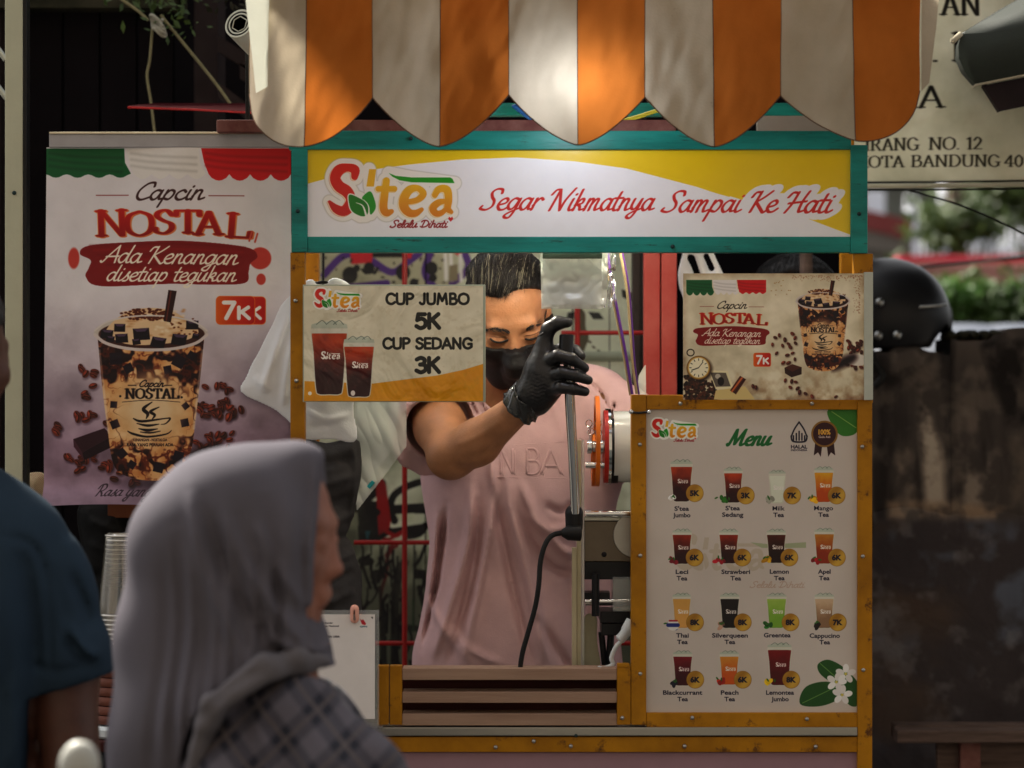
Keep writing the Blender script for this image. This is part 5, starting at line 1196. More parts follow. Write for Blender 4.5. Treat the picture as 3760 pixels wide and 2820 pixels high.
far_tree('dark leafy tree top showing right under the cream banner', (3620, 560, 4150, 780, 10, 10.6), 3500, 7)
far_tree('low spreading green tree in front of the white columns', (3420, 800, 3640, 850, 9.6, 10.0), 700, 8)
cars = mat('grey_blue_car', (.05, .06, .085), .6, .1, 2)
for k, (px, lb) in enumerate(((3530, 'grey-blue car roof just over the concrete wall, left one'), (3720, 'grey-blue car roof just over the concrete wall, right one'))):
    ct = thing('parked_car', lb, 'car', (W(px, 0, 5.2).x, 5.2, 0), 'cars parked beyond the wall')
    c = W(px, 1185, 5.2); f = Field((c.x - .9, 4.4, .2), (c.x + .9, 6.0, c.z + .05), .06)
    f.ell((c.x, 5.2, c.z - .45), (.62, .6, .45), .1); f.ell((c.x, 5.2, .65), (.85, .75, .35), .1)
    fobj('body', f, cars, ct)
    for sx in (-.6, .6):
        MB().lathe((c.x + sx, 4.62, .3), [(.3, -.08), (.3, .08)], 20, 'Y').go('wheel', M['blackrub'], ct)
    MB().box(c.x - .35, c.x + .35, 4.585, 4.6, c.z - .45, c.z - .15, .01).go('side_window', M['black'], ct)
# ------------------------------------------------------------------ the stall
st = thing('drink_stall', 'tea stall with teal sign frame, ochre posts and a striped orange awning', 'food stall', (.11, .15, 0))
def sp(*a, **k): return pbox(*a, parent=st, **k)
T, Y = M['teal'], M['yellow']
def rail(name, xa, ya, xb, yb, m, y=0, d=.03, b=.0015): return pbox(name, xa, ya, xb, yb, y, d, m, st, b)
rail('header_post', 1070, 548, 1129, 926, T, -.002); rail('header_post', 3124, 532, 3186, 930, T, -.002)
rail('header_rail', 1060, 480, 3126, 549, T, -.001); rail('header_rail', 1129.5, 869, 3123.5, 927, T)
himg = print_header().image('header_print')
panel_uv('header_panel', 1129, 549, 3124, 870, .006, (1128, 550, 3125, 870), imat('header_print_mat', himg, .32, .5, .06, 120, .06), st)
rail('header_backing', 1126, 545, 3126, 872, M['whitepaint'], .0065, .012, 0)
rail('upper_beam', 795, 440, 2482, 484, M['redbeam'], .05, .04); rail('upper_rail', 1700, 378, 3060, 424, T, .30, .03)
rail('upper_panel', 2780, 425, 3110, 484, mat('grey_board', (.33, .31, .26), .8, .1), .06, .02)
rail('corner_post', 1066, 927, 1119, 3200, Y, 0, .03); 
A = W(1066, 3200, 0); MB().box(W(1066, 0, 0).x, W(1119, 0, 0).x, 0, .03, .14, A.z - .001).go('post_foot', Y, st)
rail('corner_post', 3137, 931, 3206, 1480, Y, .002, .03)
# board frame
rail('board_stile', 2318, 1449, 2373, 2662, Y, -.003, .032); rail('board_stile', 3149, 1470, 3203, 3400, Y, -.003, .032)
rail('board_rail', 2373.5, 1450, 3148.5, 1504, Y, -.001, .03); rail('board_rail', 2373.5, 2617, 3148.5, 2670, Y, -.001, .03)
mimg = print_menu().image('menu_print')
panel_uv('menu_panel', 2373, 1503, 3149, 2618, .006, (2372, 1505, 3148, 2616), imat('menu_print_mat', mimg, .5, .35, .08, 160, .05), st)
rail('menu_backing', 2371, 1500, 3151, 2620, M['whitepaint'], .0065, .012, 0)
rail('counter_edge', 1118, 2671, 3148.5, 2702, M['steel'], -.006, .05); rail('lower_rail', 1118, 2706, 3148.5, 2762, Y, 0, .03)
rail('front_panel', 1119, 2763, 3149, 3900, M['pink'], .010, .012, 0)
# body of the cart behind the front: worktop, back and side posts, floor-level box, roof
z = W(0, 2690, 0).z
MB().box(W(1070, 0, 0).x, W(3200, 0, 0).x, .046, .34, z - .02, z, .002).go('worktop', M['steel'], st)
MB().box(W(1075, 0, 0).x, W(3195, 0, 0).x, .03, .34, .30, z - .022, .002).go('cart_body', M['pink'], st)
for x in (W(1070, 0, 0).x, W(3170, 0, 0).x): MB().box(x, x + .026, .31, .34, .13, 2.02, .002).go('rear_post', Y, st)
for sx in (W(1300, 0, 0).x, W(3000, 0, 0).x):
    w_ = MB().lathe((sx, .18, .13 + .11), [(.11, -.02), (.11, .02)], 24, 'Y').go('wheel', M['blackrub'], st)
roof = MB().box(W(900, 0, 0).x, W(3380, 0, 0).x, -.10, .38, 2.30, 2.315, .002).go('roof', mat('roof_sheet', (.2, .19, .17), .7), st)
for x in (W(1070, 0, 0).x, W(3150, 0, 0).x):
    for y in (.0, .31): MB().box(x, x + .024, y, y + .024, W(0, 470, 0).z, 2.30, .001).go('roof_strut', T, st)
# little front gate of slats between ochre stubs
for (xa, xb) in ((1386, 1428), (1431, 1476), (2266, 2316)): rail('gate_post', xa, 2448 if xa > 2000 else 2445, xb, 2662, Y, -.002, .025)
rail('gate_bracket', 2266, 2437, 2312, 2450, Y, -.004, .018)
for i, (ya, yb) in enumerate(((2455, 2497), (2541, 2581), (2621, 2664))):
    a, b_ = W(1477, ya, 0), W(2265, yb, 0)
    MB().box(a.x, b_.x, .0, .012, b_.z, a.z, .001).go('gate_slat', M['wood'], st)
    MB().box(a.x, b_.x, .0125, .06, a.z - .006, a.z - .0005, .001).go('gate_shelf', M['wood'], st)
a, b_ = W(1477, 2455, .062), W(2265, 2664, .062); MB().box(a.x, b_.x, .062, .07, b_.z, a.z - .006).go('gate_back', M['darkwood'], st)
# screws
def screw(px, py, m, r=.0038, y=-.004, h=.003):
    q = W(px, py, y); return MB().lathe((q.x, q.y, q.z), [(r * .3, -h), (r * .8, -h * .7), (r, 0), (r, .004)], 12, 'Y').go('screw', m, st, True)
for p in ((1508, 508), (1093, 775), (3155, 785), (2470, 905), (2115, 2700)): screw(*p, M['darkscrew'])
for p in ((1085, 1104), (1088, 1398), (2350, 1632), (2351, 2040), (2351, 2474), (2498, 1482), (2982, 1482), (3166, 1640), (3168, 2043), (3170, 2460), (2542, 2636), (2963, 2640), (2514, 2740), (2096, 2740), (2995, 2742), (1960, 2722), (1820, 2744), (2285, 2636), (1134, 1440)): screw(*p, M['screw'])
# grime where the frame meets the counter and around the screws
ptube('binding_wire', [(2316, 1513, -.008), (2345, 1516, -.008), (2380, 1513, -.008)], .0022, M['blackrub'], st)
for p in ((2318, 1512), (2383, 1513)): screw(*p, M['chrome'], .0045, -.008)
# ------------------------------------------------------------------ awning
aw_w = mat('dirty_white_canvas', (.48, .405, .30), .9, .14, 5, .35, 260, trans=.45, wear=(.30, .25, .19), wears=9, weart=.66)
aw_o = mat('orange_canvas', (.47, .135, .022), .9, .16, 5, .35, 260, trans=.45, wear=(.36, .11, .03), wears=9, weart=.68)
aw = mk('awning', [W(940, -80, -.2) + Vector((0, .02, 0)), W(3420, -80, -.2) + Vector((0, .02, 0)), W(3420, -95, -.2) + Vector((0, .02, 0)), W(940, -95, -.2) + Vector((0, .02, 0))], [(0, 1, 2, 3)], T, st)
VAL = [(903, 330), (1367, 358), (1868, 347), (2368, 357), (2868, 350), (3378, 330)]
TIP = [(1110, 548), (1617, 545), (2120, 540), (2618, 546), (3150, 527)]
def edge(px):
    for i in range(5):
        a, b_, t = VAL[i], VAL[i + 1], TIP[i]
        if px <= b_[0] or i == 4:
            if px < t[0]:
                u = (px - a[0]) / (t[0] - a[0]); u = min(max(u, 0), 1); e = math.sqrt(1 - (1 - u) ** 2) if i == 0 else 1 - (1 - u) ** 1.55; return a[1] + (t[1] - a[1]) * e
            u = min((px - t[0]) / (b_[0] - t[0]), 1); u = 1 - u; e = 1 - (1 - u) ** 1.55
            if i == 4: e = math.sqrt(max(1 - (1 - u) ** 2, 0))
            if i == 0: e = math.sin(u * math.pi / 2) ** .9
            return b_[1] + (t[1] - b_[1]) * e
AY = -.30
aw_s = mat('seam_thread', (.20, .12, .06), .9, .2, 80)
HEM = mat('grimy_hem', (.10, .055, .035), .9, .3, 60)
def stripe(xa, xb, m, k, bow=.0):
    nx, nz = 18, 46; V = []; F = []; ncol = nx + 1
    for j in range(nz + 1):
        v = j / nz
        for i in range(ncol):
            px = xa + (xb - xa) * i / nx; pe = edge(px)
            if v < .7:      # hanging valance
                py = pe + (-60 - pe) * (v / .7); p = W(px, py, AY)
                dn = max(0, (py + 20) / 560.)
                sc_ = 0
                for q in range(5):
                    a, b_ = VAL[q][0], VAL[q + 1][0]
                    if a <= px <= b_: sc_ = math.sin((px - a) / (b_ - a) * math.pi)
                billow = .030 * dn * dn * sc_ * (1 if k % 4 < 2 else .7) - .012 * dn * math.cos((px - 1868) / 250 * math.pi)
                p.y += -billow + .010 * noise.noise(Vector((px / 160, py / 260, 3))) + .006 * noise.noise(Vector((px / 70, py / 170, 7))) + .003 * noise.noise(Vector((px / 30 + py / 90, py / 110, 9)))
                if px < 985: p.y += ((985 - px) / 82) ** 2 * .05; p.x += .012 * (v / .7) * 0
                if px > 3350: p.y += ((px - 3350) / 100) ** 1.5 * .05
            else:           # slope back to the roof
                w_ = (v - .7) / .3; a = W(px, -60, AY); p = Vector((a.x + (a.x * -.02) * w_, AY + .58 * w_, a.z + .11 * math.sin(w_ * math.pi / 2) + .10 * w_))
                p.y += .010 * noise.noise(Vector((px / 160, -60 / 260, 3))) * (1 - w_)
            V.append(p)
    for j in range(nz):
        for i in range(nx): a = j * ncol + i; F.append([a, a + 1, a + ncol + 1, a + ncol])
    o = mk('stripe', V, F, m, aw, True)
    MB().tube(V[:ncol], .0011, 6).go('hem', HEM, aw, True)
    MB().tube([V[j * ncol] + Vector((0, -.0004, 0)) for j in range(33)], .0008, 5).go('seam', HEM if k % 2 else aw_s, aw, True)
    return o
XS = [903, 1125, 1367, 1617, 1868, 2120, 2368, 2618, 2868, 3130, 3382]
for k in range(10): stripe(XS[k], XS[k + 1], aw_w if k % 2 == 0 else aw_o, k)
# end flaps: a pale strip turned outwards at the left, a narrow one at the right
P = [(896, -60), (990, -60), (985, 120), (983, 318), (940, 342), (925, 200), (908, 60)]
q = [W(a, b_, AY - .008) for a, b_ in P]; o = mk('end_flap', q, [list(range(len(q)))], mat('pale_canvas', (.72, .74, .64), .9, .06, 9, .2, 200, trans=.3), aw)
q = [W(a, b_, AY + .01) for a, b_ in ((3383, -60), (3452, -60), (3438, 100), (3412, 305), (3383, 335))]; mk('end_flap', q, [[0, 1, 2, 3, 4]], aw_w, aw)
q = [W(a, b_, AY + .004) for a, b_ in ((903, -60), (903, 420), (935, 500), (985, 540), (1010, 545), (985, 470), (955, 300), (925, 100))]
# edge piping
pp = [W(px, edge(px) + 1, AY) for px in range(960, 3378, 14)]
# ------------------------------------------------------------------ lamps: a bulb behind the awning, a tube inside behind the sign
lb = thing('hanging_bulb', 'lit white bulb hanging behind the middle of the striped awning', 'lamp', tuple(W(2112, 350, -.225)))
c = W(2112, 350, -.225)
MB().lathe((c.x, c.y, c.z), [(.002, -.032), (.017, -.026), (.024, -.008), (.022, .01), (.012, .026), (.011, .034)], 24).go('glass', emit('bulb_glow', (.80, .87, 1.0), 25), lb, True)
MB().lathe((c.x, c.y, c.z), [(.012, .0345), (.013, .06), (.006, .066)], 16).go('socket', M['black'], lb)
MB().tube([(c.x, c.y, c.z + .066), (c.x, c.y + .01, c.z + .2), (c.x, c.y + .05, 2.3)], .002, 8).go('cord', M['blackrub'], lb)
lt = thing('tube_lamp', 'white tube lamp fixed inside the stall behind the teal sign frame', 'lamp', tuple(W(2000, 850, .07)))
a, b_ = W(1560, 800, .06), W(2560, 800, .06)
MB().tube([a, b_], .009, 12).go('tube', emit('tube_glow', (1.0, .86, .66), 21), lt, True)
MB().box(a.x - .02, b_.x + .02, .045, .075, a.z + .012, a.z + .035, .002).go('batten', M['white'], lt)
# ------------------------------------------------------------------ boards and posters on the stall
def board(name, label, cat, xa, ya, xb, yb, y, d, img, side, imgbox=None, rnd=0):
    t = thing(name, label, cat, tuple(W((xa + xb) / 2, yb, y)))
    pbox('board', xa, ya, xb, yb, y + .0006, d, side, t, .0012)
    return t
pimg = print_price().image('price_print')
pt = board('price_sign', 'cream price sign CUP JUMBO 5K, CUP SEDANG 3K on the left post', 'sign', 1112, 1045, 1783, 1476, -.012, .006, None, mat('foam_board_edge', (.42, .47, .36), .5, .08))
panel_uv('print', 1116, 1050, 1774, 1473, -.0125, (1116, 1050, 1776, 1474), imat('price_print_mat', pimg, .30, .40, .06, 150, .9), pt, bend=lambda u, v: (0, -.0016 * (1 + math.sin(u * 7 + v * 9)) * (1 - v) ** 2 * u * 2 - .0008 - .0012 * (1 + math.sin(u * 16 - v * 22)) * max(0, .3 - v), 0))
cimg = print_smallposter().image('small_poster_print')
ct = board('drink_poster', 'small vintage drink poster Capcin NOSTAL 7K above the menu board', 'poster', 2509, 1006, 3170, 1467, -.012, .005, None, mat('poster_edge', (.5, .46, .36), .6, .1))
panel_uv('print', 2509, 1004, 3172, 1468, -.0125, (2506, 1000, 3174, 1472), imat('small_poster_mat', cimg, .5, .35, .08, 150, .1), ct)
pbox('foam_strip', 3173, 999, 3206, 1469, -.014, .008, mat('foam_strip', (.50, .53, .45), .6, .06, 40, .2), ct)
bt = thing('drink_banner', 'tall hanging banner Capcin NOSTAL with a giant iced coffee cup, left', 'banner', tuple(W(620, 1850, .10)))
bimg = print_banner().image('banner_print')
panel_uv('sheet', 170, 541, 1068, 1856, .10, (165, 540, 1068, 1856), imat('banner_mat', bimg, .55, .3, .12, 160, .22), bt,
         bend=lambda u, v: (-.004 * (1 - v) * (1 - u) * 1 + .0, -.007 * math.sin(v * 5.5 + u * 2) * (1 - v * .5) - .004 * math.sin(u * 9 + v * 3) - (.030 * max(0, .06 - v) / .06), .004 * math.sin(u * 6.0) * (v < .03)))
pbox('top_bar', 180, 492, 1062, 541, .094, .012, mat('grey_bar', (.36, .35, .36), .4, .1, 20, metal=.4), bt); pbox('bar_edge', 180, 484, 1062, 491.5, .090, .018, mat('cream_edge', (.72, .62, .42), .4, .06), bt)
MB().box(W(900, 0, .1).x, W(912, 0, .1).x, .103, .13, W(0, 540, .1).z, 2.30, .001).go('hanging_strap', M['blackrub'], bt)
# aluminium upright at the far left
o = MB().box(W(18, 0, .12).x, W(82, 0, .12).x, .12, .15, .13, 2.9, .002).go('upright', M['alupaint']); o.name = 'metal_post'; tag(o, 'pale painted metal post with one screw at the far left', 'post')
o2 = MB().box(W(83, 0, .125).x, W(97, 0, .125).x, .125, .16, .13, 2.9, .001).go('dark_channel', M['black'], o)
q = W(52, 708, .118); MB().lathe((q.x, q.y, q.z), [(.001, -.001), (.004, 0), (.0042, .004)], 12, 'Y').go('screw', M['darkscrew'], o, True)
# crossing braces at the extreme left edge
for (p, q_) in (((-30, 150), (22, 220)), ((-30, 290), (24, 360))):
    o = ptube('brace', [(p[0], p[1], .3), (q_[0], q_[1], .3)], .006, M['alu']); tag(o, 'short pale metal brace beside the far left post, %s' % ('upper one' if p[1] < 200 else 'lower one'), 'brace', 'braces at the left edge')
# white name card on the counter
nimg = print_qris().image('card_print')
nt_ = thing('payment_card', 'white payment card in a clear stand on the counter', 'card', tuple(W(1210, 2620, -.03)))
panel_uv('print', 1040, 2256, 1376, 2640, -.034, (1040, 2252, 1380, 2620), imat('card_mat', nimg, .5, .3, .05), nt_)
pbox('backing', 1040, 2256, 1377, 2640, -.0335, .002, M['whitepaint'], nt_, .0005)
pbox('clear_stand', 1030, 2240, 1392, 2668, -.030, .002, M['film'], nt_, .0005)
q = W(1302, 2248, -.036); f = Field((q.x - .014, q.y - .008, q.z - .02), (q.x + .014, q.y + .008, q.z + .02), .0012)
f.cap((q.x, q.y, q.z - .012), (q.x, q.y, q.z + .006), .0082, .008, .002); fobj('pink_clip', f, mat('pink_clip', (.75, .36, .27), .2, .1), nt_)
MB().box(q.x - .06, q.x + .05, -.03, .03, W(0, 2668, -.03).z - .004, W(0, 2668, -.03).z, .001).go('foot', M['film'], nt_)
# ------------------------------------------------------------------ stack of upturned plastic cups
def clearcup():
    c = W(452, 2441, .04); t = thing('plastic_cup', 'x', 'cup', tuple(c), 'upturned clear plastic cups in one stack')
    H, R0, R1 = .150, .047, .032
    prof = [(R0 + .002, 0), (R0 + .0025, .0015), (R0 + .002, .003), (R0, .0035)] + [(R0 + (R1 - R0) * k / 8, .004 + (H - .012) * k / 8) for k in range(9)] + [(R1 - .001, H - .006), (R1 + .0005, H - .004), (R1 - .003, H)]
    mb = MB().lathe(c, prof, 28, cap=False); o = mb.go('wall', M['cupfilm'], t, True)
    MB().lathe(c, [(.001, H - .005), (R1 - .004, H - .005)], 28, cap=False).go('base', M['cupfilm'], t)
    MB().lathe(c, [(R0 + .0005, -.0004), (R0 + .0032, .0006), (R0 + .0032, .0022), (R0 + .0005, .0032)], 28, cap=False).go('rim', M['cuprim'], t, True)
    MB().lathe(c, [(R1 - .001, H - .005), (R1 + .0012, H - .0042), (R1 + .0012, H - .0022), (R1 - .001, H - .0015)], 28, cap=False).go('base_ring', M['cuprim'], t, True)
    return t
M['cupfilm'] = film('cup_plastic', (.95, .88, .72), .07, .08); M['cuprim'] = film('cup_rim', (.95, .92, .85), .85, .15)
cup = clearcup()
for k in range(12):
    c = cup if k == 0 else dup(cup)
    c.location = cup.location + Vector((.0006 * math.sin(k * 2.1), 0, 0)) if k else cup.location
    c.location.z = W(452, 2441, .04).z + k * .0085
    c['label'] = 'clear cup, %s in the upturned stack left of the scarf' % ('bottom one' if k == 0 else 'topmost one' if k == 11 else ['second', 'third', 'fourth', 'fifth', 'sixth', 'seventh', 'eighth', 'ninth', 'tenth', 'eleventh'][k - 1] + ' from the bottom')
# basket and tub below the cups
bk = thing('wicker_basket', 'reddish-brown slatted basket holding the cup stack', 'basket', tuple(W(452, 2655, .04)))
zt, zb = W(0, 2443, .04).z, W(0, 2650, .04).z; cx = W(452, 0, .04).x
for k in range(6):
    z0 = zb + (zt - zb) * k / 6; MB().lathe((cx, .045, z0), [(.055, 0), (.058, .004), (.058, .012), (.055, .0155)], 28, cap=False).go('weave_band', M['basket'] if 'basket' in M else M.setdefault('basket', mat('reed', (.16, .05, .03), .7, .35, 30, .5, 200)), bk, True)
MB().lathe((cx, .045, zb), [(.002, .1), (.05, .1), (.052, 0), (.002, 0)], 28).go('liner', M['darkwood'], bk)
tb2 = MB().lathe((cx, .045, W(0, 2700, .04).z), [(.06, 0), (.064, .004), (.064, .016), (.058, .022)], 32).go('plastic_tub', M['white']); autosmooth(tb2); tag(tb2, 'shallow white plastic tub under the brown basket', 'tub')
sb2 = thing('side_table', 'dark side table left of the stall under the cups', 'table', (cx, .1, .13))
zz = W(0, 2702, .04).z
MB().box(cx - .16, W(1060, 0, 0).x, -.03, .30, zz - .02, zz - .001, .002).go('table_top', M['darkwood'], sb2)
for (lx, ly) in ((cx - .14, 0), (W(1040, 0, 0).x - .03, 0), (cx - .14, .26), (W(1040, 0, 0).x - .03, .26)): MB().box(lx, lx + .03, ly, ly + .03, .13, zz - .02, .002).go('leg', M['darkwood'], sb2)
# dark bag, brown box and checked cloth under the banner
bg_ = cloth('black_bag', [(300, 1850), (480, 1845), (500, 2000), (490, 2120), (470, 2230), (380, 2240), (330, 2100), (300, 1980)], .24, .05, M['clothblack'], folds=[([(330, 1900), (460, 1960)], .01, .008), ([(330, 1980), (480, 2060)], .01, .008), ([(340, 2100), (470, 2130)], -.01, .01)]); tag(bg_, 'limp black bag hanging behind the banner\'s lower edge', 'bag')
bx = pbox('brown_box', 395, 1835, 560, 1902, .2, .1, mat('brown_card', (.14, .05, .025), .8, .15)); tag(bx, 'brown box just under the banner\'s lower edge', 'box')
ck = cloth('checked_cloth', [(100, 1745), (165, 1740), (185, 1850), (150, 1870), (90, 1800)], .26, .03, plaid('cream_check', (.5, .45, .25), (.30, .12, .08), (.1, .05, .05), 120)); tag(ck, 'cream cloth with dark checks behind the polo shirt shoulder', 'cloth')
# ------------------------------------------------------------------ sealing machine
sm_ = thing('cup_sealer', 'cup sealing machine with chrome lever and film roll beside the menu board', 'machine', tuple(W(2200, 2690, .16)))
pbox('side_plate', 2118, 1615, 2134, 2690, .10, .012, M['cream'], sm_); pbox('side_plate_front', 2100, 2010, 2117.5, 2690, .095, .010, M['cream'], sm_); pbox('side_plate_glass', 2134.5, 1615, 2146, 2690, .105, .16, film('acrylic', (.9, .92, .8), .35, .08), sm_)
def rod(xa, xb, py, y, r, m=M['chrome'], nm='rod'): return ptube(nm, [(xa, py, y), (xb, py, y)], r, m, sm_, 14, 1)
rod(2148, 2330, 1887, .12, .0068); rod(2150, 2226, 1708, .12, .0062); rod(2148, 2330, 2208, .13, .0048); rod(2150, 2400, 2216, .17, .004)
rod(2158, 2224, 1640, .13, .010, M['steel'], 'roller_hub')
def disc(px, py, y, r, w_, m, nm, hole=0):
    c = W(px, py, y); pr = [(hole, -w_ / 2), (r, -w_ / 2), (r, w_ / 2), (hole, w_ / 2)] if hole else [(.001, -w_ / 2), (r, -w_ / 2), (r, w_ / 2), (.001, w_ / 2)]
    if hole: pr.append(pr[0])
    return autosmooth(MB().lathe(c, pr, 44, 'X', cap=not hole).go(nm, m, sm_), 40)
disc(2192, 1620, .16, .086, .008, M['orange'], 'orange_ring', .070); disc(2178, 1690, .18, .05, .006, M['orange'], 'small_ring', .04)
disc(2224, 1640, .15, .069, .008, M['red'], 'red_disc')
disc(2232, 1640, .17, .073, .010, M['chrome'], 'flange'); disc(2248, 1655, .17, .062, .020, M['black'], 'roll_core_band')
disc(2300, 1640, .17, .068, .050, film('film_roll', (.88, .92, .86), .75, .18), 'film_roll')
for k, (px, py) in enumerate(((2163, 1555), (2196, 1555), (2170, 1585), (2198, 1590))):
    P = [(px + 12 * math.cos(t), py + 13 * math.sin(t), .095 + .001 * t) for t in [q * .5 for q in range(3, 16)]] + [(px + 3, py + 60, .10)]
    ptube('spring_hook', P, .0011, M['chrome'], sm_, 6, 1)
c = W(2163, 1646, .10)
for k in range(3): disc(2164 + k * 22, 1641, .125, .013 - .002 * (k % 2), .008, M['chrome'], 'collar')
# sheet-metal casing, guide disc, dark blocks
pbox('top_strip', 2146, 1897, 2330, 1912, .125, .03, mat('pale_strip', (.6, .6, .5), .3, .05, metal=.3), sm_); pbox('casing', 2146, 1914, 2330, 2062, .13, .12, mat('dull_casing', (.13, .105, .075), .3, .15, 15, metal=.6), sm_)
q = W(2335, 1965, .12); autosmooth(MB().lathe((q.x, q.y, q.z), [(.001, 0), (.042, 0), (.043, .006)], 48, 'Y').go('guide_disc', M['steel'], sm_))
q = W(2218, 2036, .128); MB().lathe((q.x, q.y, q.z), [(.001, -.002), (.005, 0)], 14, 'Y').go('screw_hole', M['black'], sm_)
pbox('black_block', 2146, 2064, 2330, 2128, .13, .10, M['black'], sm_); pbox('black_bar', 2146, 2176, 2240, 2206, .13, .05, M['black'], sm_)
ptube('guide_rod', [(2187, 2105, .10), (2187, 2262, .10)], .0075, M['black'], sm_, 12, 1); pbox('motor', 2204, 2246, 2330, 2288, .12, .10, M['black'], sm_); pbox('motor_base', 2208, 2290, 2330, 2334, .125, .09, M['black'], sm_)
ptube('black_leg', [(2208, 2320, .15), (2222, 2460, .15)], .006, M['black'], sm_, 10, 1); ptube('black_leg', [(2243, 2330, .15), (2236, 2460, .15)], .007, M['black'], sm_, 10, 1)
pbox('cloudy_tub', 2250, 2120, 2330, 2245, .10, .1, film('cloudy', (.4, .42, .4), .35, .2), sm_)
cloth('torn_card', [(2142, 2268), (2192, 2266), (2194, 2330), (2200, 2380), (2206, 2450), (2140, 2460)], .15, .004, mat('torn_card', (.42, .38, .25), .8, .12), sm_, wob=.0005, res=.002)
ptube('white_cable', [(2330, 2285, .06), (2315, 2310, .055), (2290, 2345, .05), (2262, 2375, .05), (2245, 2415, .05), (2250, 2440, .05), (2215, 2455, .04), (2200, 2452, .03)], .0042, M['white'], sm_); ptube('cable_plug', [(2322, 2280, .052), (2296, 2325, .052), (2272, 2352, .052)], [.012, .010, .006], M['white'], sm_)
lv = ptube('lever', [(2086, 1330, .02), (2092, 1500, .03), (2104, 1700, .045), (2112, 1885, .06)], .0085, M['chrome'], sm_, 18); ptube('lever_twin', [(2103, 1450, .035), (2112, 1620, .045), (2124, 1885, .065)], .0038, M['chrome'], sm_)
q0, q1 = W(2076, 1340, .02), W(2080, 1228, .02)
hd = MB().tube([q1 + Vector((0, 0, .0)), q1 + Vector((0, 0, -.003)), q0], [.0118, .0132, .0132], 24).go('lever_handle', M['black'], sm_); autosmooth(hd)
f = Field(tuple(W(2070, 1990, .04)), tuple(W(2150, 1850, .10)), .002); c = W(2108, 1912, .07); f.cap((c.x, .07, c.z - .012), (c.x, .07, c.z + .014), .016, .017, .01); fobj('pivot_block', f, M['black'], sm_)
ptube('cable_connector', [(2062, 1957, .055), (2085, 1957, .055), (2130, 1958, .06)], [.0065, .014, .015], M['blackrub'], sm_, 12, 1)
ptube('black_cable', [(2064, 1957, .055), (2030, 1965, .05), (2004, 1995, .04), (1985, 2060, .035), (1978, 2150, .03), (1965, 2230, .03), (1940, 2320, .03), (1918, 2400, .03), (1908, 2470, .03)], .0048, M['blackrub'], sm_, 12)
# ------------------------------------------------------------------ plastic bags, straps, rods, tarpaulin roll, ropes
def crinkle(name, xa, ya, xb, yb, y, amp, m, parent, seed, n=46, skew=(0, 0)):
    V = []; F = []
    for j in range(n + 1):
        for i in range(n + 1):
            u, v = i / n, j / n; p = W(xa + (xb - xa) * u + skew[0] * v, ya + (yb - ya) * v + skew[1] * u, y)
            q = noise.noise(Vector((u * 3 + seed, v * 3, 0))) + .5 * (1 - abs(noise.noise(Vector((u * 5, v * 5 + seed, 2)))) * 2)
            p.y += amp * q * (1 if v > .25 else v * 4); V.append(p)
    k = n + 1
    for j in range(n):
        for i in range(n): a = j * k + i; F.append([a, a + 1, a + k + 1, a + k])
    return mk(name, V, F, m, parent, True)
pb = thing('plastic_bag_bundle', 'bundle of clear plastic bags hanging over the seller\'s right brow', 'plastic bags', tuple(W(2100, 1130, .05)))
for k, (dx, w_, h) in enumerate(((0, 0, 0), (6, -4, 10), (-6, 8, 16), (14, 14, 4))): crinkle('bag_sheet', 1990 + dx, 905, 2206 + dx + w_, 1118 + h, .045 + k * .006, .006, M['film2'], pb, k * 3.1, skew=(-8 if k % 2 else 4, 0))
crinkle('loose_bag', 2195, 905, 2262, 1130, .07, .012, M['film'], pb, 21)
pbox('header_card', 1992, 905, 2212, 950, .04, .003, mat('grey_card', (.12, .115, .09), .7, .1), pb)
cp = thing('clear_plastic_sheet', 'large clear plastic bag slanting beside the white shirt', 'plastic sheet', tuple(W(1380, 1850, .13)))
P = [(1300, 1470), (1492, 1470), (1490, 1640), (1400, 1760), (1312, 1872), (1300, 1700)]
def shard(P, y, m, nm, seed, parent, d=.012):
    A = W(*P[0], y); n = 100; V = []; F = []; ids = {}
    xs = [p[0] for p in P]; ys = [p[1] for p in P]; G = np.array(P, float)
    X = np.linspace(min(xs), max(xs), n)[:, None]; Z = np.linspace(min(ys), max(ys), n)[None, :]; sd = polysd(G, X, Z)
    for i in range(n):
        for j in range(n):
            px, py = X[i, 0], Z[0, j]
            if sd[i, j] < 3:
                p = W(px, py, y); t = (px - xs[0]) * .8 + (py - ys[0]) * .35
                p.y += d * (noise.noise(Vector((px / 120 - py / 260, seed, py / 150))) + .25 * (1 - 2 * abs(noise.noise(Vector((px / 60 - py / 130, seed, py / 200)))))); ids[(i, j)] = len(V); V.append(p)
    for i in range(n - 1):
        for j in range(n - 1):
            q = [(i, j), (i + 1, j), (i + 1, j + 1), (i, j + 1)]
            if all(t in ids for t in q): F.append([ids[t] for t in q])
    return mk(nm, V, F, m, parent, True)
msheet = film('milky_sheet', (.80, .86, .80), .5, .12)
shard(P, .13, msheet, 'sheet', 2, cp); shard([(1310, 1475), (1470, 1480), (1440, 1650), (1320, 1800)], .15, M['film2'], 'inner_sheet', 9, cp)
shard([(2348, 1380), (2372, 1340), (2372, 1450), (2340, 1450)], .2, M['film2'], 'corner', 5, cp, .01)
ptube('teal_band', [(1352, 1790, .12), (1372, 1768, .12)], .004, mat('teal_tape', (.02, .35, .40), .5), cp, 8, 1)
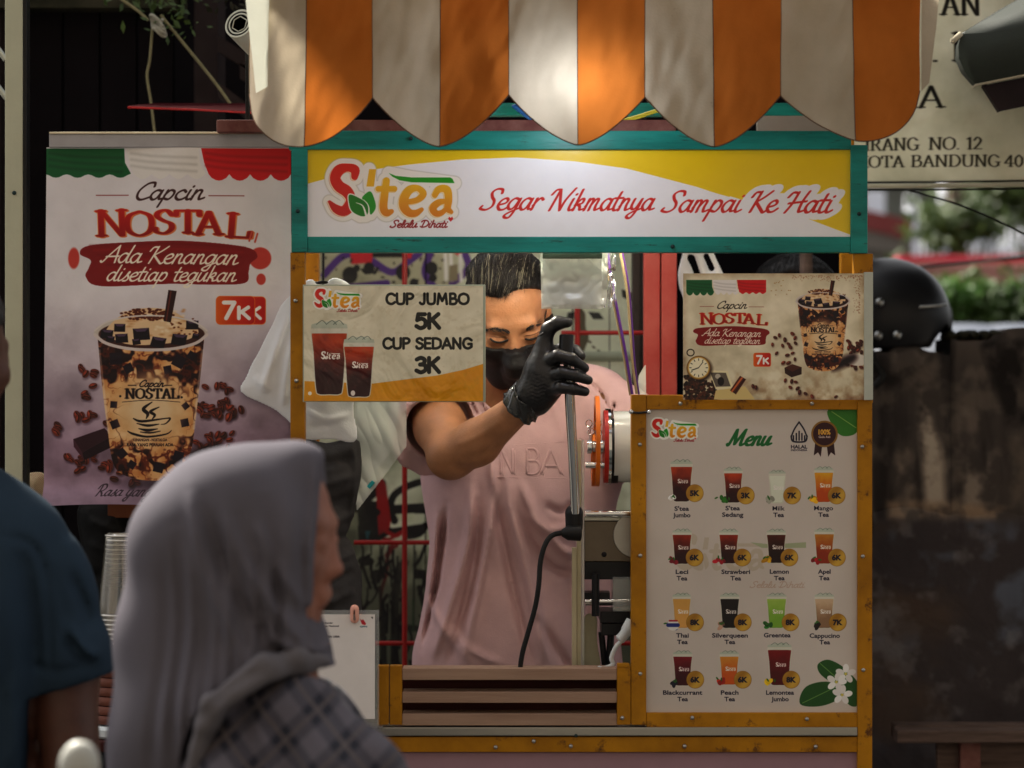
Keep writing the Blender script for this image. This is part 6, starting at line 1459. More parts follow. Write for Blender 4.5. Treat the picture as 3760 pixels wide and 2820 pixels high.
for k, (P, lab) in enumerate((([(2228, 900), (2248, 1040), (2275, 1180), (2300, 1310), (2322, 1448)], 'purple and tan packing strap, left one of two'), ([(2272, 900), (2300, 1050), (2313, 1200), (2322, 1330), (2338, 1446)], 'purple and tan packing strap, right one of two'))):
    t = thing('packing_strap', lab, 'strap', tuple(W(P[-1][0], P[-1][1], .10)), 'straps hanging behind the sign')
    a_, b2 = (M['purple'], M['tan']) if k == 0 else (M['tan'], M['purple'])
    ptube('strand', [(x, y, .10) for x, y in P], .0026, a_, t); ptube('strand', [(x - 8 if k == 0 else x + 8, y + 4, .104) for x, y in P], .0022, b2, t)
rk = thing('red_rack', 'glossy red rod rack in front of the green wall', 'rack', tuple(W(1800, 2600, .8)))
for (xa, ya, xb, yb, r) in ((1486, 880, 1486, 2560, .0058), (2120, 880, 2120, 2560, .0062), (1300, 1992, 2370, 1992, .005), (2060, 1222, 2372, 1222, .005), (1300, 2362, 2370, 2362, .005), (1187, 880, 1187, 1100, .003)):
    ptube('rod', [(xa, ya, .8), (xb, yb, .8)], r, M['redrod'] if r > .004 else M['black'], rk, 12, 1)
for px in (1486, 2120): A = W(px, 2560, .8); MB().tube([(A.x, .8, A.z), (A.x, .8, .13)], .006, 12).go('rod', M['redrod'], rk, True)
tr = thing('tarpaulin_roll', 'rolled pale tarpaulin tube poking out at the awning\'s upper left', 'tarpaulin', tuple(W(880, 150, .0)))
def ring(c, ax, r, th, L_, m, nm):
    u = ax.orthogonal().normalized(); w_ = ax.cross(u); n = 40; V = []; F = []
    for rr_, s_ in ((r, 0), (r, L_), (r - th, L_), (r - th, 0)):
        for k in range(n): a = 2 * math.pi * k / n; V.append(c + ax * s_ + (u * math.cos(a) + w_ * math.sin(a)) * rr_)
    for i in range(4):
        for k in range(n): F.append([i * n + k, i * n + (k + 1) % n, ((i + 1) % 4) * n + (k + 1) % n, ((i + 1) % 4) * n + k])
    return autosmooth(mk(nm, V, F, m, tr), 50)
ax = Vector((.36, .86, -.34)).normalized(); c = W(878, 86, -.05)
mt_ = mat('tarp', (.55, .57, .47), .6, .12, 20, .2); 
for r, th, m_ in ((.0285, .0035, mt_), (.0238, .0018, M['clothblack']), (.0215, .0028, mt_), (.018, .0012, M['clothblack'])): ring(c, ax, r, th, .5 - .001 * r, m_, 'layer')
u = ax.orthogonal().normalized(); w_ = ax.cross(u)
hx = [c + ax * .002 + (u * math.cos(a) + w_ * math.sin(a)) * .0155 for a in (0.4, 1.5, 2.4, 3.5, 4.6, 5.5)]
MB().tube(hx + [hx[0]], .0012, 6).go('inner_fold', mt_, tr)
# canopy edge in dark red behind the awning
cn = thing('red_canopy_edge', 'thin dark canopy with a red hem behind the banner top', 'canopy', tuple(W(700, 405, .35)))
A, B, C_, D_ = W(470, 394, .35), W(1000, 418, .30), W(1000, 385, .5), W(560, 384, .6)
MB().prism([A, B, C_, D_], (0, 0, .003)).go('sheet', mat('dark_red_sheet', (.03, .003, .004), .95, .2, 20, spec=.02), cn); MB().tube([A, W(700, 402, .33), B], .0022, 8).go('hem', M['redrod'], cn)
o = pbox('red_beam', 800, 448, 1000, 482, .20, .04, M['redrod']); tag(o, 'short glossy red beam above the banner beside the awning', 'beam')
for P, lab, r in (([(420, -20, .7), (500, 35, .7), (545, 75, .7)], 'straw rope running down to the knot from the top edge', .0032), ([(590, 55, .7), (650, 130, .7), (740, 240, .7), (810, 330, .7), (858, 400, .7)], 'straw rope slanting right from the knot to the red canopy', .0032), ([(560, 100, .7), (550, 220, .7), (540, 280, .7), (555, 380, .7), (568, 490, .7)], 'thin rope hanging straight down behind the banner top', .0028)):
    o = ptube('rope', P, r, M['rope']); tag(o, lab, 'rope')
kn = thing('rope_knot', 'grey knot and creeper leaves where the three ropes meet', 'knot', tuple(W(575, 130, .7)))
for k in range(5):
    P = [(575 + 22 * math.cos(t + k) + k * 3, 70 + k * 12 + 16 * math.sin(t * 1.3 + k), .69 + .01 * math.sin(t)) for t in [q * .7 for q in range(9)]]
    ptube('loop', P, .0034, mat('grey_cord', (.30, .29, .24), .9) if k == 0 else bpy.data.materials['grey_cord'], kn, 7)
leaves('leaf_tuft', (540, 0, 660, 70, .68, .75), 50, .012, M['foliage'], None, parent=kn, seed=5, kind='stuff')
for k, (px, lb_) in enumerate(((600, 'creeper leaves hanging at the top left'), (930, 'dry creeper leaves just left of the tarpaulin roll'))): leaves('creeper', (px - 90, -70, px + 60, -20, .7, .8), 110, .014, M['foliage'] if k == 0 else M['moss'], lb_, 'plant', seed=20 + k)
o = cloth('blue_tarpaulin', [(1880, 385), (1960, 390), (2020, 440), (1960, 445), (1900, 410)], .2, .01, mat('blue_tarp', (.01, .10, .35), .5)); tag(o, 'scrap of blue tarpaulin between the awning scallops', 'tarpaulin')
o = ptube('yellow_rope', [(2280, 445, .2), (2340, 430, .2), (2420, 405, .2), (2480, 400, .2)], .004, mat('yellow_rope', (.45, .42, .03), .6)); tag(o, 'yellow-green rope under the right part of the awning', 'rope')
# ------------------------------------------------------------------ clothes on a hanger
ht = thing('hanging_shirt', 'white short-sleeved shirt on a hanger behind the left post', 'shirt', tuple(W(1190, 1610, .085)))
cloth('shirt', [(1135, 1022), (1180, 1045), (1225, 1022), (1290, 1050), (1330, 1120), (1345, 1300), (1300, 1450), (1312, 1610), (1230, 1618), (1130, 1614), (1075, 1600), (1072, 1555), (1000, 1505), (882, 1438), (905, 1370), (960, 1270), (1010, 1170), (1060, 1090)], .085, .012, M['clothwhite'], ht,
      folds=[([(1060, 1150), (1010, 1300), (960, 1450)], .008, .008), ([(1090, 1200), (1060, 1350), (1040, 1500)], .007, .007), ([(930, 1380), (1000, 1440)], .005, .008), ([(1120, 1500), (1200, 1540), (1290, 1520)], .005, .006), ([(1130, 1570), (1220, 1560)], -.005, .006)])
ptube('hanger_hook', [(1187, 880, .085), (1188, 960, .085), (1187, 1040, .085)], .0013, M['black'], ht, 8); ptube('hanger', [(1100, 1070, .085), (1187, 1035, .085), (1275, 1075, .085)], .003, M['black'], ht, 8)
tz = thing('hanging_trousers', 'crumpled black trousers hanging below the white shirt', 'trousers', tuple(W(1220, 2260, .12)))
cloth('trousers', [(1090, 1615), (1200, 1622), (1300, 1612), (1322, 1640), (1318, 1760), (1290, 1880), (1292, 2000), (1325, 2100), (1330, 2200), (1300, 2330), (1100, 2340), (1060, 2000), (1080, 1800)], .12, .04, mat('washed_black', (.045, .043, .044), .9, .25, 20, .3, 250), tz,
      folds=[([(1120, 1680 + k * 72), (1210, 1700 + k * 72), (1310, 1670 + k * 70)], .010 * (1 if k % 2 else -1), .009) for k in range(8)] + [([(1300, 1630), (1310, 1750), (1285, 1900)], .01, .006)])
# ------------------------------------------------------------------ parasol, upper right
um = thing('parasol', 'dark grey-green parasol with cream piping at the upper right corner', 'parasol', (1.6, .55, .13))
mu = mat('parasol_cloth', (.03, .037, .03), .75, .2, 8, .2, 200, trans=.1); mun = mat('parasol_underside', (.03, .022, .024), .8, .2)
tip = W(3528, 132, .42); ctr = Vector((tip.x + .95, .95, tip.z + .40)); R_ = Vector((tip.x - ctr.x, tip.y - ctr.y, 0)); a0 = math.atan2(R_.y, R_.x); rad = R_.length
pt_ = lambda k, u: ctr + Vector((math.cos(a0 + k * math.pi / 4) * rad * u, math.sin(a0 + k * math.pi / 4) * rad * u, -(ctr.z - tip.z) * u ** 1.6))
for k in range(8):
    V = []; F = []; n = 12
    for j in range(n + 1):
        u = .02 + .98 * j / n
        for i in range(n + 1):
            t = i / n; a, b_ = pt_(k, u), pt_(k + 1, u); p = a.lerp(b_, t); sag = math.sin(t * math.pi)
            p += (ctr - p) * (.10 * sag * u * u); p.z -= .05 * sag * u * (1 - u) * 0 + .012 * sag * math.sin(t * 19) * u; p.z += .01 * noise.noise(p * 8); V.append(p)
    m_ = n + 1
    for j in range(n):
        for i in range(n): a = j * m_ + i; F.append([a, a + m_, a + m_ + 1, a + 1])
    e = [V[n * m_ + i].copy() for i in range(m_)]
    g = mk('gore', V, F, mu, um, True); g.modifiers.new('t', 'SOLIDIFY').thickness = .001
    V2 = []; F2 = []
    for j in range(5):
        for i in range(m_): q = e[i].copy(); q.z -= .050 * j * (1 - .22 * abs(math.sin(i / n * math.pi * 2 + .4) + .10 * math.sin(i * 2.3))) * (1 if j else 0) * .55; q -= (Vector((ctr.x, ctr.y, q.z)) - q) * .03 * math.sin(j / 4 * 2.6) * (1 + .5 * math.sin(i * 1.9)); q += (Vector((ctr.x, ctr.y, q.z)) - q) * .012 * j; V2.append(q)
    low = V2[-m_:]
    for j in range(4):
        for i in range(n): a = j * m_ + i; F2.append([a, a + m_, a + m_ + 1, a + 1])
    mk('valance', V2, F2, mu, um, True); MB().tube(low, .0028, 6).go('piping', M['tan'] if 0 else mat('cream_piping', (.5, .45, .33), .8) if k == 0 else bpy.data.materials['cream_piping'], um, True)
    V3 = []
    for j in range(2):
        for i in range(m_): q = low[i].copy() + Vector((0, 0, -.05 * j)); q += (Vector((ctr.x, ctr.y, q.z)) - q) * (.02 + .04 * j); V3.append(q)
    mk('under_flap', V3, [[i, i + m_, i + m_ + 1, i + 1] for i in range(n)], mun, um, True)
    MB().tube([ctr, pt_(k, .5), pt_(k, 1)], .004, 6).go('rib', M['screw'], um, True)
    MB().tube([pt_(k, 1) + Vector((0, 0, .004)), pt_(k, 1.02)], .006, 8).go('rib_cap', bpy.data.materials['cream_piping'], um, True)
MB().tube([(ctr.x, ctr.y, .13), (ctr.x, ctr.y, ctr.z + .05)], .018, 14).go('pole', M['alu'], um, True)
# white cloth and hair of a person beyond the small poster
ww = cloth('white_cloth', [(2512, 905), (2600, 905), (2640, 960), (2665, 1020), (2690, 1100), (2510, 1100)], .55, .02, M['clothwhite'], folds=[([(2530, 920), (2560, 1000), (2580, 1090)], -.02, .012), ([(2580, 920), (2620, 1010)], -.015, .01)]); tag(ww, 'gathered white cloth hanging between the red posts and the small poster', 'cloth')
# ------------------------------------------------------------------ people
def skinmat(name, c, r=.5):
    m = mat(name, c, r, .2, 22, .3, 260, spec=.3); p = m.node_tree.nodes['Principled BSDF']; p.inputs['Subsurface Weight'].default_value = .12; p.inputs['Subsurface Radius'].default_value = (.01, .004, .002); return m
SK = skinmat('skin_tan', (.38, .17, .08)); SK2 = skinmat('skin_brown', (.24, .095, .06)); SK3 = skinmat('skin_dark_brown', (.075, .028, .016))
HAIR = mat('black_hair', (.009, .007, .007), .58, .3, 60, .3, 300, stretch=(1, .15, .3), spec=.3); GREYH = mat('greying_hair', (.20, .18, .13), .45, .3, 60)
PINK = mat('dusty_pink_jersey', (.56, .36, .365), .95, .05, 30, .3, 420)
GLOVE = mat('black_nitrile', (.007, .007, .008), .36, .2, 30, 1.0, 60, spec=.5); MASKM = mat('black_mask_fabric', (.006, .005, .006), .6, .2, 30, .25, 300)
def Rm(pitch, roll, yaw): return (Matrix.Rotation(math.radians(yaw), 3, 'Z') @ Matrix.Rotation(math.radians(roll), 3, 'Y') @ Matrix.Rotation(math.radians(pitch), 3, 'X'))
def head_prims(f, Hc, M_, g=0, s=1.0, face=True, ns=1.0):
    """skull, jaw, nose, brows, lids, ears, lips; face looks along local -Y; g inflates"""
    P = lambda x, y, z: Hc + M_ @ (Vector((x, y, z)) * s)
    E = lambda c, r, k=.015, mode='u': f.ell(P(*c), [(q + g) * s for q in r], k, M_, mode)
    E((0, .012, .03), (.076, .094, .086)); E((0, -.035, -.035), (.060, .058, .076), .03)
    f.cap(P(-.02, -.062, -.092), P(.02, -.062, -.092), (.020 + g) * s, None, .025)
    for q in (-1, 1):
        f.cap(P(q * .055, -.0, -.055), P(q * .03, -.05, -.088), (.016 + g) * s, None, .03)
        E((q * .040, -.062, -.022), (.024, .022, .022), .02)
    f.cap(P(-.034, -.074, .026), P(.034, -.074, .026), (.0135 + g) * s, None, .014)
    if face:
        f.cap(P(0, -.084, .012), P(0, -.107 + (1 - ns) * .03, -.030), (.0075 * ns + g) * s, (.0125 * ns + g) * s, .014)
        for q in (-1, 1):
            f.cap(P(q * .010, -.094, -.034), P(q * .011, -.092, -.036), (.008 + g) * s, None, .008)
            if g == 0:
                E((q * .033, -.098, .006), (.020, .013, .012), .010, 's'); E((q * .033, -.0765, .004), (.0175, .0145, .0125), .005)
            E((q * .079, .012, -.004), (.009, .020, .031), .01); 
        f.cap(P(-.016, -.090, -.062), P(.016, -.090, -.062), (.0065 + g) * s, None, .008); f.cap(P(-.013, -.088, -.072), P(.013, -.088, -.072), (.007 + g) * s, None, .008)
    return P
# --- the seller
vd = thing('person', 'man in black mask, glove and dusty pink T-shirt working the lever', 'person', (.0, .45, .13))
MH = Rm(30, -7, 4); eye = W(1886, 1240, .285); HC = eye - MH @ Vector((0, -.088, .008))
zs = np.concatenate([np.arange(.12, 1.2, .02), np.arange(1.2, 1.80, .003)])
f = Field((-.34, -.045, 0), (.44, .60, 0), .003, zs)
P_ = head_prims(f, HC, MH)
nb = Vector((.005, .44, 1.45)); f.cap(P_(0, .03, -.05), nb, .058, .066, .03)
# torso, legs
f.ell((.02, .47, 1.34), (.17, .10, .20), .04); f.ell((.02, .46, 1.08), (.155, .105, .24), .05); f.ell((.02, .47, .90), (.17, .115, .16), .05)
for q, x in ((-1, -.07), (1, .11)):
    f.chain([(x, .47, .90), (x + q * .01, .45, .52), (x + q * .01, .49, .19)], [.085, .058, .040], .03); f.cap((x + q * .01, .49, .165), (x + q * .02, .38, .155), .038, .032, .02)
# raised arm (picture left) and the arm behind the machine (picture right)
SH, EL, WR = W(1580, 1470, .42), W(1655, 1672, .185), W(1915, 1490, .062)
f.cap((-.10, .45, 1.45), SH, .06, .055, .03)
mid = SH.lerp(EL, .5)
f.chain([SH, mid, EL], [.051, .049, .043], .02)
fm = EL.lerp(WR, .35) + Vector((.004, 0, -.008)); f.chain([EL, fm, WR], [.043, .0415, .0275], .02)
S2, E2, W2 = W(2195, 1472, .44), W(2425, 1770, .34), W(2540, 1950, .16)
f.cap((.14, .46, 1.46), S2, .06, .055, .03); f.chain([S2, E2, W2], [.054, .043, .028], .02)
h2 = W(2580, 2000, .11); f.cap(W2, h2, .026, .030, .015, sy=.7)
for k in range(4): a = h2 + Vector((.012 * (k - 1.5), 0, -.02)); f.chain([a, a + Vector((.01, -.025, -.03)), a + Vector((.008, -.02, -.055 + .004 * abs(k - 1.5)))], [.009, .0085, .007], .004)
f.chain([h2 + Vector((-.02, 0, 0)), h2 + Vector((-.042, -.02, -.02)), h2 + Vector((-.046, -.03, -.045))], [.011, .0095, .008], .006)
def hand(f, g=0.):
    p = lambda x, y, d: W(x, y, d)
    f.chain([WR, p(1962, 1440, .045)], [.0285 + g, .030 + g], .015)
    f.chain([p(1955, 1450, .047), p(1990, 1360, .036), p(2000, 1300, .034)], [.029 + g, .029 + g, .023 + g], .016)
    f.chain([p(1965, 1450, .047), p(2015, 1400, .030)], [.029 + g, .027 + g], .016); f.cap(p(1975, 1475, .045), p(2020, 1430, .03), .022 + g, .020 + g, .014)
    f.chain([p(1985, 1330, .036), p(1998, 1262, .030), p(2014, 1208, .024), p(2048, 1186, .019), p(2084, 1184, .018)], [.018 + g, .0135 + g, .0118 + g, .0110 + g, .0085 + g], .006)     # thumb over the handle's top
    f.chain([p(2005, 1308, .042), p(2070, 1278, .052), p(2112, 1288, .046), p(2132, 1308, .034)], [.0135 + g, .0105 + g, .010 + g, .0085 + g], .004)                       # index behind the handle
    f.chain([p(2008, 1330, .022), p(2048, 1306, -.003), p(2098, 1318, -.008), p(2146, 1352, -.002)], [.0145 + g, .0108 + g, .0100 + g, .0078 + g], .004)
    f.chain([p(2020, 1380, .020), p(2064, 1368, -.005), p(2110, 1378, -.010), p(2160, 1396, -.003)], [.0145 + g, .0104 + g, .0096 + g, .0075 + g], .004)
    f.chain([p(2018, 1430, .022), p(2062, 1422, -.001), p(2104, 1428, -.006), p(2148, 1438, .000)], [.0140 + g, .0104 + g, .0096 + g, .0078 + g], .004)
hand(f)
f.fold([(1660, 1640), (1760, 1600), (1860, 1530)], .0022, .006, .12, front=.2); f.fold([(1700, 1690), (1800, 1650), (1900, 1560)], -.0016, .005, .12, front=.2); f.fold([(1650, 1700), (1690, 1720), (1740, 1700)], -.0022, .005, .18, front=.25)
fobj('body', f, SK, vd, 2); vb = bvh(vd.children[-1])
f = Field(tuple(W(1880, 1560, -.04)), tuple(W(2200, 1150, .10)), .0022); f.put(lambda X, Y, Z: 0 * X + 0 * Y + 0 * Z + .5, (-9, -9, -9), (9, 9, 9), 0)if 0 else None
hand(f, .0012)
X, Y_, Z = f.x[:, None, None], f.y[None, :, None], f.z[None, None, :]
wd_ = (W(1962, 1440, .045) - WR).normalized(); cut = -((X - WR.x) * wd_.x + (Y_ - WR.y) * wd_.y + (Z - WR.z) * wd_.z) - .006
f.d = np.maximum(f.d, cut); f.d += .0007 * np.sin(Z * 900 + 2 * np.sin(X * 300)) * np.exp(-((X - WR.x - .03) ** 2 + (Z - WR.z - .03) ** 2) / .0009)
fobj('glove', f, GLOVE, vd, 1)
# rolled, crumpled cuff
mb = MB(); u = wd_.orthogonal().normalized(); w_ = wd_.cross(u)
V = []; F = []; n = 64
for j in range(9):
    for k in range(n):
        a = 2 * math.pi * k / n; r = .0362 + .0022 * math.sin(a * 7 + j) + .0016 * math.sin(a * 13 + j * 1.7) + (.002 if j in (0, 8) else 0)
        V.append(WR + wd_ * (-.008 + .0042 * j + .002 * math.sin(a * 5)) + (u * math.cos(a) + w_ * math.sin(a)) * r)
F = [[j * n + k, j * n + (k + 1) % n, (j + 1) * n + (k + 1) % n, (j + 1) * n + k] for j in range(8) for k in range(n)]
cf = mk('glove_cuff', V, F, mat('shiny_cuff', (.02, .022, .022), .16, .2, 30, .3, 90, spec=.8), vd, True); cf.modifiers.new('t', 'SOLIDIFY').thickness = .001
# mask
f = Field(tuple(HC + Vector((-.11, -.16, -.17))), tuple(HC + Vector((.11, .09, .06))), .0025)
head_prims(f, HC, MH, .0045)
f.chain([P_(0, -.108, -.020), P_(0, -.118, -.045), P_(0, -.098, -.092)], [.010, .014, .012], .03)
MI = MH.inverted(); X, Y_, Z = f.x[:, None, None] - HC.x, f.y[None, :, None] - HC.y, f.z[None, None, :] - HC.z
lx, ly, lz = [MI[i][0] * X + MI[i][1] * Y_ + MI[i][2] * Z for i in range(3)]
top = lz - (-.007 - .35 * np.abs(lx) + 5.5 * lx ** 2 * (np.abs(lx) > .02)); f.d = np.maximum(np.maximum(f.d, top), ly - .0)
f.d += .0010 * np.sin(lz * 260 + 30 * np.abs(lx)) * np.exp(-(lx / .03) ** 2) + .0008 * np.exp(-(lx / .002) ** 2) * -1
f.d = np.maximum(f.d, -(lz + .125))
fobj('face_mask', f, MASKM, vd, 1)
for q in (-1, 1):
    MB().tube([P_(q * .058, -.045, -.018), P_(q * .074, -.012, .012), P_(q * .083, .020, .026), P_(q * .086, .034, .0), P_(q * .078, .01, -.035), P_(q * .062, -.03, -.055)], .0014, 6).go('mask_strap', M['blackrub'], vd, True)
# brows and lashes laid on the face
def hairs(name, line, wdt, n, m, L=.010, r=.00055, parent=vd, tree=vb, lift=.0012, spread=1):
    mb = MB(); C = catmull(line, 8)
    for i in range(n):
        t = random.random(); j = t * (len(C) - 1); a = C[int(j)]; b_ = C[min(int(j) + 1, len(C) - 1)]; g = random.gauss(0, .5) * wdt * (1 - abs(t - .45) * .9)
        d_ = Vector((b_[0] - a[0], b_[1] - a[1])).normalized() if (b_[0] - a[0]) or (b_[1] - a[1]) else Vector((1, 0))
        p0 = (a[0], a[1] + g); p1 = (a[0] + d_.x * L / .00053 * .8 * spread, a[1] + g + d_.y * L / .00053 - abs(random.gauss(0, 3)))
        A, B = onto(tree, *p0, lift * .3), onto(tree, *p1, lift)
        if A and B and (A - B).length < .03: mb.tube([A, A.lerp(B, .5) + Vector((0, -.0006, 0)), B], [r, r * .9, r * .3], 4)
    if mb.V: mb.go(name, m, parent)
hairs('eyebrow', [(1872, 1221), (1845, 1213), (1815, 1210), (1780, 1215)], 8, 110, HAIR); hairs('eyebrow', [(1930, 1212), (1955, 1202), (1995, 1190), (2030, 1188)], 9, 120, HAIR)
def lay(name, line, r, m):
    pts = [onto(vb, *p, .0006) for p in catmull(line, 5)]; pts = [p for p in pts if p]
    if len(pts) > 2: MB().tube(pts, r, 6).go(name, m, vd, True)
lay('eyelashes', [(1800, 1243), (1815, 1254), (1838, 1257), (1866, 1248)], .0024, HAIR); lay('eyelashes', [(1928, 1244), (1950, 1246), (1975, 1238), (1998, 1222)], .0024, HAIR)
lay('lid_crease', [(1802, 1234), (1830, 1238), (1862, 1236)], .0007, SK3); lay('lid_crease', [(1930, 1232), (1958, 1228), (1992, 1212)], .0007, SK3)
# hair: a cap plus combed-back strands
f = Field(tuple(HC + Vector((-.12, -.12, -.08))), tuple(HC + Vector((.12, .16, .17))), .003)
f.ell(P_(0, .018, .040), (.0805, .098, .0885), .01, MH); f.ell(P_(-.01, .01, .084), (.056, .058, .034), .03, MH)
X, Y_, Z = f.x[:, None, None] - HC.x, f.y[None, :, None] - HC.y, f.z[None, None, :] - HC.z
lx, ly, lz = [MI[i][0] * X + MI[i][1] * Y_ + MI[i][2] * Z for i in range(3)]
hl = .098 - 1.05 * (ly + .055) - .018 * np.exp(-((lx + .018) / .026) ** 2) + 2.5 * lx ** 2
f.d = np.maximum(f.d, np.minimum(hl, .30) - lz); f.d = np.maximum(f.d, -.06 - lz)
f.d += .0012 * np.sin(lx * 520 + ly * 60) 
fobj('hair', f, HAIR, vd, 1)
hm_ = {'hair_strands': MB(), 'grey_hair': MB()}
c0 = Vector((0, .018, .042)); rng = random.Random(5)
for i in range(2300):
    x = rng.uniform(-.068, .068)
    pts = []; th = math.radians(50 + 11 * math.exp(-((x + .018) / .022) ** 2) + rng.gauss(0, 3.5) - rng.random() ** 1.3 * 95); L = rng.uniform(.5, 1.1); jit = rng.uniform(.0, .006); sw = rng.uniform(.2, .7) + .3 * (x < 0)
    for k in range(7):
        a = th - L * k / 6; xx = x * (1 + .1 * k / 6) + sw * .055 * k / 6 * (1 - abs(x) / .09)
        r_ = math.sqrt(max(1 - (xx / .085) ** 2, .05)); q = c0 + Vector((xx, -math.sin(a) * .101 * r_, math.cos(a) * .091 * r_))
        q.z += .012 * math.exp(-((q.y + .0) / .05) ** 2) * r_; q = c0 + (q - c0) * (1 + jit / .09 + .02 * math.sin(k / 6 * 3.1)); pts.append(P_(*q))
    g = rng.random() < (.13 if x < .03 else .05)
    hm_['grey_hair' if g else 'hair_strands'].tube(pts, [.0003, .0006, .0007, .0006, .0005, .0004, .0002], 3, False)
hm_['hair_strands'].go('hair_strands', HAIR, vd, True); hm_['grey_hair'].go('grey_hair', GREYH, vd, True)
# T-shirt
f = Field((-.36, .17, .72), (.46, .66, 1.60), .0042)
f.ell((.018, .46, 1.33), (.205, .130, .23), .04); f.ell((.015, .45, 1.06), (.190, .140, .30), .06); f.ell((.010, .455, .90), (.212, .150, .22), .06); f.ell((.02, .40, 1.28), (.15, .10, .16), .05)
f.cap((-.13, .45, 1.465), (.15, .46, 1.470), .062, .062, .05)
def sleeve(A, B, k, rs, off, inner):
    g_ = Field((-.36, .17, .72), (.46, .66, 1.60), .0042); n_ = (B - A).normalized(); e_ = A.lerp(B, k)
    g_.chain([A + Vector((0, 0, -.005)), A.lerp(B, k * .6) + off * .5, A.lerp(B, k * 1.1) + off], rs, .03)
    X, Y_, Z = g_.x[:, None, None], g_.y[None, :, None], g_.z[None, None, :]
    g_.fold([(1530, 1560), (1560, 1660), (1600, 1740)], .006, .007, .3, front=.36)
    g_.d = np.maximum(g_.d, (X - e_.x) * n_.x + (Y_ - e_.y) * n_.y + (Z - e_.z) * n_.z - .010 + .004 * np.sin(X * 150))
    g_.cap(A.lerp(B, k * .35), B + (B - A) * .1, inner[0], inner[1], .004, 's')
    h = np.clip(.5 + .5 * (g_.d - f.d) / .03, 0, 1); f.d = g_.d * (1 - h) + f.d * h - .03 * h * (1 - h)
sleeve(SH, EL, .47, [.070, .080, .087], Vector((-.010, 0, -.020)), (.062, .081)); sleeve(S2, E2, .60, [.072, .078, .082], Vector((.01, 0, 0)), (.060, .075))
f.cap(nb + Vector((0, -.012, .0)), P_(0, .04, -.06), .074, .074, .03) if 0 else None
X, Y_, Z = f.x[:, None, None], f.y[None, :, None], f.z[None, None, :]
f.d = np.maximum(f.d, .80 - Z)
FS = [([(1800, 1640), (1810, 1850), (1770, 2100), (1700, 2440)], .012, .010), ([(1850, 1700), (1900, 1950), (1960, 2200), (2010, 2450)], .017, .013), ([(1800, 1760), (1850, 2000), (1900, 2230), (1960, 2460)], -.013, .010),
      ([(1900, 1750), (1970, 1900), (2060, 2010), (2110, 2040)], .013, .011), ([(1860, 1770), (1930, 1960), (2020, 2080), (2100, 2110)], -.011, .010), ([(1730, 1760), (1720, 1980), (1640, 2260), (1580, 2440)], .013, .011), ([(1760, 1800), (1745, 2040), (1700, 2250), (1640, 2450)], -.012, .009),
      ([(1640, 1850), (1615, 2020), (1590, 2200), (1545, 2400)], -.012, .007), ([(1600, 1880), (1590, 2050), (1570, 2200)], .008, .008), ([(2080, 1990), (2120, 2130), (2110, 2260)], .008, .012), ([(1650, 2300), (1720, 2380), (1850, 2440)], .010, .010), ([(1560, 2200), (1640, 2330), (1760, 2460)], .009, .010),
      ([(1690, 1480), (1720, 1540), (1700, 1610)], -.007, .005), ([(1725, 1470), (1755, 1530)], -.007, .004), ([(1760, 1475), (1790, 1520)], -.006, .004), ([(1930, 1880), (2010, 1940), (2090, 1930), (2150, 1870)], .010, .010), ([(2000, 1850), (2060, 1880), (2120, 1840)], -.008, .009),
      ([(2150, 1400), (2200, 1430), (2235, 1500), (2240, 1570)], -.006, .0045), ([(2260, 1470), (2250, 1520), (2230, 1560)], -.008, .006), ([(2020, 1470), (2060, 1560), (2080, 1640)], .003, .008), ([(2130, 2150), (2160, 2300), (2150, 2450)], -.010, .014), ([(1960, 2250), (2040, 2380), (2100, 2470)], -.010, .011)]
for q in FS: f.fold(q[0], q[1] * 1.35, q[2] * .85, .32, front=.50)
f.wob(.0016, 34, .7)
# sleeve mouth and neck opening
ad = (EL - SH).normalized(); a0_ = SH.lerp(EL, .46); 
f.cap(nb + Vector((0, -.02, -.02)), P_(0, .02, -.06), .070, .090, .008, 's')
fobj('t_shirt', f, PINK, vd, 1); ts = bvh(vd.children[-1])
RIB = mat('ribbed_pink', (.36, .20, .20), .95, .06, 60, .4, 500)
rp = []
for k in range(41):
    a = math.pi * 2 * k / 40; rp.append(nb + Vector((.074 * math.cos(a), -.018 + .066 * math.sin(a) - .012, .012 + .022 * math.sin(a) * 1.0)))
MB().tube(rp, .0065, 8).go('collar', RIB, vd, True)
def raised(strokes, r, m, nm):
    for pts, smt in strokes:
        C = catmull(pts, 6) if smt and len(pts) > 2 else np.array([np.array(pts[0]) * (1 - t) + np.array(pts[-1]) * t for t in np.linspace(0, 1, 8)])
        q = [onto(ts, x, y, -.0006) for x, y in C]; q = [p for p in q if p]
        if len(q) > 2: MB().tube(q, r, 6).go(nm, m, vd, True)
for ch, x, w_ in (('N', 1832, 62), ('B', 1926, 66), ('A', 1978, 92)):
    raised(glyphs(ROUND, ch, x, 1742, 96, width=w_), .0028, PINK, 'raised_letter'); raised(glyphs(ROUND, ch, x + 9, 1748, 96, width=w_), .0014, PINK, 'raised_letter')
raised([([(1822, 1640), (2072, 1622)], False), ([(1826, 1752), (2080, 1756)], False)], .0011, PINK, 'emboss_edge')
f = Field((-.28, .25, .13), (.34, .66, .92), .012); f.ell((.02, .47, .82), (.185, .13, .12), .04)
for q, x in ((-1, -.07), (1, .11)): f.chain([(x, .47, .82), (x + q * .01, .46, .5), (x + q * .01, .49, .20)], [.1, .078, .062], .03)
f.d = np.maximum(f.d, .19 - f.z[None, None, :]); fobj('trousers', f, M['clothblack'], vd)
for q, x in ((-1, -.08), (1, .12)): f = Field((x - .07, .3, .12), (x + .09, .58, .25), .008); f.cap((x + .01, .50, .165), (x + .01, .37, .155), .042, .038, .03); fobj('shoe', f, M['blackrub'], vd)
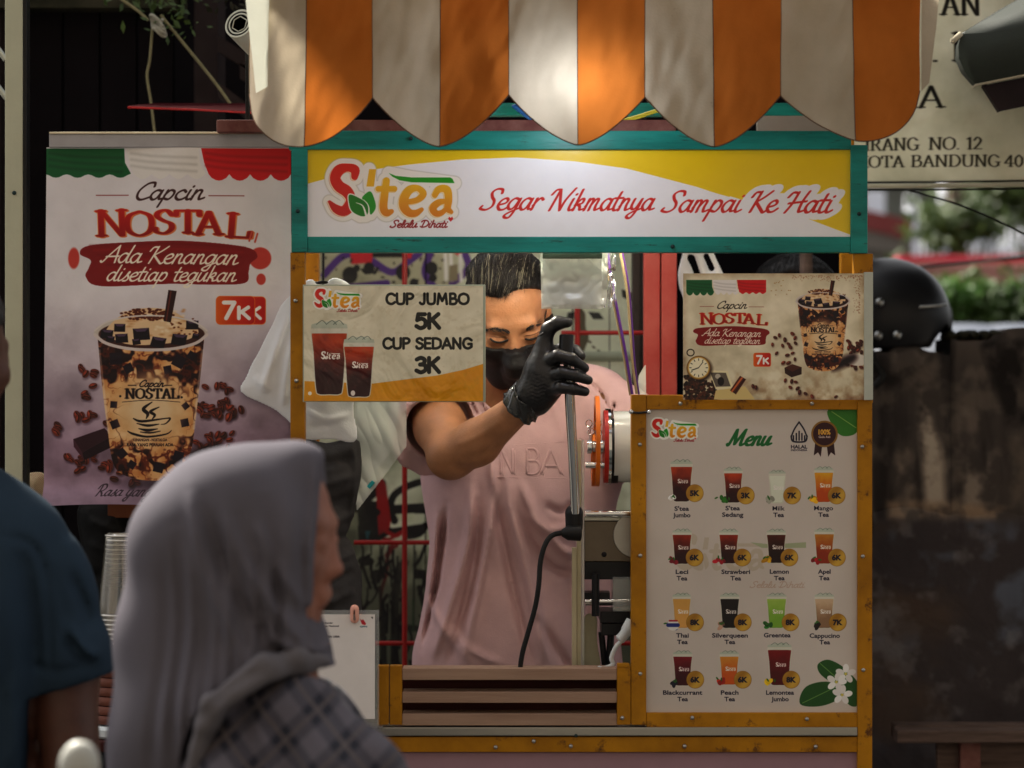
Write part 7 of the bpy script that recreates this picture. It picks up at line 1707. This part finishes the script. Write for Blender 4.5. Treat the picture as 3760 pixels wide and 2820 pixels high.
# --- the woman in the headscarf, close to the camera
WY = -1.2; wn = thing('person', 'woman in a mauve-grey headscarf and checked shirt walking past in front', 'person', (W(1000, 0, WY).x, WY, 0.13))
q = lambda x, y, d=0: W(x, y, WY + d)
f = Field((q(330, 0).x, WY - .30, .13), (q(1760, 0).x, WY + .32, q(0, 1560).z), .008, np.concatenate([np.arange(.12, .95, .02), np.arange(.95, 1.46, .006)]))
MW = Rm(8, 0, 82); HW = q(975, 1965); head_prims(f, HW, MW, 0, 1.04, ns=.78)
f.cap(HW + Vector((-.03, 0, -.06)), q(930, 2420), .05, .06, .03)
f.chain([q(930, 2480), q(960, 2900), q(960, 3400)], [.085, .10, .11], .05, sy=1.1)
for s_ in (-1, 1): f.chain([q(960, 3400, s_ * .07), q(1000, 3900, s_ * .08), (q(1000, 0).x, WY + s_ * .08, .20)], [.085, .06, .045], .03); f.cap((q(1000, 0).x, WY + s_ * .08, .165), (q(1250, 0).x, WY + s_ * .08, .155), .035, .03, .02)
for s_ in (-1, 1):
    f.chain([q(1050, 2690, s_ * .11), q(1290, 2950, s_ * .15), q(1450, 3200, s_ * .15), q(1500, 3350, s_ * .12)], [.034, .036, .033, .03], .03)
    hh = q(1540, 3360, s_ * .10); f.cap(q(1500, 3350, s_ * .12), hh, .026, .028, .02)
    for k in range(4): a = hh + Vector((.01, .014 * (k - 1.5), 0)); f.chain([a, a + Vector((.035, 0, -.012)), a + Vector((.055, 0, -.03))], [.009, .008, .0065], .004)
    f.chain([hh, hh + Vector((.012, -s_ * .035, .005)), hh + Vector((.04, -s_ * .045, -.005))], [.012, .010, .008], .006)
fobj('body', f, SK2, wn, 1)
HJ = mat('mauve_headscarf', (.098, .090, .106), .9, .05, 6, .2, 300)
f = Field((q(330, 0).x, WY - .28, q(0, 2980).z), (q(1330, 0).x, WY + .28, q(0, 1560).z), .004)
R = .0003696
f.ell(q(905, 1900), (295 * R, .105, 268 * R), .05); f.ell(q(720, 1990), (228 * R, .095, 250 * R), .06); f.cap(q(960, 1785), q(1098, 1738), 96 * R, 84 * R, .05); f.chain([q(1110, 1760), q(1120, 1950), q(1070, 2150), q(1050, 2320)], [88 * R, 95 * R, 120 * R, 105 * R], .04); f.ell(q(1030, 2050), (175 * R, .098, 300 * R), .04); f.ell(q(920, 2180), (230 * R, .115, 280 * R), .05); f.ell(q(1040, 2330), (165 * R, .105, 150 * R), .04)
f.chain([q(700, 2050), q(672, 2350), q(640, 2700), (q(630, 0).x, WY, q(0, 3000).z)], [205 * R, 222 * R, 215 * R, 215 * R], .05)
f.chain([q(1000, 2250), q(1000, 2400), q(960, 2600)], [160 * R, 180 * R, 215 * R], .05); f.ell(q(850, 2600), (330 * R, .14, 300 * R), .06)
# face opening at the front of the scarf
PH = np.array([[q(*p_).x, q(*p_).z] for p_ in ((1188, 1400), (1186, 1880), (1174, 2000), (1156, 2120), (1145, 2230), (1165, 2285), (1190, 2340), (1222, 2430), (1600, 2430), (1600, 1400))]); f.d = np.maximum(f.d, np.minimum(-polysd(PH, f.x[:, None], f.z[None, :])[:, None, :], .3))
HF = []
rg = random.Random(3)
for k in range(26):      # fine folds fanning from the crown and gathering under the chin
    t = k / 25; x0 = 620 + 560 * t + rg.uniform(-25, 25); y0 = 1760 + 330 * abs(t - .55) ** 1.5 + rg.uniform(0, 260)
    x3 = 560 + 640 * t ** .8; y3 = 2850 - 420 * t ** .7
    HF.append(([(x0, y0), (x0 + (x3 - x0) * .25 + 20 * (1 - t), y0 + (y3 - y0) * .4), (x0 + (x3 - x0) * .65, y0 + (y3 - y0) * .75), (x3, y3)], (.0075 if k % 2 else -.0075) * rg.uniform(.6, 1.3), rg.uniform(.006, .011)))
HF += [([(700, 1780), (760, 2050), (860, 2300), (980, 2560)], .010, .010), ([(820, 1850), (920, 2080), (1060, 2280), (1160, 2400)], .010, .009), ([(760, 1850), (850, 2120), (960, 2300), (1090, 2480)], -.010, .009), ([(940, 1900), (1030, 2080), (1130, 2240)], .008, .008), ([(980, 2320), (1080, 2370), (1200, 2400)], .007, .006), ([(960, 2370), (1060, 2400), (1180, 2415)], -.007, .006), ([(1150, 1700), (1150, 1900), (1130, 2100)], .006, .005), ([(1168, 1700), (1170, 1900), (1150, 2080)], -.005, .004)]
for ps, a, w_ in HF: f.fold(ps, a * 1.0, w_ * 1.0, WY - .08, front=WY + .03)
f.wob(.003, 18, .4)
ZZ = f.z[None, None, :]; XX = f.x[:, None, None]; lim = q(0, 2440).z - 1.15 * np.clip(XX - q(1180, 0).x, -9, 0) * -1 
PH = np.array([[q(*p_).x, q(*p_).z] for p_ in ((1260, 2450), (1150, 2432), (1050, 2425), (930, 2445), (830, 2500), (755, 2590), (712, 2700), (690, 2850), (690, 3200), (1600, 3200), (1600, 2450))]); f.d = np.maximum(f.d, np.minimum(-polysd(PH, f.x[:, None], f.z[None, :])[:, None, :] * .8, .3))
fobj('headscarf', f, HJ, wn, 1)
SHM = plaid('navy_check', (.080, .070, .084), (.007, .007, .015), (.07, .055, .055), 5.6)
f = Field((q(560, 0).x, WY - .30, q(0, 3700).z), (q(1760, 0).x, WY + .32, q(0, 2360).z), .006)
f.ell(q(1010, 2860), (370 * R, .19, 400 * R), .05); f.ell(q(960, 3200), (400 * R, .18, 500 * R), .06)
for s_ in (-1, 1): f.chain([q(1130, 2640, s_ * .10), q(1290, 2880, s_ * .15), q(1440, 3220, s_ * .15)], [140 * R, 168 * R, 155 * R], .05)
for ps, a, w_ in (([(900, 2560), (930, 2700), (1000, 2820)], -.015, .014), ([(1050, 2500), (1180, 2650), (1300, 2820)], .008, .014), ([(1130, 2500), (1280, 2660), (1400, 2800)], -.006, .012), ([(980, 2600), (1080, 2750), (1120, 2900)], -.010, .014)): f.fold(ps, a, w_, WY - .1, front=WY + .05)
f.wob(.0025, 22, .9); fobj('checked_shirt', f, SHM, wn, 1)
f = Field((q(620, 0).x, WY - .30, q(0, 3000).z), (q(1300, 0).x, WY + .05, q(0, 2300).z), .005)
f.chain([q(700, 2830, -.13), q(745, 2660, -.15), (q(830, 0).x, WY - .155, q(0, 2530).z), q(960, 2445, -.13), q(1090, 2410, -.10), q(1200, 2425, -.06)], [.007, .010, .012, .012, .011, .008], .016)
f.chain([q(715, 2880, -.12), q(775, 2640, -.135), q(880, 2520, -.14), q(1000, 2465, -.12), q(1150, 2450, -.07)], [.009, .010, .011, .010, .008], .016); f.wob(.0014, 60, .5)
f.fold([(740, 2640), (850, 2520), (1000, 2430)], -.006, .006, WY - .1); fobj('pale_collar', f, mat('pale_grey_cotton', (.125, .115, .125), .95, .08, 8, .3, 250), wn, 1)
f = Field((q(600, 0).x, WY - .28, .13), (q(1500, 0).x, WY + .3, q(0, 3500).z), .014); f.ell(q(960, 3450), (.16, .17, .12), .04)
for s_ in (-1, 1): f.chain([q(960, 3450, s_ * .07), q(1000, 3900, s_ * .08), (q(1000, 0).x, WY + s_ * .08, .22)], [.1, .08, .06], .03)
f.d = np.maximum(f.d, .20 - f.z[None, None, :]); fobj('trousers', f, M['clothblack'], wn)
# --- man in the blue polo shirt, cut by the left edge
PY = -.8; pm = thing('person', 'man in a blue polo shirt cut off by the left edge', 'person', (W(-120, 0, PY).x, PY, .13))
q = lambda x, y, d=0: W(x, y, PY + d); R = sc(PY)
f = Field((q(-620, 0).x, PY - .40, .12), (q(480, 0).x, PY + .42, q(0, 950).z), .008, np.concatenate([np.arange(.12, .9, .02), np.arange(.9, q(0, 980).z, .007)]))
MP = Rm(10, 0, 150); HP = q(-185, 1300); head_prims(f, HP, MP)
f.cap(HP + Vector((-.01, 0, -.05)), q(-230, 1800), .052, .06, .03)
f.chain([q(-140, 1990), q(-150, 2500), q(-150, 2900)], [.10, .115, .12], .05)
AR = [q(130, 2080), q(235, 2480, -.01), q(270, 2900, -.06)]; f.cap(q(-100, 1990), AR[0], .06, .055, .04); f.chain(AR, [.062, .050, .042], .02); f.chain([AR[2], q(310, 3300, -.16)], [.042, .028], .02)
h_ = q(315, 3380, -.17); f.cap(q(310, 3300, -.16), h_, .026, .03, .02)
for k in range(4): a = h_ + Vector((0, .015 * (k - 1.5), -.01)); f.chain([a, a + Vector((.006, 0, -.04)), a + Vector((-.004, 0, -.062))], [.0095, .0085, .007], .004)
f.chain([h_, h_ + Vector((-.012, -.035, -.01)), h_ + Vector((-.012, -.045, -.035))], [.012, .010, .008], .006)
AL = [q(-390, 2080), q(-470, 2500), q(-450, 2950, -.08)]; f.cap(q(-180, 1990), AL[0], .06, .055, .04); f.chain(AL, [.062, .050, .035], .02); f.cap(AL[2], AL[2] + Vector((0, -.02, -.08)), .03, .03, .02)
for s_ in (-1, 1): x = q(-150, 0).x + s_ * .09; f.chain([(x, PY, .85), (x, PY, .5), (x, PY, .19)], [.09, .065, .045], .03); f.cap((x, PY, .165), (x + .08, PY + .1, .155), .038, .03, .02)
fobj('body', f, SK3, pm, 1)
f = Field(tuple(HP + Vector((-.13, -.15, -.12))), tuple(HP + Vector((.13, .15, .16))), .005)
f.ell(HP + MP @ Vector((0, .018, .040)), (.087, .104, .094), .01, MP); MI2 = MP.inverted(); X, Y_, Z = f.x[:, None, None] - HP.x, f.y[None, :, None] - HP.y, f.z[None, None, :] - HP.z
ly = MI2[1][0] * X + MI2[1][1] * Y_ + MI2[1][2] * Z; lz = MI2[2][0] * X + MI2[2][1] * Y_ + MI2[2][2] * Z
f.d = np.maximum(f.d, np.minimum(.085 - 1.3 * (ly + .05), .12) - lz - .0) ; f.d = np.maximum(f.d, -.075 - lz); f.wob(.002, 120, 1)
fobj('hair', f, HAIR, pm, 1)
POLO = mat('blue_polo_pique', (.021, .036, .054), .9, .10, 5, .35, 330)
f = Field((q(-620, 0).x, PY - .32, .80), (q(440, 0).x, PY + .32, q(0, 1660).z), .006)
f.ell(q(-140, 2250), (350 * R, .16, 540 * R), .06); f.ell(q(-150, 2850), (.165, .15, .24), .06); f.cap(q(-320, 2000), q(30, 2010), .072, .074, .06); f.cap(q(-190, 1860), q(30, 2030), .058, .068, .07)
f.chain([q(40, 2050), q(138, 2170), q(248, 2400, -.01), q(262, 2500, -.01)], [.070, .074, .062, .062], .03); f.chain([q(-350, 2030), q(-420, 2200), q(-490, 2480)], [.08, .078, .066], .04)
for ps, a, w_ in (([(250, 2290), (310, 2370), (365, 2420)], .016, .007), ([(30, 1960), (120, 1990), (170, 2100), (190, 2300), (200, 2520)], -.008, .005), ([(110, 2420), (200, 2460), (330, 2440)], -.006, .005), ([(250, 2100), (300, 2230), (320, 2330)], -.009, .008), ([(-20, 2100), (20, 2300), (10, 2500)], .012, .014), ([(-60, 2200), (-30, 2500), (-50, 2800)], -.012, .012), ([(60, 2450), (80, 2650), (60, 2820)], .010, .010), ([(240, 2330), (300, 2410), (350, 2450)], -.008, .008), ([(40, 1960), (60, 2150), (80, 2400), (110, 2560)], .010, .012), ([(90, 2000), (120, 2200), (140, 2480)], -.012, .014), ([(230, 1960), (290, 2100), (340, 2280)], .006, .012), ([(180, 2050), (240, 2250), (290, 2400)], -.006, .012)): f.fold(ps, a, w_, PY - .06, front=PY + .05)
f.wob(.002, 26, .3); X, Y_, Z = f.x[:, None, None], f.y[None, :, None], f.z[None, None, :]
ad = (q(262, 2500) - q(160, 2150)).normalized(); a0_ = q(258, 2512); f.d = np.maximum(f.d, np.where(X > q(128, 0).x, (X - a0_.x) * ad.x + (Z - a0_.z) * ad.z, -1)); f.cap(q(225, 2400), q(300, 2700), .052, .066, .004, 's')
f.cap(q(-230, 1740), q(-235, 1600), .075, .085, .01, 's')
fobj('polo_shirt', f, POLO, pm, 1)
cu = []
for k in range(33): a = 2 * math.pi * k / 32; n_ = ad; u = Vector((n_.z, 0, -n_.x)); cu.append(a0_ - ad * .010 + (u * math.cos(a) + Vector((0, 1, 0)) * math.sin(a)) * .0645)
MB().tube(cu, .010, 8).go('sleeve_cuff', mat('polo_cuff', (.022, .038, .058), .9, .1, 60, .4, 400), pm, True)
MB().tube([q(-232, 1775) + Vector((.075 * math.cos(a), .065 * math.sin(a), .01)) for a in [2 * math.pi * k / 24 for k in range(25)]], .016, 8).go('collar', POLO, pm, True)
f = Field((q(-560, 0).x, PY - .25, .13), (q(300, 0).x, PY + .25, .92), .014); f.ell((q(-150, 0).x, PY, .85), (.17, .14, .10), .04)
for s_ in (-1, 1): x = q(-150, 0).x + s_ * .09; f.chain([(x, PY, .85), (x, PY, .5), (x, PY, .21)], [.1, .082, .07], .03)
fobj('trousers', f, mat('dark_jeans', (.02, .025, .045), .9, .2, 20), pm)
# --- the person mostly hidden behind the small drink poster
HYP = .95; bp_ = thing('person', 'person with black hair, only the hair top showing above the small drink poster', 'person', (W(2920, 0, HYP).x, HYP, .13))
q = lambda x, y, d=0: W(x, y, HYP + d); HB = q(2920, 1160)
f = Field((HB.x - .3, HYP - .2, .12), (HB.x + .3, HYP + .25, HB.z + .16), .01, np.concatenate([np.arange(.12, 1.45, .03), np.arange(1.45, HB.z + .16, .008)]))
head_prims(f, HB, Rm(15, 0, 10)); f.cap(HB, (HB.x, HYP + .03, HB.z - .22), .06, .06, .03); f.ell((HB.x, HYP + .04, 1.25), (.12, .10, .24), .05); f.ell((HB.x, HYP + .04, .95), (.16, .11, .2), .05)
for s_ in (-1, 1): f.chain([(HB.x + s_ * .10, HYP + .04, 1.38), (HB.x + s_ * .125, HYP + .04, 1.12), (HB.x + s_ * .10, HYP - .06, .9)], [.05, .04, .03], .03); f.chain([(HB.x + s_ * .08, HYP + .04, .85), (HB.x + s_ * .09, HYP + .04, .17)], [.085, .045], .03)
fobj('body', f, SK3, bp_); f = Field((HB.x - .14, HYP - .14, HB.z - .08), (HB.x + .14, HYP + .16, HB.z + .17), .005)
f.ell(HB + Vector((0, .015, .045)), (.098, .108, .092), .01); f.d = np.maximum(f.d, np.minimum(HB.z + .07 - (f.y[None, :, None] - HYP + .05) * 1.2, 9) - f.z[None, None, :]); f.wob(.003, 110, .5); fobj('hair', f, HAIR, bp_)
mb = MB()
for k in range(260):
    a = random.uniform(0, 6.28); t = random.uniform(.2, 1.1); c = HB + Vector((0, .015, .045)); P = []
    for j in range(6): tt = t * (.3 + j * .16); P.append(c + Vector((.099 * math.sin(tt) * math.cos(a), .108 * math.sin(tt) * math.sin(a), .093 * math.cos(tt))) * (1 + .004 * k % .02 + .02 * random.random()))
    mb.tube(P, .0008, 3, False)
mb.go('loose_hair', HAIR, bp_, True)
f = Field((HB.x - .3, HYP - .15, .6), (HB.x + .3, HYP + .25, 1.5), .012); f.ell((HB.x, HYP + .04, 1.24), (.14, .12, .25), .05); f.ell((HB.x, HYP + .04, .95), (.14, .12, .24), .05)
for s_ in (-1, 1): f.chain([(HB.x + s_ * .10, HYP + .04, 1.39), (HB.x + s_ * .125, HYP + .04, 1.18)], [.06, .055], .03)
fobj('shirt', f, M['clothblack'], bp_)
# --- pale rounded mirror at the very bottom left, nearest to the camera
MY = -1.7; q = lambda x, y, d=0: W(x, y, MY + d); mr_ = thing('scooter_mirror', 'pale blurred round scooter mirror at the bottom left edge', 'mirror', tuple(q(290, 2900)))
f = Field((q(180, 0).x, MY - .04, q(0, 2960).z), (q(420, 0).x, MY + .04, q(0, 2680).z), .003); f.ell(q(292, 2812), (.024, .018, .030), .01); fobj('housing', f, mat('pale_mirror', (.42, .42, .38), .4, .1), mr_)
MB().tube([q(300, 2880), q(330, 3200), q(280, 3700), (q(280, 0).x, MY, .9)], .005, 8).go('stem', M['chrome'], mr_, True)
MB().lathe(q(292, 2812, .016), [(.001, .003), (.020, .003), (.021, 0)], 24, 'Y').go('glass', M['chrome'], mr_)
